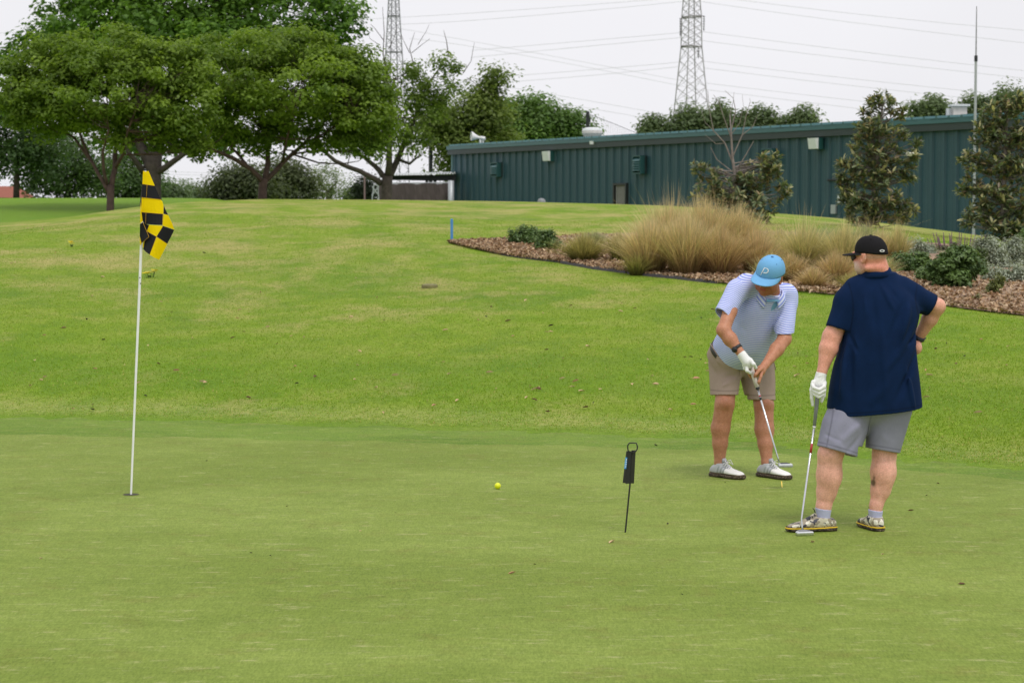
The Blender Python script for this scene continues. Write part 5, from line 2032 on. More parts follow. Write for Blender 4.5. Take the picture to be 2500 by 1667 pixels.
def build_head(F, c, R, k=.012, sc=1.0, jowl=1.0, beard=0.0):
    """head into the field: c centre of the skull at ear height, R columns right/forward/up"""
    def w(p):
        return L2W(c, R, np.array(p) * sc)
    F.ell(w((0, -.012, .035)), np.array((.077, .098, .098)) * sc, R, k)
    F.ell(w((0, .030, -.035)), np.array((.064, .066, .075)) * sc, R, k)
    F.ell(w((0, .040, -.075)), np.array((.052 * jowl, .050, .040)) * sc, R, k)
    F.ell(w((0, .072, -.092)), np.array((.026, .022, .020)) * sc, R, k)          # chin
    for sx in (-1, 1):
        F.ell(w((sx * .048, .035, -.055)), np.array((.026 * jowl, .045, .045)) * sc, R, k)   # cheeks and jowls
        F.ell(w((sx * .036, .075, -.022)), np.array((.024, .018, .018)) * sc, R, k)
        F.ell(w((sx * .030, .092, .012)), np.array((.017, .012, .011)) * sc, R, .0, 'sub')   # eye sockets
        # ears
        F.ell(w((sx * .080, -.004, -.004)), np.array((.010, .021, .032)) * sc, R, .006)
        F.ell(w((sx * .086, .002, -.002)), np.array((.006, .010, .018)) * sc, R, .0, 'sub')
        F.cone(w((sx * .082, -.020, .022)), w((sx * .084, -.022, -.012)), .006 * sc, .005 * sc, .006)
    F.cone(w((-.05, .080, .030)), w((.05, .080, .030)), .012 * sc, .012 * sc, .012)       # brow
    F.cone(w((0, .090, .015)), w((0, .108, -.022)), .009 * sc, .013 * sc, .010)          # nose
    for sx in (-1, 1):
        F.ell(w((sx * .012, .100, -.026)), np.array((.008, .010, .007)) * sc, R, .006)
    F.cone(w((-.02, .088, -.050)), w((.02, .088, -.050)), .007 * sc, .007 * sc, .006)      # lips
    F.cone(w((-.018, .086, -.061)), w((.018, .086, -.061)), .008 * sc, .008 * sc, .006)
    F.cone(w((-.024, .101, -.0555)), w((.024, .101, -.0555)), .003, .003, 0, 'sub')


def cap_parts(root, c, R, col_mat, brim_mat, seam_mat, sc=1.0, brim_len=.072, pitch=0.0, curve=.028, flat=False):
    """baseball cap in head coordinates: crown of six panels, brim, button"""
    def w(p):
        return Vector(L2W(c, R, np.array(p, float) * sc))
    nu, nv = 72, 18
    V, Fc = [], []
    rx, ry, rz = .085, .106, .100
    z0 = .028
    for i in range(nv + 1):
        ph = math.pi / 2 * i / nv
        for j in range(nu):
            a = 2 * math.pi * j / nu
            seam = math.cos(a * 3 + math.pi / 2 * 0) ** 2
            groove = 1 - .012 * math.exp(-((math.sin(3 * a)) / .10) ** 2) * math.cos(ph) ** .5
            e = .86
            cr = math.cos(ph) ** e
            front = max(0, math.sin(a))
            x = rx * math.cos(a) * cr * groove
            y = -.006 + ry * math.sin(a) * cr * groove
            z = z0 + rz * math.sin(ph) ** .92 + .004 * front * math.sin(2 * ph) - (.016 * (1 - front) * (1 - math.sin(ph)) * (math.sin(a) < 0) * abs(math.sin(a)))
            V.append(w((x, y, z)))
    for i in range(nv):
        for j in range(nu):
            j2 = (j + 1) % nu
            Fc.append((i * nu + j, i * nu + j2, (i + 1) * nu + j2, (i + 1) * nu + j))
    cap_o = child_mb('cap', MB().add(V, Fc), col_mat, root)
    so = cap_o.modifiers.new('cloth', 'SOLIDIFY')
    so.thickness = .004
    so.offset = -1
    # brim
    Vb, Fb = [], []
    na, nr = 28, 8
    for i in range(na + 1):
        a = math.radians(14 + 152 * i / na)
        for q in range(nr + 1):
            t = q / nr
            prof_ = math.sin(math.pi * (i / na)) ** .42
            x = (rx + .001) * math.cos(a) * (1 + .10 * t * prof_)
            y = -.006 + ry * math.sin(a) + brim_len * t * prof_
            z = z0 + .004 - math.sin(pitch) * brim_len * t * prof_ - curve * (math.cos(a) ** 2) * (.25 + .75 * t) * (0 if flat else 1)
            Vb.append(w((x, y, z)))
    for i in range(na):
        for q in range(nr):
            Fb.append((i * (nr + 1) + q, i * (nr + 1) + q + 1, (i + 1) * (nr + 1) + q + 1, (i + 1) * (nr + 1) + q))
    bo = child_mb('brim', MB().add(Vb, Fb), brim_mat, root)
    so = bo.modifiers.new('board', 'SOLIDIFY')
    so.thickness = .004
    # button
    V2, F2 = [], []
    for i in range(4):
        r, z = (.009, .0) if i == 0 else ((.008, .004) if i == 1 else ((.005, .0065) if i == 2 else (.0005, .007)))
        for j in range(10):
            a = 2 * math.pi * j / 10
            V2.append(w((r * math.cos(a), -.006 + r * math.sin(a), z0 + rz - .001 + z)))
    F2 = [(i * 10 + j, i * 10 + (j + 1) % 10, (i + 1) * 10 + (j + 1) % 10, (i + 1) * 10 + j) for i in range(3) for j in range(10)]
    bt = child_mb('button', MB().add(V2, F2), seam_mat, root)
    for o in (bo, bt):
        reparent(o, cap_o)
    # eyelets
    for j in range(6):
        a = math.radians(30 + 60 * j)
        ph = math.radians(52)
        cr = math.cos(ph) ** .86
        p = w((rx * math.cos(a) * cr * 1.01, -.006 + ry * math.sin(a) * cr * 1.01, z0 + rz * math.sin(ph) ** .92 + .001))
        nrm = (p - Vector(c)).normalized()
        ey = child_mb('eyelet', MB().tube([p - nrm * .001, p + nrm * .0015], .0035, 8), seam_mat, root)
        reparent(ey, cap_o)
    return cap_o, (lambda x, zz: w((x, -.006 + ry * 1.035 * math.sqrt(max(0, 1 - (x / rx) ** 2)) * math.sqrt(max(0.01, 1 - ((zz - z0) / rz) ** 2)) ** .9, zz)))


def reparent(o, new):
    """o and new share the same parent frame (both unrotated): make o a child of new"""
    o.parent = new
    o.matrix_parent_inverse = Matrix.Identity(4)
    o.location = Vector(o.location) - Vector(new.location)


def ring_tube(F):
    pass


def band(c, ax, r1, r2, hgt, th, side=None, n=28):
    """a closed strap round a limb: elliptical ring at c with axis ax"""
    ax = Vector(ax).normalized()
    s0 = Vector(side if side is not None else (0, 0, 1) if abs(ax.z) < .9 else (1, 0, 0))
    e1 = (s0 - ax * s0.dot(ax)).normalized()
    e2 = ax.cross(e1)
    V, Fc = [], []
    prof_ = [(-hgt / 2, 0), (-hgt / 2, th), (hgt / 2, th), (hgt / 2, 0)]
    for j in range(n):
        a = 2 * math.pi * j / n
        for z, d in prof_:
            V.append(Vector(c) + e1 * ((r1 + d) * math.cos(a)) + e2 * ((r2 + d) * math.sin(a)) + ax * z)
    for j in range(n):
        j2 = (j + 1) % n
        for q in range(4):
            q2 = (q + 1) % 4
            Fc.append((j * 4 + q, j2 * 4 + q, j2 * 4 + q2, j * 4 + q2))
    return MB().add(V, Fc)


def shoe_field(o, heading, L, W, sole_h=.026, scale=1.0, h=.0035, top_z=.102):
    """golf shoe: returns the field meshes for upper and sole in world space; o heel centre on the ground, heading along the foot"""
    f = Vector((math.cos(heading), math.sin(heading), 0))
    r = Vector((-f.y, f.x, 0))
    R = np.array([[r.x, 0, f.x], [r.y, 0, f.y], [0, 1, 0]])      # a across, b up, axis forward
    o = np.array(o, float)
    pts = np.array([o + np.array(f) * a + np.array(r) * b for a in (-.03, L + .03) for b in (-W, W)])
    lo, hi = pts.min(0) - .02, pts.max(0) + .02
    hi[2] = o[2] + .18
    lo[2] = o[2] - .02
    U = Field(lo, hi, h)
    s = sole_h
    # (t along the foot, across centre, height centre, half width, half height)
    top = [(0.0, .062), (.06, .085), (.12, .092), (.30, .098), (.42, .090), (.55, .074), (.70, .062), (.85, .054), (.95, .044), (1.0, .030)]
    wid = [(0, .020), (.06, .033), (.15, .0395), (.35, .041), (.5, .043), (.66, .048), (.8, .047), (.9, .040), (.97, .028), (1.0, .016)]
    secs = []
    for t in np.linspace(0, 1, 24):
        tp = np.interp(t, [q[0] for q in top], [q[1] for q in top])
        wd = np.interp(t, [q[0] for q in wid], [q[1] for q in wid]) * W / .048
        z0 = s * .7
        secs.append((t * L, 0.004 * math.sin(t * 3), (tp + z0) / 2, wd, (tp - z0) / 2))
    U.loft(secs, R, o, k=0, n=2.5)
    ank = o + np.array(f) * (.30 * L) + np.array([0, 0, .11])
    anb = o + np.array(f) * (.27 * L) + np.array([0, 0, .05])
    U.cone(anb, ank, .043, .041, .02)
    U.plane(o + np.array([0, 0, top_z]) + np.array(f) * (.25 * L), (-.10 * f.x, -.10 * f.y, 1), lo, hi)
    # opening
    U.cone(o + np.array(f) * (.27 * L) + np.array([0, 0, .085]), ank + np.array([0, 0, .03]), .030, .036, 0, 'sub')
    # tongue and lace ridge
    U.cone(o + np.array(f) * (.42 * L) + np.array([0, 0, .100]), o + np.array(f) * (.68 * L) + np.array([0, 0, .064]), .012, .008, .010)
    S = Field(lo, hi, h)
    secs = []
    for t in np.linspace(0, 1, 24):
        wd = np.interp(t, [q[0] for q in wid], [q[1] for q in wid]) * W / .048 + .005
        arch = .35 if .32 < t < .52 else 0
        spring = .006 * max(0, (t - .75) / .25) ** 2
        secs.append((t * (L + .012) - .006, 0.004 * math.sin(t * 3), s * .5 + spring + arch * .006, wd - arch * .006, s * .5 - arch * .006))
    S.loft(secs, R, o, k=0, n=3.5)
    return U.mesh(1), S.mesh(1), f, r


def hand_fingers(F, chains, r, k=.008):
    for ch in chains:
        n = len(ch)
        for i in range(n - 1):
            F.cone(ch[i], ch[i + 1], r * (1 - .12 * i), r * (1 - .12 * (i + 1)), k)


def fieldbox(pts, m):
    pts = np.array(pts)
    return pts.min(0) - m, pts.max(0) + m


def hole_loft_frame(A, B, front):
    """axis from A to B; column 0 across, column 1 towards 'front'"""
    ax = (Vector(B) - Vector(A)).normalized()
    fr = Vector(front)
    fr = (fr - ax * fr.dot(ax)).normalized()
    ac = fr.cross(ax)
    return np.array([[ac[i], fr[i], ax[i]] for i in range(3)])


# ------------------------------------------------------------------ the man in the navy polo (seen from behind)
def navy_man():
    Y0 = 13.0
    s = px(Y0)
    gp = P(2085, 1302, Y0)
    h = .0045
    def q(u, v, dy=0.0):
        return np.array(P(u, v, Y0 + dy))
    # joints
    headc = q(2124, 629, .02)
    al = math.radians(46)
    HR = frame((-math.sin(al), math.cos(al), -.05), (0, 0, 1))
    neck0, neck1 = q(2146, 690, .02), q(2131, 640, .01)
    lsh, lel, lwr = q(2082, 722, .02), q(2031, 822, .0), q(2007, 906, -.05)
    rsh, rel, rwr = q(2212, 722, .04), q(2288, 748, .10), q(2236, 834, .20)
    lhip, rhip = q(2078, 1000, .02), q(2172, 1000, .06)
    lkn, lan = q(2027, 1110, -.02), q(2011, 1248, .0)
    rkn, ran = q(2159, 1108, .06), q(2137, 1250, .04)
    lo = np.array([q(1975, 800)[0], Y0 - .36, 0.0])
    hi = np.array([q(2325, 800)[0], Y0 + .46, q(2100, 550)[2]])
    B = Field(lo, hi, h)
    # torso core under the clothes
    B.chain([q(2125, 985, .03), q(2138, 860, .03), q(2145, 745, .03), neck0], [.135, .150, .145, .075], .05)
    B.chain([lsh, q(2145, 715, .03), rsh], [.055, .07, .055], .03)
    # neck and head
    B.cone(neck0, neck1, .076, .066, .03)
    B.cone(q(2150, 668, .0), q(2142, 640, .0), .058, .056, .02)      # folds at the back of the neck
    B.cone(q(2118, 655, -.045), q(2150, 655, -.05), .020, .020, .02)
    build_head(B, headc, HR, jowl=1.15)
    # arms
    B.chain([lsh, lel], [.060, .056], .02)
    B.chain([lel, lel + (lwr - lel) * .35, lwr], [.058, .056, .030], .02)
    B.chain([rsh, rel], [.060, .050], .02)
    B.chain([rel, rel + (rwr - rel) * .35, rwr], [.047, .047, .030], .02)
    # right hand resting on the hip: palm on the waist, fingers forward, thumb back
    rp = q(2237, 849, .16)
    B.cone(rwr, rp, .030, .036, .015)
    B.ell(rp, (.030, .045, .042), None, .012)
    fb = [q(2232, 846, .26), q(2230, 852, .26), q(2230, 859, .25), q(2229, 866, .23)]
    for i, b in enumerate(fb):
        e1 = b + np.array([-.015, .035, -.010])
        e2 = b + np.array([-.050, .055, -.015])
        B.chain([rp + (b - rp) * .4, b, e1, e2], [.011, .0105, .0098, .009], .007)
    B.chain([q(2232, 842, .17), q(2233, 858, .145), q(2231, 868, .14)], [.013, .011, .0095], .008)     # thumb
    # left hand inside the glove
    B.cone(lwr, q(2000, 942, -.06), .030, .034, .012)
    # legs
    B.chain([lhip, lkn], [.090, .076], .03)
    B.chain([lkn, q(2024, 1160, .0), q(2018, 1200, .0), q(2011, 1236, .0), q(2010, 1268, .0)], [.074, .0755, .060, .0455, .030], .02)
    B.ell(q(2026, 1158, -.025), (.066, .066, .115), None, .03)
    B.chain([rhip, rkn], [.090, .072], .03)
    B.chain([rkn, q(2156, 1152, .06), q(2150, 1195, .05), q(2139, 1234, .04), q(2137, 1268, .03)], [.073, .0755, .060, .039, .028], .02)
    B.ell(q(2158, 1152, .03), (.068, .066, .110), None, .03)
    for an, kn in ((lan, lkn), (ran, rkn)):
        B.cone(an + np.array([0, 0, -.03]), an + np.array([-.005, .005, -.065]), .030, .024, .02)
    V, Q = B.mesh(2)
    # skin colour: ruddy neck, face and forearms, pale legs
    pale, ruddy, mid = np.array(rgb(238, 182, 164, .97)[:3]), np.array(rgb(224, 156, 134, .95)[:3]), np.array(rgb(230, 172, 150, .95)[:3])
    z = V[:, 2:3]
    col = np.where(z > q(2100, 700)[2], ruddy, np.where(z < q(2100, 1000)[2], pale, mid))
    dl = np.exp(-(seg_dist(V, q(2030, 830, -.05), q(2012, 880, -.05)) / .07) ** 2)[:, None]
    col = col * (1 - .55 * dl) + ruddy * .55 * dl
    dn = np.exp(-(np.linalg.norm((V - q(2148, 652, -.06)) / np.array([.055, .2, .035]), axis=1)) ** 2)[:, None]
    col = col * (1 - .4 * dn) + np.array(rgb(212, 126, 104, .88)[:3]) * .4 * dn
    # stubbly beard and clipped hair, bruise on the calf
    hl = (V - headc) @ HR
    beard = np.exp(-(((hl[:, 1] - .075) / .055) ** 2 + ((hl[:, 2] + .075) / .048) ** 2)) * (hl[:, 2] < -.02)
    beard = np.clip(beard * 1.3, 0, .62)[:, None]
    col = col * (1 - beard) + np.array(rgb(206, 194, 188, .9)[:3]) * beard
    hair = np.clip((.012 - np.abs(hl[:, 2] - .002)) / .02 + .45, 0, 1) * (hl[:, 1] < -.02) * (np.linalg.norm(hl, axis=1) < .14)
    hair = (hair * .6)[:, None]
    col = col * (1 - hair) + np.array(rgb(190, 164, 148, .9)[:3]) * hair
    bru = np.exp(-(((V[:, 0] - q(2133, 1177)[0]) / .011) ** 2 + ((V[:, 2] - q(2133, 1179)[2]) / .020) ** 2) ** 1.5) * (V[:, 1] < Y0 + .06)
    bru2 = np.exp(-(((V[:, 0] - q(2134, 1166)[0]) / .006) ** 2 + ((V[:, 2] - q(2134, 1166)[2]) / .014) ** 2)) * (V[:, 1] < Y0 + .06)
    bru = np.clip(bru * 1.2 + bru2 * .8, 0, .9)[:, None]
    col = col * (1 - bru) + np.array(rgb(96, 80, 66)[:3]) * bru
    M['skin_fair'] = skin_material('fair_skin')
    me = np_mesh('person', V - np.array(gp), Q, M['skin_fair'], smooth=True, cols=col)
    me.location = gp
    root = me
    tag(root, 'standing man seen from behind in navy polo and black cap, right hand on hip', 'person')

    # ---------------- polo shirt
    S = Field(lo + np.array([.02, 0, .55]), hi, h)
    def row(v, ul, ur, b, dy=0.0):
        c = q((ul + ur) / 2, v, dy)
        return (c[2], c[0], c[1], (ur - ul) / 2 * s, b)
    secs = [row(1018, 2017, 2254, .190, .03), row(993, 2018, 2253, .190, .03), row(940, 2024, 2247, .190, .03), row(894, 2033, 2241, .190, .03), row(860, 2045, 2237, .188, .03),
            row(817, 2057, 2233, .184, .03), row(771, 2063, 2245, .176, .03), row(740, 2066, 2244, .160, .03), row(712, 2074, 2226, .138, .03), row(694, 2086, 2206, .112, .03), row(680, 2098, 2192, .096, .03), row(666, 2104, 2184, .086, .025)]
    S.loft(secs, np.eye(3), (0, 0, 0), k=.02, n=2.35)
    # shoulder slopes and sleeves
    S.chain([q(2130, 690, .03), q(2092, 708, .03), q(2068, 738, .02)], [.070, .074, .078], .035)
    S.chain([q(2160, 690, .03), q(2200, 706, .04), q(2228, 722, .05)], [.070, .072, .074], .035)
    sl_a, sl_b = q(2072, 735, .02), q(2036, 826, -.01)
    sr_a, sr_b = q(2222, 722, .05), q(2296, 755, .115)
    T = S.like()
    T.cone(sl_a, sl_b, .084, .074, .0)
    d = np.array(sl_b - sl_a)
    T.plane(q(2041, 802, -.01), d + np.array([.06, .02, 0]) * .4, T.lo, [q(2120, 800)[0], hi[1], hi[2]])
    T.cone(sl_a + (sl_b - sl_a) * .62, sl_a + (sl_b - sl_a) * 1.4, .064, .060, 0, 'sub')
    T2 = S.like()
    T2.cone(sr_a, sr_b, .080, .069, .0)
    T2.plane(q(2274, 748, .095), np.array([.80, .1, -.42]), [q(2200, 800)[0], S.lo[1], S.lo[2]], S.lo + S.h * S.n)
    T2.cone(sr_a + (sr_b - sr_a) * .62, sr_a + (sr_b - sr_a) * 1.4, .062, .056, 0, 'sub')
    S.merge(T, .03)
    S.merge(T2, .03)
    # gathered cloth and drape
    for a, b, w, am in ((q(2225, 735, -.12), q(2200, 850, -.17), .030, .012), (q(2210, 730, -.12), q(2172, 830, -.17), .022, -.009), (q(2235, 790, -.08), q(2170, 900, -.17), .026, .009),
                        (q(2240, 830, -.05), q(2130, 980, -.17), .035, .011), (q(2236, 850, -.05), q(2190, 980, -.16), .028, -.010), (q(2078, 760, -.12), q(2090, 900, -.16), .028, .008),
                        (q(2066, 830, -.08), q(2050, 990, -.13), .028, .010), (q(2078, 850, -.10), q(2074, 990, -.15), .024, -.009), (q(2110, 700, -.10), q(2112, 790, -.16), .022, .006),
                        (q(2150, 690, -.09), q(2185, 760, -.15), .020, .007), (q(2165, 690, -.09), q(2200, 740, -.13), .014, -.006), (q(2128, 700, -.1), q(2140, 820, -.17), .024, -.005),
                        (q(2232, 810, -.02), q(2215, 840, -.11), .016, -.014), (q(2234, 822, -.02), q(2190, 872, -.15), .013, .009), (q(2070, 812, -.07), q(2092, 858, -.14), .014, -.009),
                        (q(2050, 900, -.10), q(2030, 1000, -.08), .02, -.009), (q(2060, 745, -.05), q(2045, 800, -.07), .016, .006), (q(2200, 740, -.06), q(2255, 760, .02), .016, .009), (q(2215, 715, -.03), q(2262, 735, .04), .014, -.006),
                        (q(2155, 800, -.17), q(2165, 990, -.17), .03, .007), (q(2115, 830, -.17), q(2110, 990, -.17), .03, -.006), (q(2215, 900, -.14), q(2235, 1000, -.12), .022, .009)):
        S.fold(a, b, w * .8, am * 1.9)
    S.ripple(.004, 5, 11)
    # hem, slit at the side, cuffs
    hem_p = q(2130, 1014, -.15)
    S.plane(hem_p, (.09, .06, -1), lo, np.array([hi[0], hi[1], q(2100, 900)[2]]))
    # the side vent at the left hip
    vx, vz = q(2041, 990, -.1)[0], q(2041, 998, -.1)[2]
    S.add(lambda X, Yv, Z: np.minimum(vz - Z + (X - vx) * .22, vx - X) + 0 * Yv, S.lo, q(2060, 940, .4), 0, 'cut')
    V, Q = S.mesh(2)
    M['navy'] = cloth('navy_pique', rgb(9, 34, 70, .9), var=.14, rough=.9)
    w_ = .0045
    dseam = np.full(len(V), 1.0)
    up_ = V[:, 2] > q(2100, 830)[2]
    for xs_, y0_, y1_ in ((q(2070, 740)[0], 690, 812), (q(2236, 740, .05)[0], 690, 775)):
        bend = .02 * np.sin((V[:, 2] - q(2100, y1_)[2]) / (q(2100, y0_)[2] - q(2100, y1_)[2]) * math.pi)
        ok_ = (V[:, 2] < q(2100, y0_)[2]) & (V[:, 2] > q(2100, y1_)[2])
        dseam = np.where(ok_, np.minimum(dseam, np.abs(V[:, 0] - xs_ - bend * (1 if xs_ < q(2150, 700)[0] else -1))), dseam)
    # hem and cuff stitching
    dh = np.abs((V[:, 2] - hem_p[2]) - .09 * (V[:, 0] - hem_p[0]) - .06 * (V[:, 1] - hem_p[1]) - .022)
    dseam = np.where(V[:, 2] < q(2100, 960)[2], np.minimum(dseam, dh), dseam)
    for a_, b_, t_ in ((sl_a, sl_b, .74), (sr_a, sr_b, .64)):
        u_ = (b_ - a_) / np.linalg.norm(b_ - a_)
        dc_ = np.abs((V - a_) @ u_ - t_ * np.linalg.norm(b_ - a_))
        dseam = np.where(seg_dist(V, a_ + (b_ - a_) * .55, b_) < .10, np.minimum(dseam, dc_), dseam)
    shirt = child_np('polo_shirt', V, Q, M['navy'], root, floats={'seam': .8 * np.exp(-(dseam / w_) ** 2)})
    # collar: folded band round the neck
    cb = MB()
    n = 40
    cen, cen2 = q(2141, 668, .0), q(2141, 652, .01)
    vs_, fs = [], []
    for j in range(n):
        a = 2 * math.pi * j / n
        ca, sa = math.cos(a), math.sin(a)
        lift = .004 * max(0, -sa) - .030 * max(0, sa) + .006 * ca
        pr_ = [(.074, -.03), (.075, .018), (.077, .028), (.082, .030), (.096, .002), (.105, -.022), (.100, -.026)]
        for r_, z_ in pr_:
            vs_.append((cen[0] + r_ * 1.00 * ca, cen[1] + .02 + r_ * .92 * sa, cen[2] + z_ + lift))
    k6 = 7
    for j in range(n):
        j2 = (j + 1) % n
        for t in range(k6 - 1):
            fs.append((j * k6 + t, j2 * k6 + t, j2 * k6 + t + 1, j * k6 + t + 1))
    cb.add(vs_, fs)
    co = child_mb('collar', cb, M['navy'], root)
    reparent(co, shirt)
    # seam lines of sleeve cuffs
    cf = band(q(2040, 800, -.01), q(2031, 822, -.01) - q(2044, 790, -.01), .0775, .0775, .006, .002)
    # ---------------- shorts
    G2 = Field(np.array([q(1975, 900)[0], Y0 - .3, q(2000, 1135)[2]]), np.array([q(2265, 900)[0], Y0 + .38, q(2000, 950)[2]]), h)
    G2.ell(q(2128, 985, .04), (.215, .165, .13), None, .03)
    Lh, Lk = q(2078, 990, .03), q(2040, 1118, -.02)
    Rh, Rk = q(2172, 990, .06), q(2152, 1118, .06)
    RL = hole_loft_frame(Lh, Lk, (0, -1, 0))
    ln = np.linalg.norm(Lk - Lh)
    G2.loft([(-.08, 0, 0, .118, .14), (0, 0, 0, .122, .15), (ln * .22, 0, 0, .132, .15), (ln * .4, 0, 0, .140, .148), (ln * .8, 0, 0, .130, .132), (ln * 1.1, 0, 0, .127, .128)], RL, Lh, .03, n=2.2, cap=1)
    RR = hole_loft_frame(Rh, Rk, (0, -1, 0))
    ln2 = np.linalg.norm(Rk - Rh)
    G2.loft([(0, 0, 0, .142, .165), (ln2 * .4, 0, 0, .124, .145), (ln2 * .8, 0, 0, .106, .125), (ln2 * 1.1, 0, 0, .101, .120)], RR, Rh, .03, n=2.2, cap=1)
    for a, b, w, am in ((q(2110, 1030, -.14), q(2040, 1090, -.13), .020, .010), (q(2120, 1045, -.12), q(2060, 1110, -.13), .016, -.008), (q(2020, 1070, -.10), q(2060, 1095, -.15), .012, .006),
                        (q(2012, 1058, -.08), q(2060, 1080, -.15), .010, -.005), (q(2125, 1040, -.10), q(2170, 1080, -.09), .018, .007), (q(2070, 1010, -.15), q(2050, 1080, -.15), .02, -.006),
                        (q(2180, 1030, -.1), q(2150, 1070, -.09), .012, -.006), (q(2122, 1010, -.15), q(2113, 1075, -.10), .016, -.016), (q(2100, 1020, -.16), q(2070, 1060, -.16), .02, .008)):
        G2.fold(a, b, w, am)
    G2.ripple(.003, 9, 13)
    gl, gh = np.array([q(1975, 900)[0], Y0 - .4, 0]), np.array([q(2265, 900)[0], Y0 + .5, q(2100, 1060)[2]])
    # left hem runs down to the right; right hem nearly level
    mid_x = q(2112, 1080)[0]
    pl, nl_ = q(2042, 1100, -.10), np.array([-.30, -.12, -1.0])
    G2.plane(pl, nl_, gl, np.array([mid_x, gh[1], gh[2]]))
    G2.plane(q(2152, 1099, -.06), (-.17, -.08, -1.0), np.array([mid_x, gl[1], gl[2]]), gh)
    G2.cone(Lk + (Lh - Lk) * .25, Lk + (Lk - Lh) * .3, .112, .116, 0, 'sub')
    G2.cone(Rk + (Rh - Rk) * .25, Rk + (Rk - Rh) * .3, .090, .094, 0, 'sub')
    V, Q = G2.mesh(2)
    M['grey_short'] = cloth('grey_twill', rgb(150, 149, 170, .92), var=.08)
    ax1, ax2 = (Lk - Lh) / np.linalg.norm(Lk - Lh), (Rk - Rh) / np.linalg.norm(Rk - Rh)
    left_ = V[:, 0] < mid_x
    n1, n2 = nl_ / np.linalg.norm(nl_), np.array([-.17, -.08, -1.0]) / np.linalg.norm([.17, .08, 1])
    d1 = np.abs((V - pl) @ n1 + .022)
    d2 = np.abs((V - q(2152, 1099, -.06)) @ n2 + .022)
    dseam = np.where(left_, d1, d2)
    # side seam of the left leg and the centre back seam
    dseam = np.minimum(dseam, np.where(V[:, 1] < Y0, np.abs(V[:, 0] - np.interp(-V[:, 2], [-q(0, 1000)[2], -q(0, 1100)[2]], [q(2030, 1000)[0], q(2008, 1090)[0]])), 1))
    dseam = np.minimum(dseam, np.where((V[:, 1] < Y0) & (V[:, 2] > q(0, 1075)[2]), np.abs(V[:, 0] - q(2116, 1040)[0] - .05 * (V[:, 2] - q(0, 1075)[2])), 1))
    sh_ = child_np('shorts', V, Q, M['grey_short'], root, floats={'seam': .6 * np.exp(-(dseam / .0045) ** 2)})
    # pocket flap at the left hip and hem stitching
    pb = MB()
    def slab(pts, th, nrm):
        nrm = Vector(nrm).normalized() * th
        p = [Vector(x) for x in pts]
        m = MB()
        k = len(p)
        m.add([a + nrm for a in p] + [a for a in p], [tuple(range(k)), tuple(range(2 * k - 1, k - 1, -1))] + [(i, k + i, k + (i + 1) % k, (i + 1) % k) for i in range(k)])
        return m
    # ---------------- cap
    M['black_cloth'] = cloth('black_cap_cloth', (.012, .011, .013, 1), var=.15)
    CR = frame((-math.sin(al), math.cos(al), -.03), (-.06, 0, 1))
    capo, surf = cap_parts(root, headc + np.array([.004, 0, .004]), CR, M['black_cloth'], M['black_cloth'], M['black_cloth'], sc=1.02, brim_len=.092, pitch=math.radians(8), curve=.012)
    # white oval emblem low on the side of the cap
    em = MB()
    n = 36
    vs_, fs = [], []
    eu, ev = 2153.5, 612.5
    for j in range(n):
        a = 2 * math.pi * j / n
        for k_ in (1.0, .55):
            uu = eu + 6.0 * math.cos(a) * (1.0 if k_ == 1 else .62)
            vv = ev + 3.0 * math.sin(a) * (1.0 if k_ == 1 else .50)
            d = ray(uu, vv)
            # meet the cap's ellipsoid
            o_ = Vector((0, 0, CAM_H)) - Vector(headc + np.array([.004, 0, .004]))
            A = np.array(CR.T)
            ro, rd = A @ np.array(o_), A @ np.array(d)
            cc_ = np.array([0, -.006 * 1.02, .028 * 1.02])
            rr_ = np.array([.085, .106, .100]) * 1.02 * 1.02
            ro = (ro - cc_) / rr_
            rd = rd / rr_
            aa, bb, c0 = rd @ rd, 2 * ro @ rd, ro @ ro - 1
            disc = max(0, bb * bb - 4 * aa * c0)
            t = (-bb - math.sqrt(disc)) / (2 * aa)
            vs_.append(Vector((0, 0, CAM_H)) + d * (t - .002))
    for j in range(n):
        j2 = (j + 1) % n
        fs.append((j * 2, j2 * 2, j2 * 2 + 1, j * 2 + 1))
    em.add(vs_, fs)
    eo = child_mb('emblem', em, M['white'], root)
    so = eo.modifiers.new('thread', 'SOLIDIFY')
    so.thickness = .0015
    reparent(eo, capo)
    # glasses: temple arm and dark lens frame
    def hw(p):
        return Vector(L2W(headc, HR, p))
    gm = M['dark']
    gl_ = child_mb('glasses', MB().tube([hw((-.082, -.01, .020)), hw((-.080, .05, .020)), hw((-.071, .098, .016))], [.0035, .004, .005], 6), gm, root)
    for sx in (-1, 1):
        ring = [hw((sx * .036 + .032 * math.cos(a), .106 - .25 * abs(sx * .036 + .032 * math.cos(a)), .006 + .021 * math.sin(a))) for a in np.linspace(0, 2 * math.pi, 17)]
        g_ = child_mb('rim', MB().tube(ring, .0032, 5, False), gm, root)
        reparent(g_, gl_)
        lens_m = simple('dark_lens', (.30, .38, .42, 1), .1)
        ln_ = MB().add(ring[:-1], [tuple(range(16))])
        l_ = child_mb('lens', ln_, lens_m, root)
        reparent(l_, gl_)
    t2 = child_mb('temple', MB().tube([hw((.082, -.01, .020)), hw((.080, .05, .020)), hw((.071, .098, .016))], [.0035, .004, .005], 6), gm, root)
    reparent(t2, gl_)
    # watch on the right wrist
    wa = rel + (rwr - rel) * .86
    wt = child_mb('watch', band(wa, rwr - rel, .037, .037, .026, .005), simple('watch_strap', (.02, .025, .05, 1), .5), root)
    wf = child_mb('watch_face', MB().tube([Vector(wa) + Vector((.03, -.012, .02)), Vector(wa) + Vector((.038, -.016, .026))], .017, 14), M['dark'], root)
    reparent(wf, wt)
    # ---------------- glove on the left hand
    GF = Field(q(1970, 1000, -.22), q(2032, 890, .08), .003)
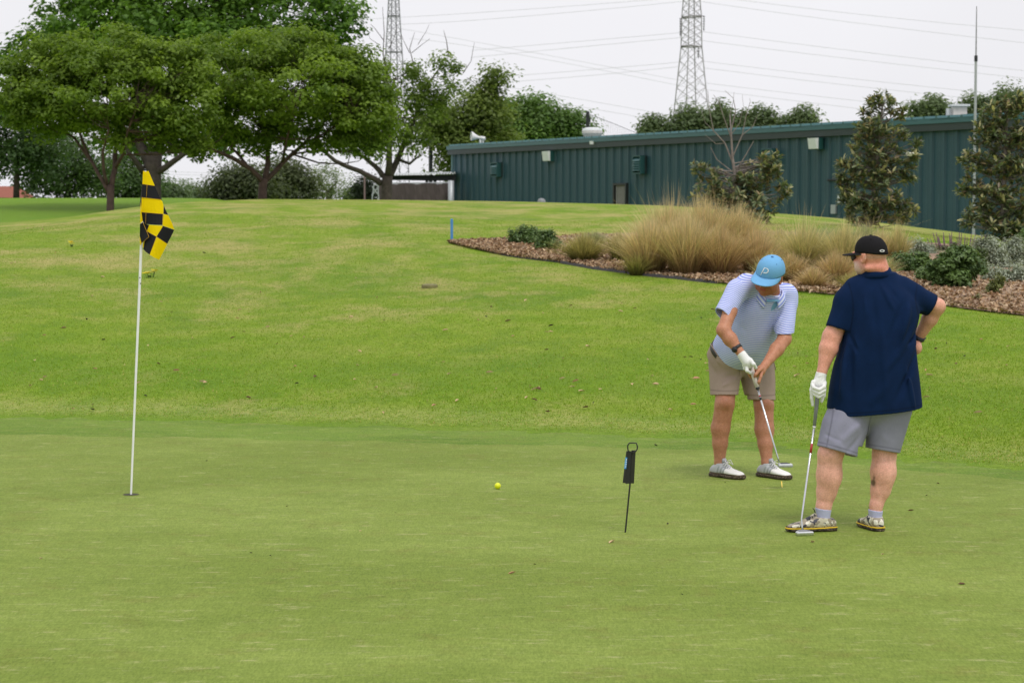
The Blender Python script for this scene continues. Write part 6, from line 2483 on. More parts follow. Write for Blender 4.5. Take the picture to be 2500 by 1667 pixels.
    w0, pc = lwr, q(2000, 935, -.055)
    GF.cone(w0 + np.array([0, 0, .006]), pc, .0325, .036, .01)
    GF.ell(q(2001, 938, -.06), (.040, .036, .048), None, .012)
    ch = [[q(2014, 934, -.07), q(2012, 944, -.115), q(2000, 951, -.130), q(1987, 946, -.115), q(1983, 938, -.08)],
          [q(2013, 946, -.07), q(2012, 953, -.112), q(2000, 960, -.126), q(1989, 955, -.110), q(1985, 948, -.08)],
          [q(2010, 956, -.07), q(2009, 962, -.105), q(1999, 968, -.118), q(1990, 963, -.104), q(1987, 956, -.08)]]
    for c_ in ch:
        GF.chain(c_, [.0118, .0118, .0112, .0106, .0095], .004)
    GF.chain([q(1985, 932, -.075), q(1981, 952, -.085), q(1982, 972, -.085), q(1984, 989, -.082)], [.0125, .0115, .0108, .0085], .006)   # index pointing down the grip
    GF.chain([q(2013, 948, -.03), q(2011, 966, -.04), q(2006, 980, -.045)], [.0125, .0115, .009], .006)                            # thumb on the far side
    GF.add(lambda X, Yv, Z: -(np.sqrt((X - w0[0]) ** 2 + (Yv - w0[1]) ** 2) - .0305) + 0 * Z if False else np.sqrt((X - w0[0]) ** 2 + (Yv - w0[1]) ** 2 + 0 * Z) - .029, w0 - .05, w0 + np.array([.05, .05, .06]), 0, 'sub') if False else None
    GF.plane(q(2007, 909, -.05), (.15, 0, 1), q(1960, 930, -.3), q(2040, 880, .2))
    GF.fold(q(2008, 915, -.085), q(1994, 920, -.085), .006, .004)
    GF.fold(q(2012, 922, -.09), q(1998, 936, -.10), .006, -.004)
    V, Q = GF.mesh(1)
    M['glove'] = cloth('white_glove_leather', (.80, .80, .79, 1), weave=150, var=.06, rough=.55, bump=.1)
    gv = child_np('golf_glove', V, Q, M['glove'], root)
    # ---------------- socks and shoes
    M['sock'] = cloth('lavender_sock', rgb(186, 188, 220, 1.0), weave=300)
    M['camo'] = camo_mat()
    M['sole_mud'] = mud_mat('muddy_sole', rgb(58, 50, 44))
    for an, axs, heel, head_, L in ((lan, (q(2010, 1236, 0), q(2010, 1275, 0)), q(2036, 1300, -.01), math.radians(180 + 10), .305),
                                   (ran, (q(2138, 1240, .04), q(2137, 1275, .03)), q(2146, 1302, -.06), math.radians(104), .27)):
        SK = Field(*fieldbox([axs[0], axs[1]], .08), .0035)
        a, b = axs
        b = np.array([an[0], an[1], GZ + .062])
        SK.cone(a, b, .0525 if an is lan else .0475, .037, 0)
        SK.plane(a + np.array([0, 0, -.012]), (.12, 0, 1), a - .1, a + .1)
        SK.ripple(.0012, 3, 60)
        V, Q = SK.mesh(1)
        child_np('sock', V, Q, M['sock'], root)
        heel = np.array([an[0] - .074 * math.cos(head_), an[1] - .074 * math.sin(head_), GZ])
        (V, Q), (V2, Q2), f, r = shoe_field(heel, head_, L, .052, sole_h=.030, top_z=.084)
        so_ = child_np('shoe', V, Q, M['camo'], root)
        s2 = child_np('sole', V2, Q2, M['sole_mud'], root)
        reparent(s2, so_)
        # yellow welt line and black laces
        wl_ = MB()
        ringp = []
        hh = np.abs(V2[:, 2] - (GZ + .027)) < .004
        vv = V2[hh] - heel
        ang = np.arctan2(vv @ np.array(r), vv @ np.array(f) - L * .5)
        for a_ in np.linspace(-math.pi, math.pi, 49)[:-1]:
            m = np.abs(((ang - a_ + math.pi) % (2 * math.pi)) - math.pi) < .09
            if m.any():
                sub = vv[m]
                kx = np.argmax((sub @ np.array(r)) ** 2 + (sub @ np.array(f) - L * .5) ** 2)
                ringp.append(Vector(heel + sub[kx]) + Vector((0, 0, .0)))
        ringp.append(ringp[0])
        w_ = child_mb('welt', MB().tube(ringp, .0042, 5, False), simple('yellow_welt', rgb(226, 190, 40), .6), root)
        reparent(w_, so_)
        for i_ in range(4):
            t = .44 + .055 * i_
            zz = GZ + .105 - .010 * i_
            c_ = Vector(heel) + f * (L * t) + Vector((0, 0, zz - GZ))
            lc = child_mb('lace', MB().tube([c_ - r * .022 - Vector((0, 0, .010)), c_ - r * .010, c_ + r * .010, c_ + r * .022 - Vector((0, 0, .010))], .0032, 5), M['dark'], root)
            reparent(lc, so_)
        c_ = Vector(heel) + f * (L * .42) + Vector((0, 0, .110))
        lc = child_mb('lace', MB().tube([c_, c_ + f * .012 + r * .02 + Vector((0, 0, .022)), c_ + f * .02 + r * .012 + Vector((0, 0, .034))], .003, 5), M['dark'], root)
        reparent(lc, so_)
    return root


def camo_mat():
    t = NT('camo_leather')
    v = t.coord('Object')
    w = t.noise(v, 14, 2, .5, out=1)
    mixv = t.mix(.12, v, w)
    a = t.noise(mixv, 22, 1, .4)
    b = t.noise(t.coord('Object', loc=(3, 1, 2)), 26, 1, .4)
    c = t.noise(t.coord('Object', loc=(8, 4, 1)), 30, 1, .4)
    g = t.ramp(a, [(0, rgb(196, 190, 168)), (.47, rgb(196, 190, 168)), (.48, rgb(150, 140, 122)), (1, rgb(150, 140, 122))])
    g = t.mix(t.ramp(b, [(.55, (0, 0, 0)), (.56, (1, 1, 1))]), g, rgb(226, 222, 206))
    g = t.mix(t.ramp(c, [(.585, (0, 0, 0)), (.595, (1, 1, 1))]), g, rgb(52, 54, 66))
    d = t.noise(v, 60, 4, .7)
    g = t.mix(t.ramp(d, [(.58, (0, 0, 0)), (.7, (.5,) * 3)]), g, rgb(112, 92, 70))
    t.color(g)
    t.set(Roughness=.55)
    return t.m


def mud_mat(name, col):
    t = NT(name)
    v = t.coord('Object')
    a = t.noise(v, 90, 4, .7)
    t.color(t.ramp(a, [(.35, tuple(x * .5 for x in col[:3])), (.5, col[:3]), (.66, rgb(134, 118, 96)[:3])]))
    t.set(Roughness=.9)
    t.bump(a, .6, .006)
    return t.m


navy = navy_man()


# ------------------------------------------------------------------ the man in the striped shirt, bent over his putter
def striped_material():
    t = NT('striped_jersey')
    v = t.coord('Object')
    st = t.attr('stripe', 'Fac')
    wob = t.noise(v, 30, 2, .5)
    f = t.math('FRACT', t.math('ADD', t.math('MULTIPLY', st, 1 / .0142), t.math('MULTIPLY', wob, .12)))
    c = t.ramp(f, [(.0, rgb(220, 226, 254)), (.42, rgb(220, 226, 254)), (.54, rgb(146, 160, 234)), (.90, rgb(146, 160, 234)), (1.0, rgb(220, 226, 254))])
    n = t.noise(v, 9, 4, .6)
    t.color(t.mix(1.0, c, t.ramp(n, [(.3, (.88, .88, .9)), (.7, (.99, .99, 1.0))]), 'MULTIPLY'))
    t.set(Roughness=.8)
    t.b.inputs['Specular IOR Level'].default_value = .25
    return t.m


def golf_shoe_white():
    t = NT('white_golf_shoe')
    v = t.coord('Object')
    d = t.noise(v, 55, 5, .7)
    c = t.mix(t.ramp(d, [(.62, (0, 0, 0)), (.72, (.45,) * 3)]), t.attr('col'), rgb(150, 134, 112))
    t.color(c)
    t.set(Roughness=.55)
    return t.m


def striped_man():
    Y0 = 15.6
    s = px(Y0)
    h = .0048

    def q(u, v, Y):
        return np.array(P(u, v, Y))
    f = np.array([.60, -.80, 0])
    lf = np.array([.80, .60, 0])
    gp = G(1805, 1166)
    gp = Vector((P(1805, 1160, 15.62).x, 15.62, GZ))
    headc = q(1879, 676, 15.27)
    HF = (-.54, -.75, -.38)
    HR = frame(HF, (.12, -.34, .92))
    A, Bt = q(1803, 845, 15.70), q(1880, 722, 15.44)
    rsh, rel, rwr = q(1801, 706, 15.36), q(1766, 806, 15.17), q(1808, 861, 15.10)
    lsh, lel, lwr = q(1918, 722, 15.54), q(1915, 828, 15.40), q(1868, 891, 15.18)
    rhip, rkn, ran = q(1778, 880, 15.74), q(1769, 988, 15.58), q(1757, 1130, 15.60)
    lhip, lkn, lan = q(1850, 890, 15.84), q(1865, 990, 15.68), q(1872, 1130, 15.59)
    lo = np.array([q(1715, 800, 15.6)[0], 14.92, 0.0])
    hi = np.array([q(1962, 800, 15.6)[0], 16.06, q(1800, 606, 15.2)[2]])
    B = Field(lo, hi, h)
    B.chain([A + (A - Bt) * .15, A, A + (Bt - A) * .55, A + (Bt - A) * .85], [.13, .135, .115, .07], .05)
    B.chain([rsh + np.array([.01, .02, -.01]), q(1866, 722, 15.52), lsh], [.036, .040, .046], .03)
    B.cone(q(1884, 722, 15.44), headc, .064, .060, .03)
    build_head(B, headc, HR, jowl=1.15, sc=1.07)
    B.chain([rsh, rsh + (rel - rsh) * .55, rel], [.044, .049, .048], .02)
    B.chain([rel, rel + (rwr - rel) * .4, rwr], [.048, .049, .029], .02)
    B.chain([lsh, lel], [.054, .049], .02)
    B.chain([lel, lel + (lwr - lel) * .4, lwr], [.049, .050, .029], .02)
    # bare left hand on the lower part of the grip
    lp = q(1857, 905, 15.13)
    B.cone(lwr, lp, .029, .032, .012)
    B.ell(lp, (.034, .030, .040), None, .010)
    B.chain([q(1862, 897, 15.12), q(1852, 905, 15.07), q(1845, 914, 15.055), q(1842, 919, 15.06)], [.015, .013, .0115, .010], .006)   # thumb on the grip
    B.chain([q(1860, 908, 15.11), q(1857, 920, 15.07), q(1853, 932, 15.06), q(1851, 938, 15.07)], [.0125, .0115, .0105, .009], .005)    # index pointing down
    for i, (a0, a1, a2, a3) in enumerate((((1856, 910, 15.14), (1846, 919, 15.17), (1833, 920, 15.14), (1829, 914, 15.10)),
                                         ((1853, 904, 15.15), (1843, 912, 15.18), (1830, 913, 15.15), (1827, 908, 15.10)),
                                         ((1851, 899, 15.15), (1842, 906, 15.18), (1832, 905, 15.15), (1828, 900, 15.11)))):
        B.chain([q(*a0), q(*a1), q(*a2), q(*a3)], [.0118, .0112, .0105, .0095], .005)
    B.cone(rwr, q(1828, 888, 15.10), .029, .032, .012)
    # legs
    B.chain([rhip, rkn], [.088, .070], .03)
    B.chain([rkn, q(1759, 1045, 15.60), q(1758, 1082, 15.60), ran, q(1757, 1146, 15.60)], [.070, .0685, .055, .037, .028], .02)
    B.ell(q(1759, 1042, 15.65), (.060, .060, .105), None, .03)
    B.ell(q(1771, 984, 15.53), (.040, .034, .045), None, .02)        # kneecap
    B.chain([lhip, lkn], [.088, .072], .03)
    B.chain([lkn, q(1866, 1048, 15.65), q(1869, 1084, 15.62), lan, q(1872, 1146, 15.59)], [.071, .0695, .055, .037, .028], .02)
    B.ell(q(1866, 1045, 15.69), (.060, .060, .105), None, .03)
    B.ell(q(1869, 986, 15.63), (.040, .034, .045), None, .02)
    V, Q = B.mesh(2)
    tan, dark = np.array(rgb(198, 140, 110, .88)[:3]), np.array(rgb(190, 124, 96, .9)[:3])
    legc = np.array(rgb(192, 136, 108, .86)[:3])
    z = V[:, 2:3]
    col = np.where(z > q(1800, 740, 15.4)[2], dark, np.where(z < q(1800, 960, 15.6)[2], legc, tan)) * np.ones((len(V), 1))
    hl = (V - headc) @ HR
    onhead = np.linalg.norm(hl, axis=1) < .17
    hair = (onhead & (hl[:, 2] > -.015) & (hl[:, 1] < .015) & (np.abs(hl[:, 0]) < .0785))
    col = np.where(hair[:, None], np.array((.035, .026, .022)), col)
    brow = onhead & (hl[:, 1] > .085) & (np.abs(hl[:, 2] - .034) < .006) & (np.abs(np.abs(hl[:, 0]) - .034) < .018)
    col = np.where(brow[:, None], np.array((.05, .035, .028)), col)
    lips = onhead & (hl[:, 1] > .085) & (np.abs(hl[:, 2] + .0555) < .010) & (np.abs(hl[:, 0]) < .024)
    col = np.where(lips[:, None], np.array(rgb(176, 92, 80, .85)[:3]), col)
    stub = onhead & (hl[:, 2] < -.03) & (hl[:, 1] > .0)
    col = np.where((stub & ~lips)[:, None], col * np.array((.80, .78, .78)), col)
    for k_ in (rkn, lkn):
        d = np.exp(-(np.linalg.norm(V - k_ - np.array([0, -.06, 0]), axis=1) / .05) ** 2)[:, None]
        col = col * (1 - .25 * d) + np.array(rgb(176, 100, 76, .8)[:3]) * .25 * d
    me = np_mesh('person', V - np.array(gp), Q, skin_material('tanned_skin'), smooth=True, cols=col)
    me.location = gp
    root = me
    tag(root, 'bent golfer in pale blue striped polo, light blue cap and khaki shorts, putting', 'person')
    # eyes (mostly under the brim)
    for sx in (-1, 1):
        c = Vector(L2W(headc, HR, (sx * .032, .089, .013)))
        mb = MB()
        vs_, fs = [], []
        for i in range(7):
            ph = math.pi * i / 6
            for j in range(10):
                a = 2 * math.pi * j / 10
                vs_.append(c + Vector((.0125 * math.sin(ph) * math.cos(a), .012 * math.sin(ph) * math.sin(a), .012 * math.cos(ph))))
        fs = [(i * 10 + j, (i + 1) * 10 + j, (i + 1) * 10 + (j + 1) % 10, i * 10 + (j + 1) % 10) for i in range(6) for j in range(10)]
        child_mb('eye', mb.add(vs_, fs), simple('eye_white', (.6, .57, .53, 1), .3), root)
    # ---------------- shirt
    AX = Bt - A
    Lt = np.linalg.norm(AX)
    AXn = AX / Lt
    RT = hole_loft_frame(A, Bt, f)
    S = Field(lo + np.array([0, 0, .68]), hi, h)
    S.loft([(-.07, 0, .012, .185, .165), (-.03, 0, .020, .196, .178), (.03, 0, .030, .204, .190), (.12, 0, .026, .206, .186), (.22, 0, .012, .206, .170), (.32, 0, .0, .200, .150), (.41, 0, -.006, .178, .128),
            (.48, 0, -.008, .140, .108), (.535, 0, -.004, .102, .095), (.565, 0, 0, .084, .082)], RT, A, .02, n=2.3)
    S.chain([q(1868, 708, 15.45), q(1822, 694, 15.40), q(1798, 716, 15.35)], [.075, .072, .076], .03)
    S.chain([q(1895, 712, 15.48), q(1920, 718, 15.53), q(1924, 740, 15.53)], [.075, .072, .070], .03)
    ra, rb = q(1800, 708, 15.36), q(1760, 782, 15.23)
    T = S.like()
    T.cone(ra, rb, .080, .071, 0)
    T.plane(q(1765, 766, 15.23), (rb - ra) / np.linalg.norm(rb - ra) + np.array([-.38, 0, 0]), T.lo, T.lo + T.h * T.n)
    T.cone(ra + (rb - ra) * .62, ra + (rb - ra) * 1.4, .064, .059, 0, 'sub')
    la, lb = q(1922, 724, 15.54), q(1914, 832, 15.40)
    T2 = S.like()
    T2.cone(la, lb, .076, .068, 0)
    T2.plane(q(1914, 815, 15.44), (.04, 0, -1), T2.lo, T2.lo + T2.h * T2.n)
    T2.cone(la + (lb - la) * .72, la + (lb - la) * 1.4, .062, .057, 0, 'sub')
    S.merge(T, .022)
    S.merge(T2, .022)
    for a, b, w, am in ((q(1812, 755, 15.2), q(1800, 800, 15.3), .016, -.010), (q(1820, 740, 15.2), q(1838, 850, 15.35), .02, .010), (q(1834, 700, 15.2), q(1818, 760, 15.15), .016, .010),
                        (q(1845, 720, 15.18), q(1850, 820, 15.32), .016, -.010), (q(1858, 735, 15.2), q(1876, 800, 15.4), .016, .010), (q(1900, 740, 15.36), q(1880, 810, 15.45), .018, -.014),
                        (q(1906, 770, 15.4), q(1884, 815, 15.45), .014, .012), (q(1890, 740, 15.3), q(1862, 790, 15.3), .016, .008), (q(1800, 810, 15.4), q(1842, 850, 15.36), .014, .008),
                        (q(1812, 800, 15.4), q(1846, 835, 15.33), .012, -.007), (q(1870, 830, 15.45), q(1850, 858, 15.38), .012, -.008), (q(1793, 740, 15.26), q(1774, 752, 15.2), .012, .008),
                        (q(1925, 770, 15.42), q(1905, 790, 15.42), .012, .008), (q(1932, 780, 15.44), q(1906, 805, 15.42), .010, -.007), (q(1843, 735, 15.15), q(1836, 800, 15.25), .012, .009)):
        S.fold(a, b, w, am * (1.3 if am > 0 else .9))
    S.ripple(.003, 21, 14)
    V, Q = S.mesh(2)
    # stripes run round the torso, and round each sleeve
    sd3 = AXn * .5 + np.array([0, 0, .75])
    tt = (V - A) @ (sd3 / np.linalg.norm(sd3))
    ur, ul = (rb - ra) / np.linalg.norm(rb - ra), (lb - la) / np.linalg.norm(lb - la)
    mR = ((seg_dist(V, ra, rb) < .092) & (((V - ra) @ lf) < -.018 + .2 * ((V - ra) @ -ur)))
    mL = ((seg_dist(V, la, lb) < .090) & (((V - la) @ lf) > .012))
    st = np.where(mR, (V - ra) @ ur + 5.0, np.where(mL, (V - la) @ ul + 9.0, tt))
    M['stripe'] = striped_material()
    shirt = child_np('polo_shirt', V, Q, M['stripe'], root, floats={'stripe': st})
    # collar: striped wings outside, pale blue band inside, open at the throat
    M['sky_cloth'] = cloth('pale_blue_cloth', rgb(134, 184, 226, .85), var=.06)
    NF = frame((.06, -.85, -.48), (.12, -.44, .88))
    nc = q(1881, 716, 15.40)
    def collar(prof_, span0, span1, n=40):
        vs_, fs = [], []
        for j in range(n + 1):
            a = math.radians(span0 + (span1 - span0) * j / n)
            dip = max(0, math.sin(a)) ** 3
            for r_, z_ in prof_:
                p = (r_ * .98 * math.cos(a), r_ * .98 * math.sin(a), z_ - .055 * dip)
                vs_.append(L2W(nc, NF, p))
        k = len(prof_)
        for j in range(n):
            for t in range(k - 1):
                fs.append((j * k + t, (j + 1) * k + t, (j + 1) * k + t + 1, j * k + t + 1))
        return MB().add(vs_, fs)
    cb = collar([(.082, .022), (.087, .026), (.102, .004), (.116, -.020), (.120, -.032)], 116, 424)
    co = child_mb('collar', cb, M['stripe'], root)
    so = co.modifiers.new('cloth', 'SOLIDIFY')
    so.thickness = .003
    at = co.data.attributes.new('stripe', 'FLOAT', 'POINT')
    at.data.foreach_set('value', np.array([(i % 5) * .0135 + .002 for i in range(len(co.data.vertices))], dtype=np.float32))
    reparent(co, shirt)
    cs = child_mb('collar_band', collar([(.082, -.045), (.079, -.01), (.076, .020)], 60, 480, 48), M['sky_cloth'], root)
    reparent(cs, shirt)
    pk = MB()
    pts_ = [L2W(nc, NF, p) for p in ((-.050, .086, .006), (.044, .084, .000), (.038, .096, -.016), (-.054, .096, -.006))]
    pk.add(pts_, [(0, 1, 2, 3)])
    po = child_mb('placket', pk, M['sky_cloth'], root, False)
    so = po.modifiers.new('cloth', 'SOLIDIFY')
    so.thickness = .004
    reparent(po, shirt)
    # ---------------- shorts
    G2 = Field(np.array([lo[0], 15.25, .55]), np.array([hi[0] - .05, 16.06, 1.22]), h)
    pc = q(1800, 862, 15.77)
    G2.ell(pc, (.195, .165, .14), np.array([[lf[0], f[0], 0], [lf[1], f[1], 0], [0, 0, 1]]), .03)
    G2.loft([(-.16, 0, .004, .186, .160), (-.10, 0, .008, .192, .168), (-.055, 0, .008, .192, .168)], RT, A, .03, n=2.3, cap=1)
    Rh, Rk = q(1772, 880, 15.76), q(1767, 985, 15.60)
    Lh, Lk = q(1846, 886, 15.84), q(1860, 998, 15.69)
    for a, b, sec in ((Rh, Rk, [(0, .118, .135), (.35, .103, .122), (.75, .092, .108), (1.15, .090, .105)]), (Lh, Lk, [(0, .125, .135), (.35, .126, .122), (.75, .104, .108), (1.15, .095, .105)])):
        RR = hole_loft_frame(a, b, f)
        ln = np.linalg.norm(b - a)
        G2.loft([(t * ln, 0, 0, x, y) for t, x, y in sec], RR, a, .03, n=2.2, cap=1)
    for a, b, w, am in ((q(1805, 905, 15.6), q(1745, 880, 15.6), .014, .008), (q(1805, 915, 15.6), q(1740, 925, 15.55), .014, -.008), (q(1802, 925, 15.6), q(1745, 950, 15.52), .012, .007),
                        (q(1808, 900, 15.62), q(1890, 900, 15.66), .014, .007), (q(1815, 915, 15.65), q(1895, 930, 15.62), .014, -.008), (q(1825, 935, 15.65), q(1890, 950, 15.6), .012, .007),
                        (q(1805, 880, 15.6), q(1806, 920, 15.62), .016, -.018), (q(1735, 850, 15.7), q(1755, 890, 15.6), .014, -.008), (q(1830, 890, 15.6), q(1870, 880, 15.65), .012, .006),
                        (q(1790, 870, 15.55), q(1750, 862, 15.58), .012, .007), (q(1895, 905, 15.7), q(1898, 950, 15.66), .014, .010)):
        G2.fold(a, b, w, am * 1.2)
    G2.ripple(.0025, 31, 15)
    gl, gh = G2.lo, G2.lo + G2.h * G2.n
    mx = q(1812, 950, 15.6)[0]
    G2.plane(q(1767, 964, 15.55), (.0, -.10, -1), gl, np.array([mx, gh[1], gh[2]]))
    G2.plane(q(1857, 976, 15.60), (-.02, -.10, -1), np.array([mx, gl[1], gl[2]]), gh)
    for a, b, r in ((Rh, Rk, .078), (Lh, Lk, .082)):
        G2.cone(a + (b - a) * .78, a + (b - a) * 1.35, r, r + .004, 0, 'sub')
    V, Q = G2.mesh(2)
    M['khaki'] = cloth('khaki_twill', rgb(176, 156, 142, .82), var=.06)
    d1 = np.where(V[:, 0] < mx, np.abs(V[:, 2] - q(1767, 964, 15.55)[2] - .03), np.abs(V[:, 2] - q(1857, 976, 15.60)[2] - .03))
    dfly = np.where((V[:, 2] > q(0, 920, 15.6)[2]), np.abs(V[:, 0] - q(1806, 900, 15.6)[0]), 1)
    shorts = child_np('shorts', V, Q, M['khaki'], root, floats={'seam': .6 * np.exp(-(np.minimum(d1, dfly) / .0045) ** 2)})
    bc = A + AXn * -.072 + RT[:, 1] * .010
    be = child_mb('belt', band(bc - RT[:, 1] * .014, AXn, .190, .160, .034, .006, side=RT[:, 0], n=48), simple('belt_leather', (.035, .028, .027, 1), .5), root)
    # pocket welts
    for a, b in ((q(1733, 838, 15.64), q(1752, 868, 15.53)), (q(1884, 868, 15.72), q(1893, 902, 15.68))):
        pw = child_mb('pocket_welt', MB().tube([a + np.array([0, -.02, 0]), (a + b) / 2 + np.array([0, -.03, 0]), b + np.array([0, -.02, 0])], .004, 5), M['khaki'], root)
        reparent(pw, shorts)
    # ---------------- cap with letter
    M['sky_cap'] = cloth('sky_blue_cap', rgb(122, 182, 230, .9), var=.06, rough=.8)
    cc = headc + np.array(HR[:, 2]) * .010
    capo, surf = cap_parts(root, cc, HR, M['sky_cap'], M['sky_cap'], simple('cap_trim', rgb(70, 120, 176, .8), .7), sc=1.17, brim_len=.074, pitch=math.radians(10), curve=.026)
    lt = MB()
    def stroke(pts, r=.0036):
        lt.tube([surf(x, z) for x, z in pts], r, 6)
    # local x runs to the wearer's right, so the letter is laid out mirrored to read correctly from the front
    k = -1
    x0, zc = .004, .068
    stroke([(k * (x0 - .020), zc - .024), (k * (x0 - .016), zc - .008), (k * (x0 - .012), zc + .008), (k * (x0 - .008), zc + .023)])
    bow = []
    for i in range(11):
        a = math.radians(95 - 195 * i / 10)
        bow.append((k * (x0 + .006 + .0135 * math.cos(a)), zc + .0105 + .0125 * math.sin(a)))
    stroke([(k * (x0 - .008), zc + .023)] + bow + [(k * (x0 - .006), zc - .0035)])
    lo_ = child_mb('letter', lt, M['white'], root)
    reparent(lo_, capo)
    # ---------------- watch, glove
    wa = rel + (rwr - rel) * .80
    wt = child_mb('watch', band(wa, rwr - rel, .0345, .0345, .022, .004), simple('watch_band', (.02, .022, .026, 1), .5), root)
    sd_ = np.array([-.55, -.75, -.2])
    sd_ = sd_ / np.linalg.norm(sd_)
    wf = child_mb('watch_face', MB().tube([wa + sd_ * .034, wa + sd_ * .046], [.022, .020], 16), M['dark'], root)
    reparent(wf, wt)
    GF = Field(q(1790, 940, 14.98), q(1872, 840, 15.28), .003)
    GF.cone(rwr, q(1824, 884, 15.08), .0325, .036, 0)
    GF.ell(q(1827, 886, 15.085), (.040, .034, .042), None, .010)
    GF.chain([q(1832, 880, 15.06), q(1840, 889, 15.04), q(1846, 898, 15.055)], [.0155, .0140, .0105], .006)         # thumb
    for c_ in ([(1822, 893, 15.07), (1824, 905, 15.055), (1832, 910, 15.07), (1838, 906, 15.10)], [(1819, 888, 15.08), (1818, 899, 15.09), (1824, 906, 15.14), (1834, 904, 15.16)],
               [(1818, 882, 15.09), (1816, 892, 15.11), (1822, 899, 15.16), (1832, 898, 15.17)], [(1818, 877, 15.10), (1816, 885, 15.125), (1822, 892, 15.165), (1830, 892, 15.17)]):
        GF.chain([q(*x) for x in c_], [.0130, .0122, .0112, .0100], .004)
    GF.plane(q(1807, 864, 15.1), (rel - rwr), GF.lo, GF.lo + GF.h * GF.n)
    V, Q = GF.mesh(1)
    child_np('golf_glove', V, Q, M['glove'], root)
    # ---------------- socks and shoes
    M['sock_dark'] = cloth('dark_sock', (.045, .045, .052, 1), weave=300)
    wm_, smd = golf_shoe_white(), mud_mat('muddy_golf_sole', rgb(66, 54, 44))
    for an, uh, hd in ((ran, 1748, math.radians(-47)), (lan, 1865, math.radians(-50))):
        heel = np.array([an[0] - .078 * math.cos(hd), an[1] - .078 * math.sin(hd), GZ])
        axs = (an + np.array([0, 0, -.012]), an + np.array([.01, -.01, -.075]))
        SK = Field(*fieldbox(axs, .07), .0035)
        SK.cone(axs[0], np.array([an[0], an[1], GZ + .062]), .043, .034, 0)
        SK.plane(axs[0] + np.array([0, 0, -.014]), (0, .2, 1), axs[0] - .1, axs[0] + .1)
        V, Q = SK.mesh(1)
        child_np('sock', V, Q, M['sock_dark'], root)
        (V, Q), (V2, Q2), fw, rr = shoe_field(heel, hd, .305, .054, sole_h=.030)
        fl, rl = np.array(fw), np.array(rr)
        x = (V - heel) @ fl / .305
        y = (V - heel) @ rl
        zz = V[:, 2] - GZ
        wht, gry, mid_ = np.array((.80, .79, .77)), np.array((.46, .47, .50)), np.array((.30, .33, .34))
        grey_zone = (x < .50) | ((zz > .072) & (x < .62))
        cl_ = np.where(grey_zone[:, None], gry, wht)
        # three dark slanting stripes on each side
        for kx in (.34, .43, .52):
            d = np.abs(x - kx - (.070 - zz) * -1.1)
            cl_ = np.where(((d < .022) & (zz < .085) & (np.abs(y) > .018))[:, None], mid_, cl_)
        mud = (zz < .036)
        cl_ = np.where(mud[:, None], np.array(rgb(120, 104, 84)[:3]), cl_)
        so_ = child_np('shoe', V, Q, wm_, root, cols=cl_)
        s2 = child_np('sole', V2, Q2, smd, root)
        reparent(s2, so_)
        lm = M['white']
        for i_ in range(5):
            t = .44 + .05 * i_
            c_ = Vector(heel) + fw * (.305 * t) + Vector((0, 0, .112 - .010 * i_))
            l_ = child_mb('lace', MB().tube([c_ - rr * .026 - Vector((0, 0, .016)), c_ - rr * .010, c_ + rr * .010, c_ + rr * .026 - Vector((0, 0, .016))], .0035, 5), lm, root)
            reparent(l_, so_)
        c_ = Vector(heel) + fw * (.305 * .45) + Vector((0, 0, .116))
        for sg in (-1, 1):
            l_ = child_mb('lace', MB().tube([c_, c_ + fw * .02 + rr * sg * .03 + Vector((0, 0, .014)), c_ + fw * .045 + rr * sg * .030 - Vector((0, 0, .02)), c_ + fw * .03 + rr * sg * .012 - Vector((0, 0, .004)), c_], .0028, 5), lm, root)
            reparent(l_, so_)
        tg = child_mb('tongue_tip', MB().tube([c_ - fw * .012 + Vector((0, 0, -.004)), c_ - fw * .022 + Vector((0, 0, .022))], [.022, .017], 8), simple('tongue_grey', (.42, .42, .47, 1), .7), root)
        reparent(tg, so_)
    return root


striped = striped_man()

# ================================================================== golf gear and small things on the green
M['chrome'] = simple('brushed_steel', (.62, .63, .65, 1), .22, metal=.9, var=.05)
M['grip_grey'] = simple('grey_grip', (.24, .245, .26, 1), .7)
M['grip_cream'] = simple('worn_cream_grip', (.60, .54, .48, 1), .7, var=.2, scale=40)
M['red'] = simple('red_band', (.42, .02, .03, 1), .4)


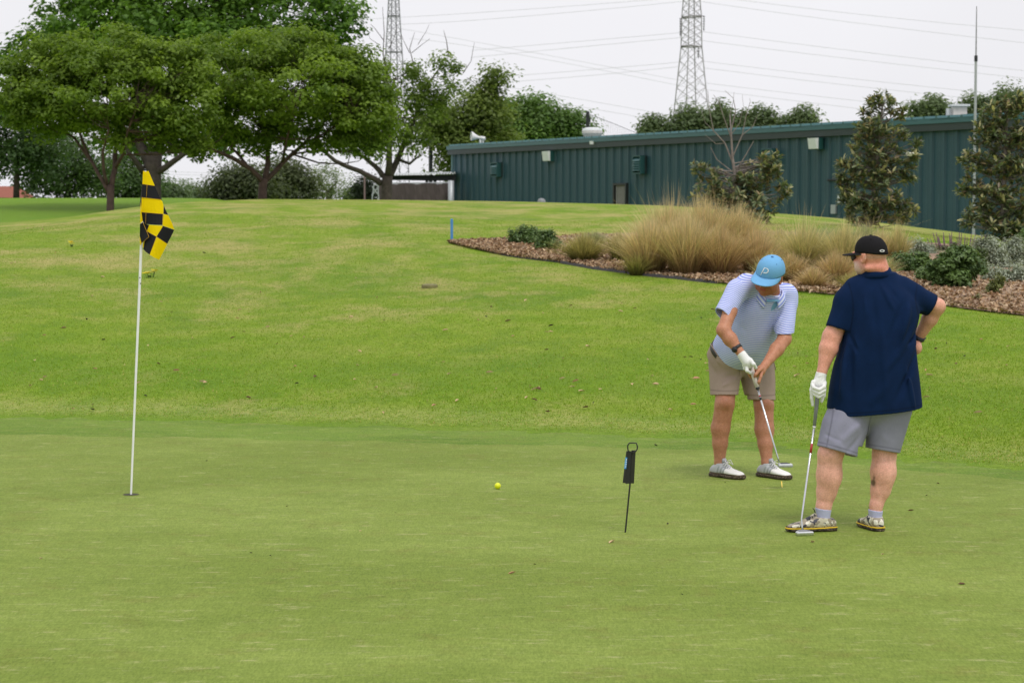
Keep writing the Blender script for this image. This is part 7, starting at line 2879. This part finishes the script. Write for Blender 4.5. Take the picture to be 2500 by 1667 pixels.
def putter(name, label, grip_pts, grip_r, grip_mat, shaft_pts, shaft_r, bands, head_c, head_dir, head_size, style):
    base = Vector(head_c)
    root = empty(name, base, label, 'putter', 'putters')
    g_ = child_mb('grip', MB().tube(grip_pts, grip_r, 10), grip_mat, root)
    e = Vector(grip_pts[-1])
    d = (Vector(grip_pts[-1]) - Vector(grip_pts[-2])).normalized()
    c_ = child_mb('grip_ring', MB().tube([e, e + d * .012], [grip_r[-1] * 1.05, grip_r[-1] * .9], 10), M['dark'] if style == 'cream' else M['white'], root)
    reparent(c_, g_)
    sh_ = child_mb('shaft', MB().tube(shaft_pts, shaft_r, 9), M['chrome'], root)
    for t0, t1, m_ in bands:
        a, b = Vector(shaft_pts[0]), Vector(shaft_pts[1])
        p0, p1 = a + (b - a) * t0, a + (b - a) * t1
        bb = child_mb('shaft_band', MB().tube([p0, p1], shaft_r[0] * 1.12, 9), m_, root)
        reparent(bb, sh_)
    # head: rounded mallet slab with face plate
    L, Wd, Hh = head_size
    cx, sx = math.cos(head_dir), math.sin(head_dir)
    m_ = MB()
    outline = [(-.5, -.5), (.5, -.5), (.5, -.05), (.38, .25), (.18, .5), (-.18, .5), (-.38, .25), (-.5, -.05)]
    vs_ = []
    for z, k in ((0, .94), (.25, 1.0), (.7, 1.0), (1.0, .90)):
        for x, y in outline:
            lx, ly = x * L * k, y * Wd * k
            vs_.append((base.x + lx * cx - ly * sx, base.y + lx * sx + ly * cx, base.z + z * Hh))
    n = len(outline)
    fs = [(i * n + j, i * n + (j + 1) % n, (i + 1) * n + (j + 1) % n, (i + 1) * n + j) for i in range(3) for j in range(n)]
    fs += [tuple(range(n - 1, -1, -1)), tuple(range(3 * n, 4 * n))]
    hd = child_mb('head', m_.add(vs_, fs), M['chrome'] if style != 'cream' else M['grey_metal'], root, False)
    tp = MB()
    vs_ = []
    for z in (1.0, 1.12):
        for x, y in [(-.34, -.30), (.34, -.30), (.22, .34), (-.22, .34)]:
            lx, ly = x * L, y * Wd
            vs_.append((base.x + lx * cx - ly * sx, base.y + lx * sx + ly * cx, base.z + z * Hh))
    tp.add(vs_, [(0, 1, 5, 4), (1, 2, 6, 5), (2, 3, 7, 6), (3, 0, 4, 7), (4, 5, 6, 7)])
    t_ = child_mb('top_plate', tp, M['dark'] if style == 'cream' else M['grip_grey'], root, False)
    reparent(t_, hd)
    return root


Yp = 12.92
putter('putter', 'putter with grey grip and red shaft band, resting on the green by the camouflage shoe',
       [P(2000, 935, 12.94), P(1995, 975, 12.935), P(1988, 1040, 12.93)], [.0135, .0135, .0095], M['grip_grey'],
       [P(1988, 1040, 12.93), P(1957, 1265, 12.88), P(1958, 1285, 12.87), P(1960, 1296, 12.865)], [.0068, .0058, .0065, .0075],
       [(.19, .29, M['red'])], (P(1961, 1300, 12.84).x, 12.83, GZ + .002), math.radians(12), (.105, .075, .024), 'grey')
putter('putter', 'putter with cream grip held by the bent golfer, head raised above the green',
       [P(1830, 882, 15.12), P(1840, 918, 15.085), P(1849, 946, 15.06)], [.0165, .0165, .0150], M['grip_cream'],
       [P(1849, 946, 15.06), P(1895, 1104, 14.97), P(1899, 1117, 14.965), P(1902, 1128, 14.96)], [.0068, .0058, .006, .007],
       [(.12, .14, M['red']), (.15, .19, M['dark'])], (P(1915, 1139, 14.93).x, 14.93, P(1915, 1139, 14.93).z), math.radians(8), (.100, .085, .024), 'cream')

# ---- golf ball
b = G(1215, 1196)
R_ = .0227
vs_, fs = [], []
for i in range(13):
    ph = math.pi * i / 12
    for j in range(20):
        a = 2 * math.pi * j / 20
        vs_.append((R_ * math.sin(ph) * math.cos(a), R_ * math.sin(ph) * math.sin(a), R_ * math.cos(ph)))
fs = [(i * 20 + j, (i + 1) * 20 + j, (i + 1) * 20 + (j + 1) % 20, i * 20 + (j + 1) % 20) for i in range(12) for j in range(20)]
bt = NT('ball_yellow')
bt.set(Roughness=.35)
bt.b.inputs['Base Color'].default_value = rgb(232, 238, 20, .95)
bt.bump(bt.voronoi(bt.coord('Object'), 260, 'Distance'), .5, .002)
ball = mesh_obj('golf_ball', vs_, fs, bt.m, smooth=True)
ball.location = (b.x, b.y, GZ + R_)
tag(ball, 'bright yellow golf ball rolling alone on the middle of the green', 'golf ball')

# ---- yellow tee peg in front of the white shoe
a0, a1 = P(1908, 1176, 15.09), G(1909.5, 1191)
pegd = (Vector(a1) - Vector(a0))
tp_ = empty('tee_peg', (a1.x, a1.y, GZ), 'thin yellow tee peg stuck in the green below the right white shoe', 'tee')
part('shaft', MB().tube([(0, 0, -.005), tuple(Vector(a0) - Vector((a1.x, a1.y, GZ)))], [.0036, .0042], 7), simple('tee_yellow', rgb(236, 206, 96), .5), tp_)
part('cup', MB().tube([tuple(Vector(a0) - Vector((a1.x, a1.y, GZ))), tuple(Vector(a0) - Vector((a1.x, a1.y, GZ)) + Vector((0, 0, .006)))], [.0032, .0055], 8), simple('tee_yellow_cup', rgb(226, 196, 90), .5), tp_)

# ---- flagstick, cup and checkered flag
fb_ = G(320, 1210)
FY = fb_.y
top = P(354.5, 417, FY)
fs_ = empty('flagstick', (fb_.x, FY, 0), 'white flagstick standing in the hole with drooping yellow and black checkered flag', 'flagstick')
M['pole_white'] = simple('pole_white', (.86, .86, .88, 1), .35, var=.03)
m_ = MB().tube([Vector((fb_.x, FY, -.10)), Vector((fb_.x, FY, 0)) + Vector((0, 0, .01)), P(345, 597, FY), top], [.0072, .0072, .0095, .0085], 12)
pole = child_mb('pole', m_, M['pole_white'], fs_)
kn = child_mb('knob', MB().tube([top, top + Vector((0, 0, .008)), top + Vector((.001, 0, .014))], [.010, .010, .004], 10), M['dark'], fs_)
reparent(kn, pole)
for u, v in ((341.5, 678), (343.5, 692)):
    c = P(u, v, FY - .0088)
    dt = child_mb('screw', MB().tube([c, c + Vector((0, -.003, 0))], .0042, 8), M['dark'], fs_)
    reparent(dt, pole)
# the hole: soil rim and cup, with a flat dark disc painting its inner shade
hc = MB()
n = 28
rr = .054
ring = [(.058, GZ + .002), (.052, GZ + .003), (.050, -.002), (.050, -.10)]
hc.add([(fb_.x + r * math.cos(2 * math.pi * j / n), FY + r * math.sin(2 * math.pi * j / n), z) for r, z in ring for j in range(n)],
       [(i * n + j, (i + 1) * n + j, (i + 1) * n + (j + 1) % n, i * n + (j + 1) % n) for i in range(3) for j in range(n)] + [tuple(3 * n + j for j in range(n))])
M['soil'] = simple('cut_soil', rgb(104, 100, 56, .8), .95, var=.3, scale=80)
cup_ = empty('golf_hole', (fb_.x, FY, GZ), 'golf hole in the green at the foot of the white flagstick', 'hole')
child_mb('cup', hc, M['soil'], cup_)
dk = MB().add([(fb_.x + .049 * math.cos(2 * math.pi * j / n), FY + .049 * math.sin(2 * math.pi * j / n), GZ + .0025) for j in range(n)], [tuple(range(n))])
child_mb('cup_shade_disc', dk, simple('painted_cup_shade', (.05, .05, .03, 1), .95), cup_, False)

M['flag_y'] = cloth('flag_yellow', rgb(255, 232, 10, .98), weave=260, var=.05, rough=.6, bump=.05)
_t = M['flag_y'].node_tree
_tr = _t.nodes.new('ShaderNodeBsdfTranslucent')
_tr.inputs['Color'].default_value = rgb(255, 236, 20)
_mx = _t.nodes.new('ShaderNodeMixShader')
_mx.inputs[0].default_value = .5
_o = [n_ for n_ in _t.nodes if n_.type == 'OUTPUT_MATERIAL'][0]
_b = [n_ for n_ in _t.nodes if n_.type == 'BSDF_PRINCIPLED'][0]
_t.links.new(_b.outputs[0], _mx.inputs[1])
_t.links.new(_tr.outputs[0], _mx.inputs[2])
_t.links.new(_mx.outputs[0], _o.inputs['Surface'])
M['flag_k'] = cloth('flag_black', (.014, .014, .018, 1), weave=260, var=.1, rough=.55, bump=.05)
M['flag_stitch'] = simple('flag_stitch', rgb(196, 150, 30), .7)


def fz(x, y):
    """pixel of the enlarged crop -> photograph pixel"""
    return 280 + x / 4.9, 380 + y / 4.9


def fdepth(x, y, lay):
    base = -.012 - .020 * math.sin((x - 320) / 95.0) * min(1, (y - 150) / 500.0) - .030 * max(0, (y - 600) / 600.0) * math.sin((x - 300) / 60.0 + y / 210.0)
    return FY + base + lay


flag = None
cells = [('y', [(340, 185), (372, 192), (405, 185), (480, 362), (406, 350), (332, 340)], 0), ('k', [(332, 342), (406, 352), (480, 364), (550, 525), (436, 512), (322, 500)], 0),
         ('y', [(322, 503), (436, 514), (550, 527), (572, 552), (583, 592), (583, 697), (450, 687), (318, 676)], 0),
         ('k', [(586, 600), (637, 710), (584, 697)], .004), ('k', [(318, 679), (450, 690), (579, 701), (571, 831), (460, 827), (355, 819), (335, 772)], 0),
         ('y', [(584, 700), (639, 713), (690, 820), (712, 885), (650, 862), (579, 840), (573, 830)], .004), ('y', [(415, 831), (500, 836), (577, 842), (538, 908), (500, 968), (440, 937), (386, 905)], 0),
         ('k', [(579, 843), (645, 866), (712, 890), (672, 975), (628, 1055), (560, 1010), (501, 971)], -.004), ('k', [(385, 908), (440, 940), (499, 972), (458, 1080), (420, 1184), (378, 1155), (345, 1120), (352, 1050), (362, 1010)], 0),
         ('k', [(345, 812), (413, 832), (384, 903), (362, 860)], .006), ('y', [(502, 975), (560, 1013), (627, 1057), (580, 1150), (530, 1246), (470, 1218), (419, 1187), (460, 1085)], -.004),
         ('k', [(337, 797), (375, 885), (410, 972), (365, 1012), (324, 1046), (302, 962), (304, 820)], -.030),
         ('y', [(312, 560), (320, 676), (336, 788), (305, 812), (307, 690)], -.016), ('y', [(302, 965), (324, 1048), (308, 1075), (303, 1030)], -.026), ('y', [(345, 1035), (358, 1015), (345, 1105), (338, 1090)], -.01)]
for colr_, poly, lay in cells:
    bm = bmesh.new()
    vv = [bm.verts.new((x, y, 0)) for x, y in poly]
    bm.faces.new(vv)
    bmesh.ops.triangulate(bm, faces=bm.faces[:])
    bmesh.ops.subdivide_edges(bm, edges=bm.edges[:], cuts=2, use_grid_fill=True)
    bmesh.ops.triangulate(bm, faces=bm.faces[:])
    for v_ in bm.verts:
        x, y = v_.co.x, v_.co.y
        u_, w_ = fz(x, y)
        v_.co = P(u_, w_, fdepth(x, y, lay)) - Vector(fs_.location)
    bmesh.ops.recalc_face_normals(bm, faces=bm.faces[:])
    me = bpy.data.meshes.new('flag' if flag is None else 'flag_check')
    bm.to_mesh(me)
    bm.free()
    me.materials.append(M['flag_y'] if colr_ == 'y' else M['flag_k'])
    o = bpy.data.objects.new(me.name, me)
    COL.objects.link(o)
    so = o.modifiers.new('cloth', 'SOLIDIFY')
    so.thickness = .0022
    if flag is None:
        flag = o
        o.parent = fs_
    else:
        o.parent = flag
for pl_, lay in (([(337, 797), (410, 972), (324, 1046)], -.033), ([(330, 341), (480, 363)], -.003), ([(320, 501), (550, 526)], -.003), ([(316, 677), (580, 699)], -.003), ([(500, 970), (420, 1185)], -.005),
                 ([(385, 905), (500, 970), (628, 1055)], -.006), ([(578, 700), (570, 832)], -.004), ([(388, 345), (378, 500)], -.003), ([(374, 680), (370, 822)], -.003)):
    pts = []
    for i in range(len(pl_) - 1):
        for t in np.linspace(0, 1, 5):
            x, y = pl_[i][0] + (pl_[i + 1][0] - pl_[i][0]) * t, pl_[i][1] + (pl_[i + 1][1] - pl_[i][1]) * t
            pts.append(P(*fz(x, y), fdepth(x, y, lay)))
    st_ = child_mb('stitching', MB().tube(pts, .0013, 4), M['flag_stitch'], fs_)
    st_.parent = flag

# ---- black caddy stake with wire handle (alignment aid) in the foreground green
def kz(x, y):
    return 1450 + x / 5.6, 1050 + y / 5.6


kb = G(*kz(427, 1418))
KY = kb.y
ks = empty('caddy_stake', (kb.x, KY, GZ), 'black stake with finned sleeve, blue sticker and wire handle standing in the green', 'stake')
M['black_plastic'] = simple('black_plastic', (.014, .014, .014, 1), .45, var=.1)
def K(x, y, dy=0.0):
    return P(*kz(x, y), KY + dy)
rod = child_mb('rod', MB().tube([kb + Vector((-.004, 0, -.04)), K(427, 1418), K(495, 720), K(520, 300)], .0052, 8), M['black_plastic'], ks)
hp = [(520, 320), (515, 300), (470, 284), (461, 240), (463, 205), (485, 175), (530, 172), (580, 176), (597, 225), (590, 262), (570, 290), (535, 308), (524, 322)]
hn = child_mb('handle', MB().tube([K(x, y, -.008) for x, y in hp], .0044, 7), M['black_plastic'], ks)
d_ = (K(520, 300) - K(495, 720)).normalized()
def vane(name, pts, dys, th, mat):
    p = [K(x, y, dy) for (x, y), dy in zip(pts, dys)]
    nrm = (p[1] - p[0]).cross(p[3] - p[0]).normalized() * th
    m = MB()
    m.add([a + nrm for a in p] + [a - nrm for a in p], [(0, 1, 2, 3), (7, 6, 5, 4), (0, 4, 5, 1), (1, 5, 6, 2), (2, 6, 7, 3), (3, 7, 4, 0)])
    o = child_mb(name, m, mat, ks, False)
    bv = o.modifiers.new('edge', 'BEVEL')
    bv.width = .0012
    return o
vane('fin', [(446, 284), (512, 292), (491, 728), (432, 732)], [.012, -.012, -.012, .012], .0028, M['black_plastic'])
vane('fin', [(516, 272), (568, 272), (545, 725), (492, 726)], [-.010, .020, .020, -.010], .0028, M['black_plastic'])
vane('fin', [(446, 288), (466, 282), (447, 722), (396, 719)], [.040, .018, .018, .040], .0028, M['black_plastic'])
vane('fin', [(420, 520), (446, 500), (436, 722), (397, 719)], [.030, .012, .012, .030], .0024, M['black_plastic'])
vane('sticker', [(433, 369), (455, 371), (439, 528), (416, 525)], [.020, .004, .004, .020], .0022, simple('blue_sticker', rgb(70, 168, 240, .95), .4))
for y0 in (392, 424, 456, 488):
    k_ = (y0 - 369) / 157
    x0 = 433 - 17 * k_
    vane('sticker_print', [(x0 + 13, y0), (x0 + 19, y0 + 1), (x0 + 16, y0 + 20), (x0 + 10, y0 + 19)], [.0065, .002, .002, .0065], .0024, M['white'])

# ---- drain cover on the bank, flowers, litter
p = G(1049, 703)
m_ = MB()
n = 18
m_.add([(0, 0, .05)] + [(.11 * math.cos(2 * math.pi * j / n), .13 * math.sin(2 * math.pi * j / n), .042) for j in range(n)] + [(.13 * math.cos(2 * math.pi * j / n), .15 * math.sin(2 * math.pi * j / n), -.06) for j in range(n)],
       [(0, 1 + j, 1 + (j + 1) % n) for j in range(n)] + [(1 + j, 1 + n + j, 1 + n + (j + 1) % n, 1 + (j + 1) % n) for j in range(n)])
dc = mesh_obj('drain_cover', m_.v, m_.f, simple('drain_earth', rgb(120, 116, 74, .9), .95, var=.3, scale=20))
dc.location = p
dc.rotation_euler = (math.radians(4), 0, 0)
tag(dc, 'flat brownish round drain cover set in the middle of the bank', 'drain cover')

M['petal'] = simple('yellow_petal', rgb(240, 214, 20), .6)
for u, v, k_, lab in ((367, 678, 7, 'clump of yellow wildflowers on the bank just right of the flagstick'), (176, 603, 3, 'tiny yellow wildflower on the bank left of the flag'), (1650, 590, 2, 'tiny yellow wildflower among the golden grasses')):
    p = G(u, v)
    w = empty('wildflower', p, lab, 'flower', 'yellow wildflowers')
    for i in range(k_):
        x, y = RND.uniform(-.07, .07) * (k_ / 7 + .2), RND.uniform(-.05, .05)
        hh = RND.uniform(.05, .11)
        stm = part('stem', MB().tube([(x * .6, y, 0), (x, y, hh)], .003, 4), simple('flower_stem', (.06, .12, .03, 1), .8), w)
        m_ = MB()
        for j in range(8):
            a = 2 * math.pi * j / 8
            m_.add([(x, y, hh + .002), (x + .040 * math.cos(a - .3), y + .040 * math.sin(a - .3), hh + .018), (x + .048 * math.cos(a), y + .048 * math.sin(a), hh + .010), (x + .040 * math.cos(a + .3), y + .040 * math.sin(a + .3), hh + .012)], [(0, 1, 2, 3)])
        part('bloom', m_, M['petal'], w)
    m_ = MB()
    for i in range(14):
        a = RND.uniform(0, 6.28)
        r = RND.uniform(.04, .10)
        m_.add([(0, 0, 0), (r * .5 * math.cos(a - .2), r * .5 * math.sin(a - .2), .03), (r * math.cos(a), r * math.sin(a), .035), (r * .5 * math.cos(a + .2), r * .5 * math.sin(a + .2), .03)], [(0, 1, 2, 3)])
    part('leaves', m_, simple('flower_leaf', (.05, .11, .02, 1), .7), w)['kind'] = 'stuff'

# fallen leaves: curled little blades, many alike
leafs = {}
for k_, c in (('tan', rgb(206, 178, 140)), ('pink', rgb(196, 150, 120)), ('brown', rgb(110, 82, 58)), ('dark', rgb(52, 44, 34))):
    mat_ = simple('fallen_leaf_' + k_, c, .8, var=.2, scale=60)
    me = bpy.data.meshes.new('fallen_leaf')
    me.from_pydata([(0, 0, .004), (.25, .16, .016), (.62, .19, .020), (1, 0, .012), (.62, -.17, .030), (.25, -.15, .022), (.3, 0, .0), (.65, 0, .002)],
                   [], [(0, 6, 1), (1, 6, 7, 2), (2, 7, 3), (0, 5, 6), (5, 4, 7, 6), (4, 3, 7)])
    for v_ in me.vertices:
        v_.co.z *= 8
        v_.co.x -= .5
    me.materials.append(mat_)
    leafs[k_] = me
def fallen(u, v, k_, L, label, group):
    p = G(u, v)
    o = bpy.data.objects.new('fallen_leaf', leafs[k_])
    COL.objects.link(o)
    onb = p.y > float(YR(p.x))
    o.location = (p.x, p.y, p.z + (.018 if onb else GZ + .001))
    o.rotation_euler = (RND.uniform(-.3, .3), RND.uniform(-.3, .3), RND.uniform(0, 6.28))
    o.scale = (L, L * RND.uniform(.7, 1.1), L)
    tag(o, label, 'leaf', group)
KN = {'tan': 'small pale tan leaf', 'pink': 'small pinkish tan leaf', 'brown': 'small brown leaf', 'dark': 'small dark brown leaf'}
for i in range(165):
    v = RND.uniform(640, 1015) if i > 24 else RND.uniform(560, 640)
    u = RND.uniform(0, 2500)
    if u > 1000 and v < 720 + .02 * (u - 1000) and u > 1060:
        v = RND.uniform(760, 1015)
    k_ = RND.choice(['tan', 'tan', 'pink', 'brown', 'dark', 'tan'])
    fallen(u, v, k_, RND.uniform(.04, .085), KN[k_] + ' lying among others on the mown bank', KN[k_].replace('small ', '').replace('leaf', 'leaves') + ' scattered on the mown bank')
for u, v, k_ in ((85, 886, 'tan'), (1195, 914, 'tan'), (1375, 880, 'pink'), (1240, 788, 'brown'), (1345, 800, 'dark'), (770, 925, 'brown'), (495, 938, 'tan'), (965, 921, 'tan'), (1420, 960, 'tan'), (1600, 945, 'tan')):
    fallen(u, v, k_, .09, KN[k_].replace('small', 'larger') + ' lying among others on the mown bank', 'larger ' + KN[k_].replace('small ', '').replace('leaf', 'leaves') + ' on the mown bank')
for u, v, k_, L in ((1494, 1328, 'tan', .06), (1250, 1403, 'pink', .05), (613, 1354, 'dark', .022), (660, 1358, 'dark', .016), (505, 1127, 'dark', .025), (1601, 1090, 'dark', .05), (2224, 1249, 'brown', .045), (2290, 1182, 'brown', .035),
                    (2262, 1211, 'dark', .025), (1305, 1380, 'dark', .02), (965, 1255, 'dark', .02), (1630, 1283, 'dark', .03), (2348, 1432, 'brown', .045), (700, 1240, 'dark', .02), (1985, 1328, 'tan', .05), (880, 1300, 'tan', .02),
                    (2155, 1357, 'tan', .03), (1665, 1455, 'dark', .02), (100, 1365, 'tan', .025), (1770, 1180, 'dark', .02)):
    fallen(u, v, k_, L, KN[k_] + ' lying on the smooth putting green', KN[k_].replace('small ', '').replace('leaf', 'leaves') + ' on the putting green')
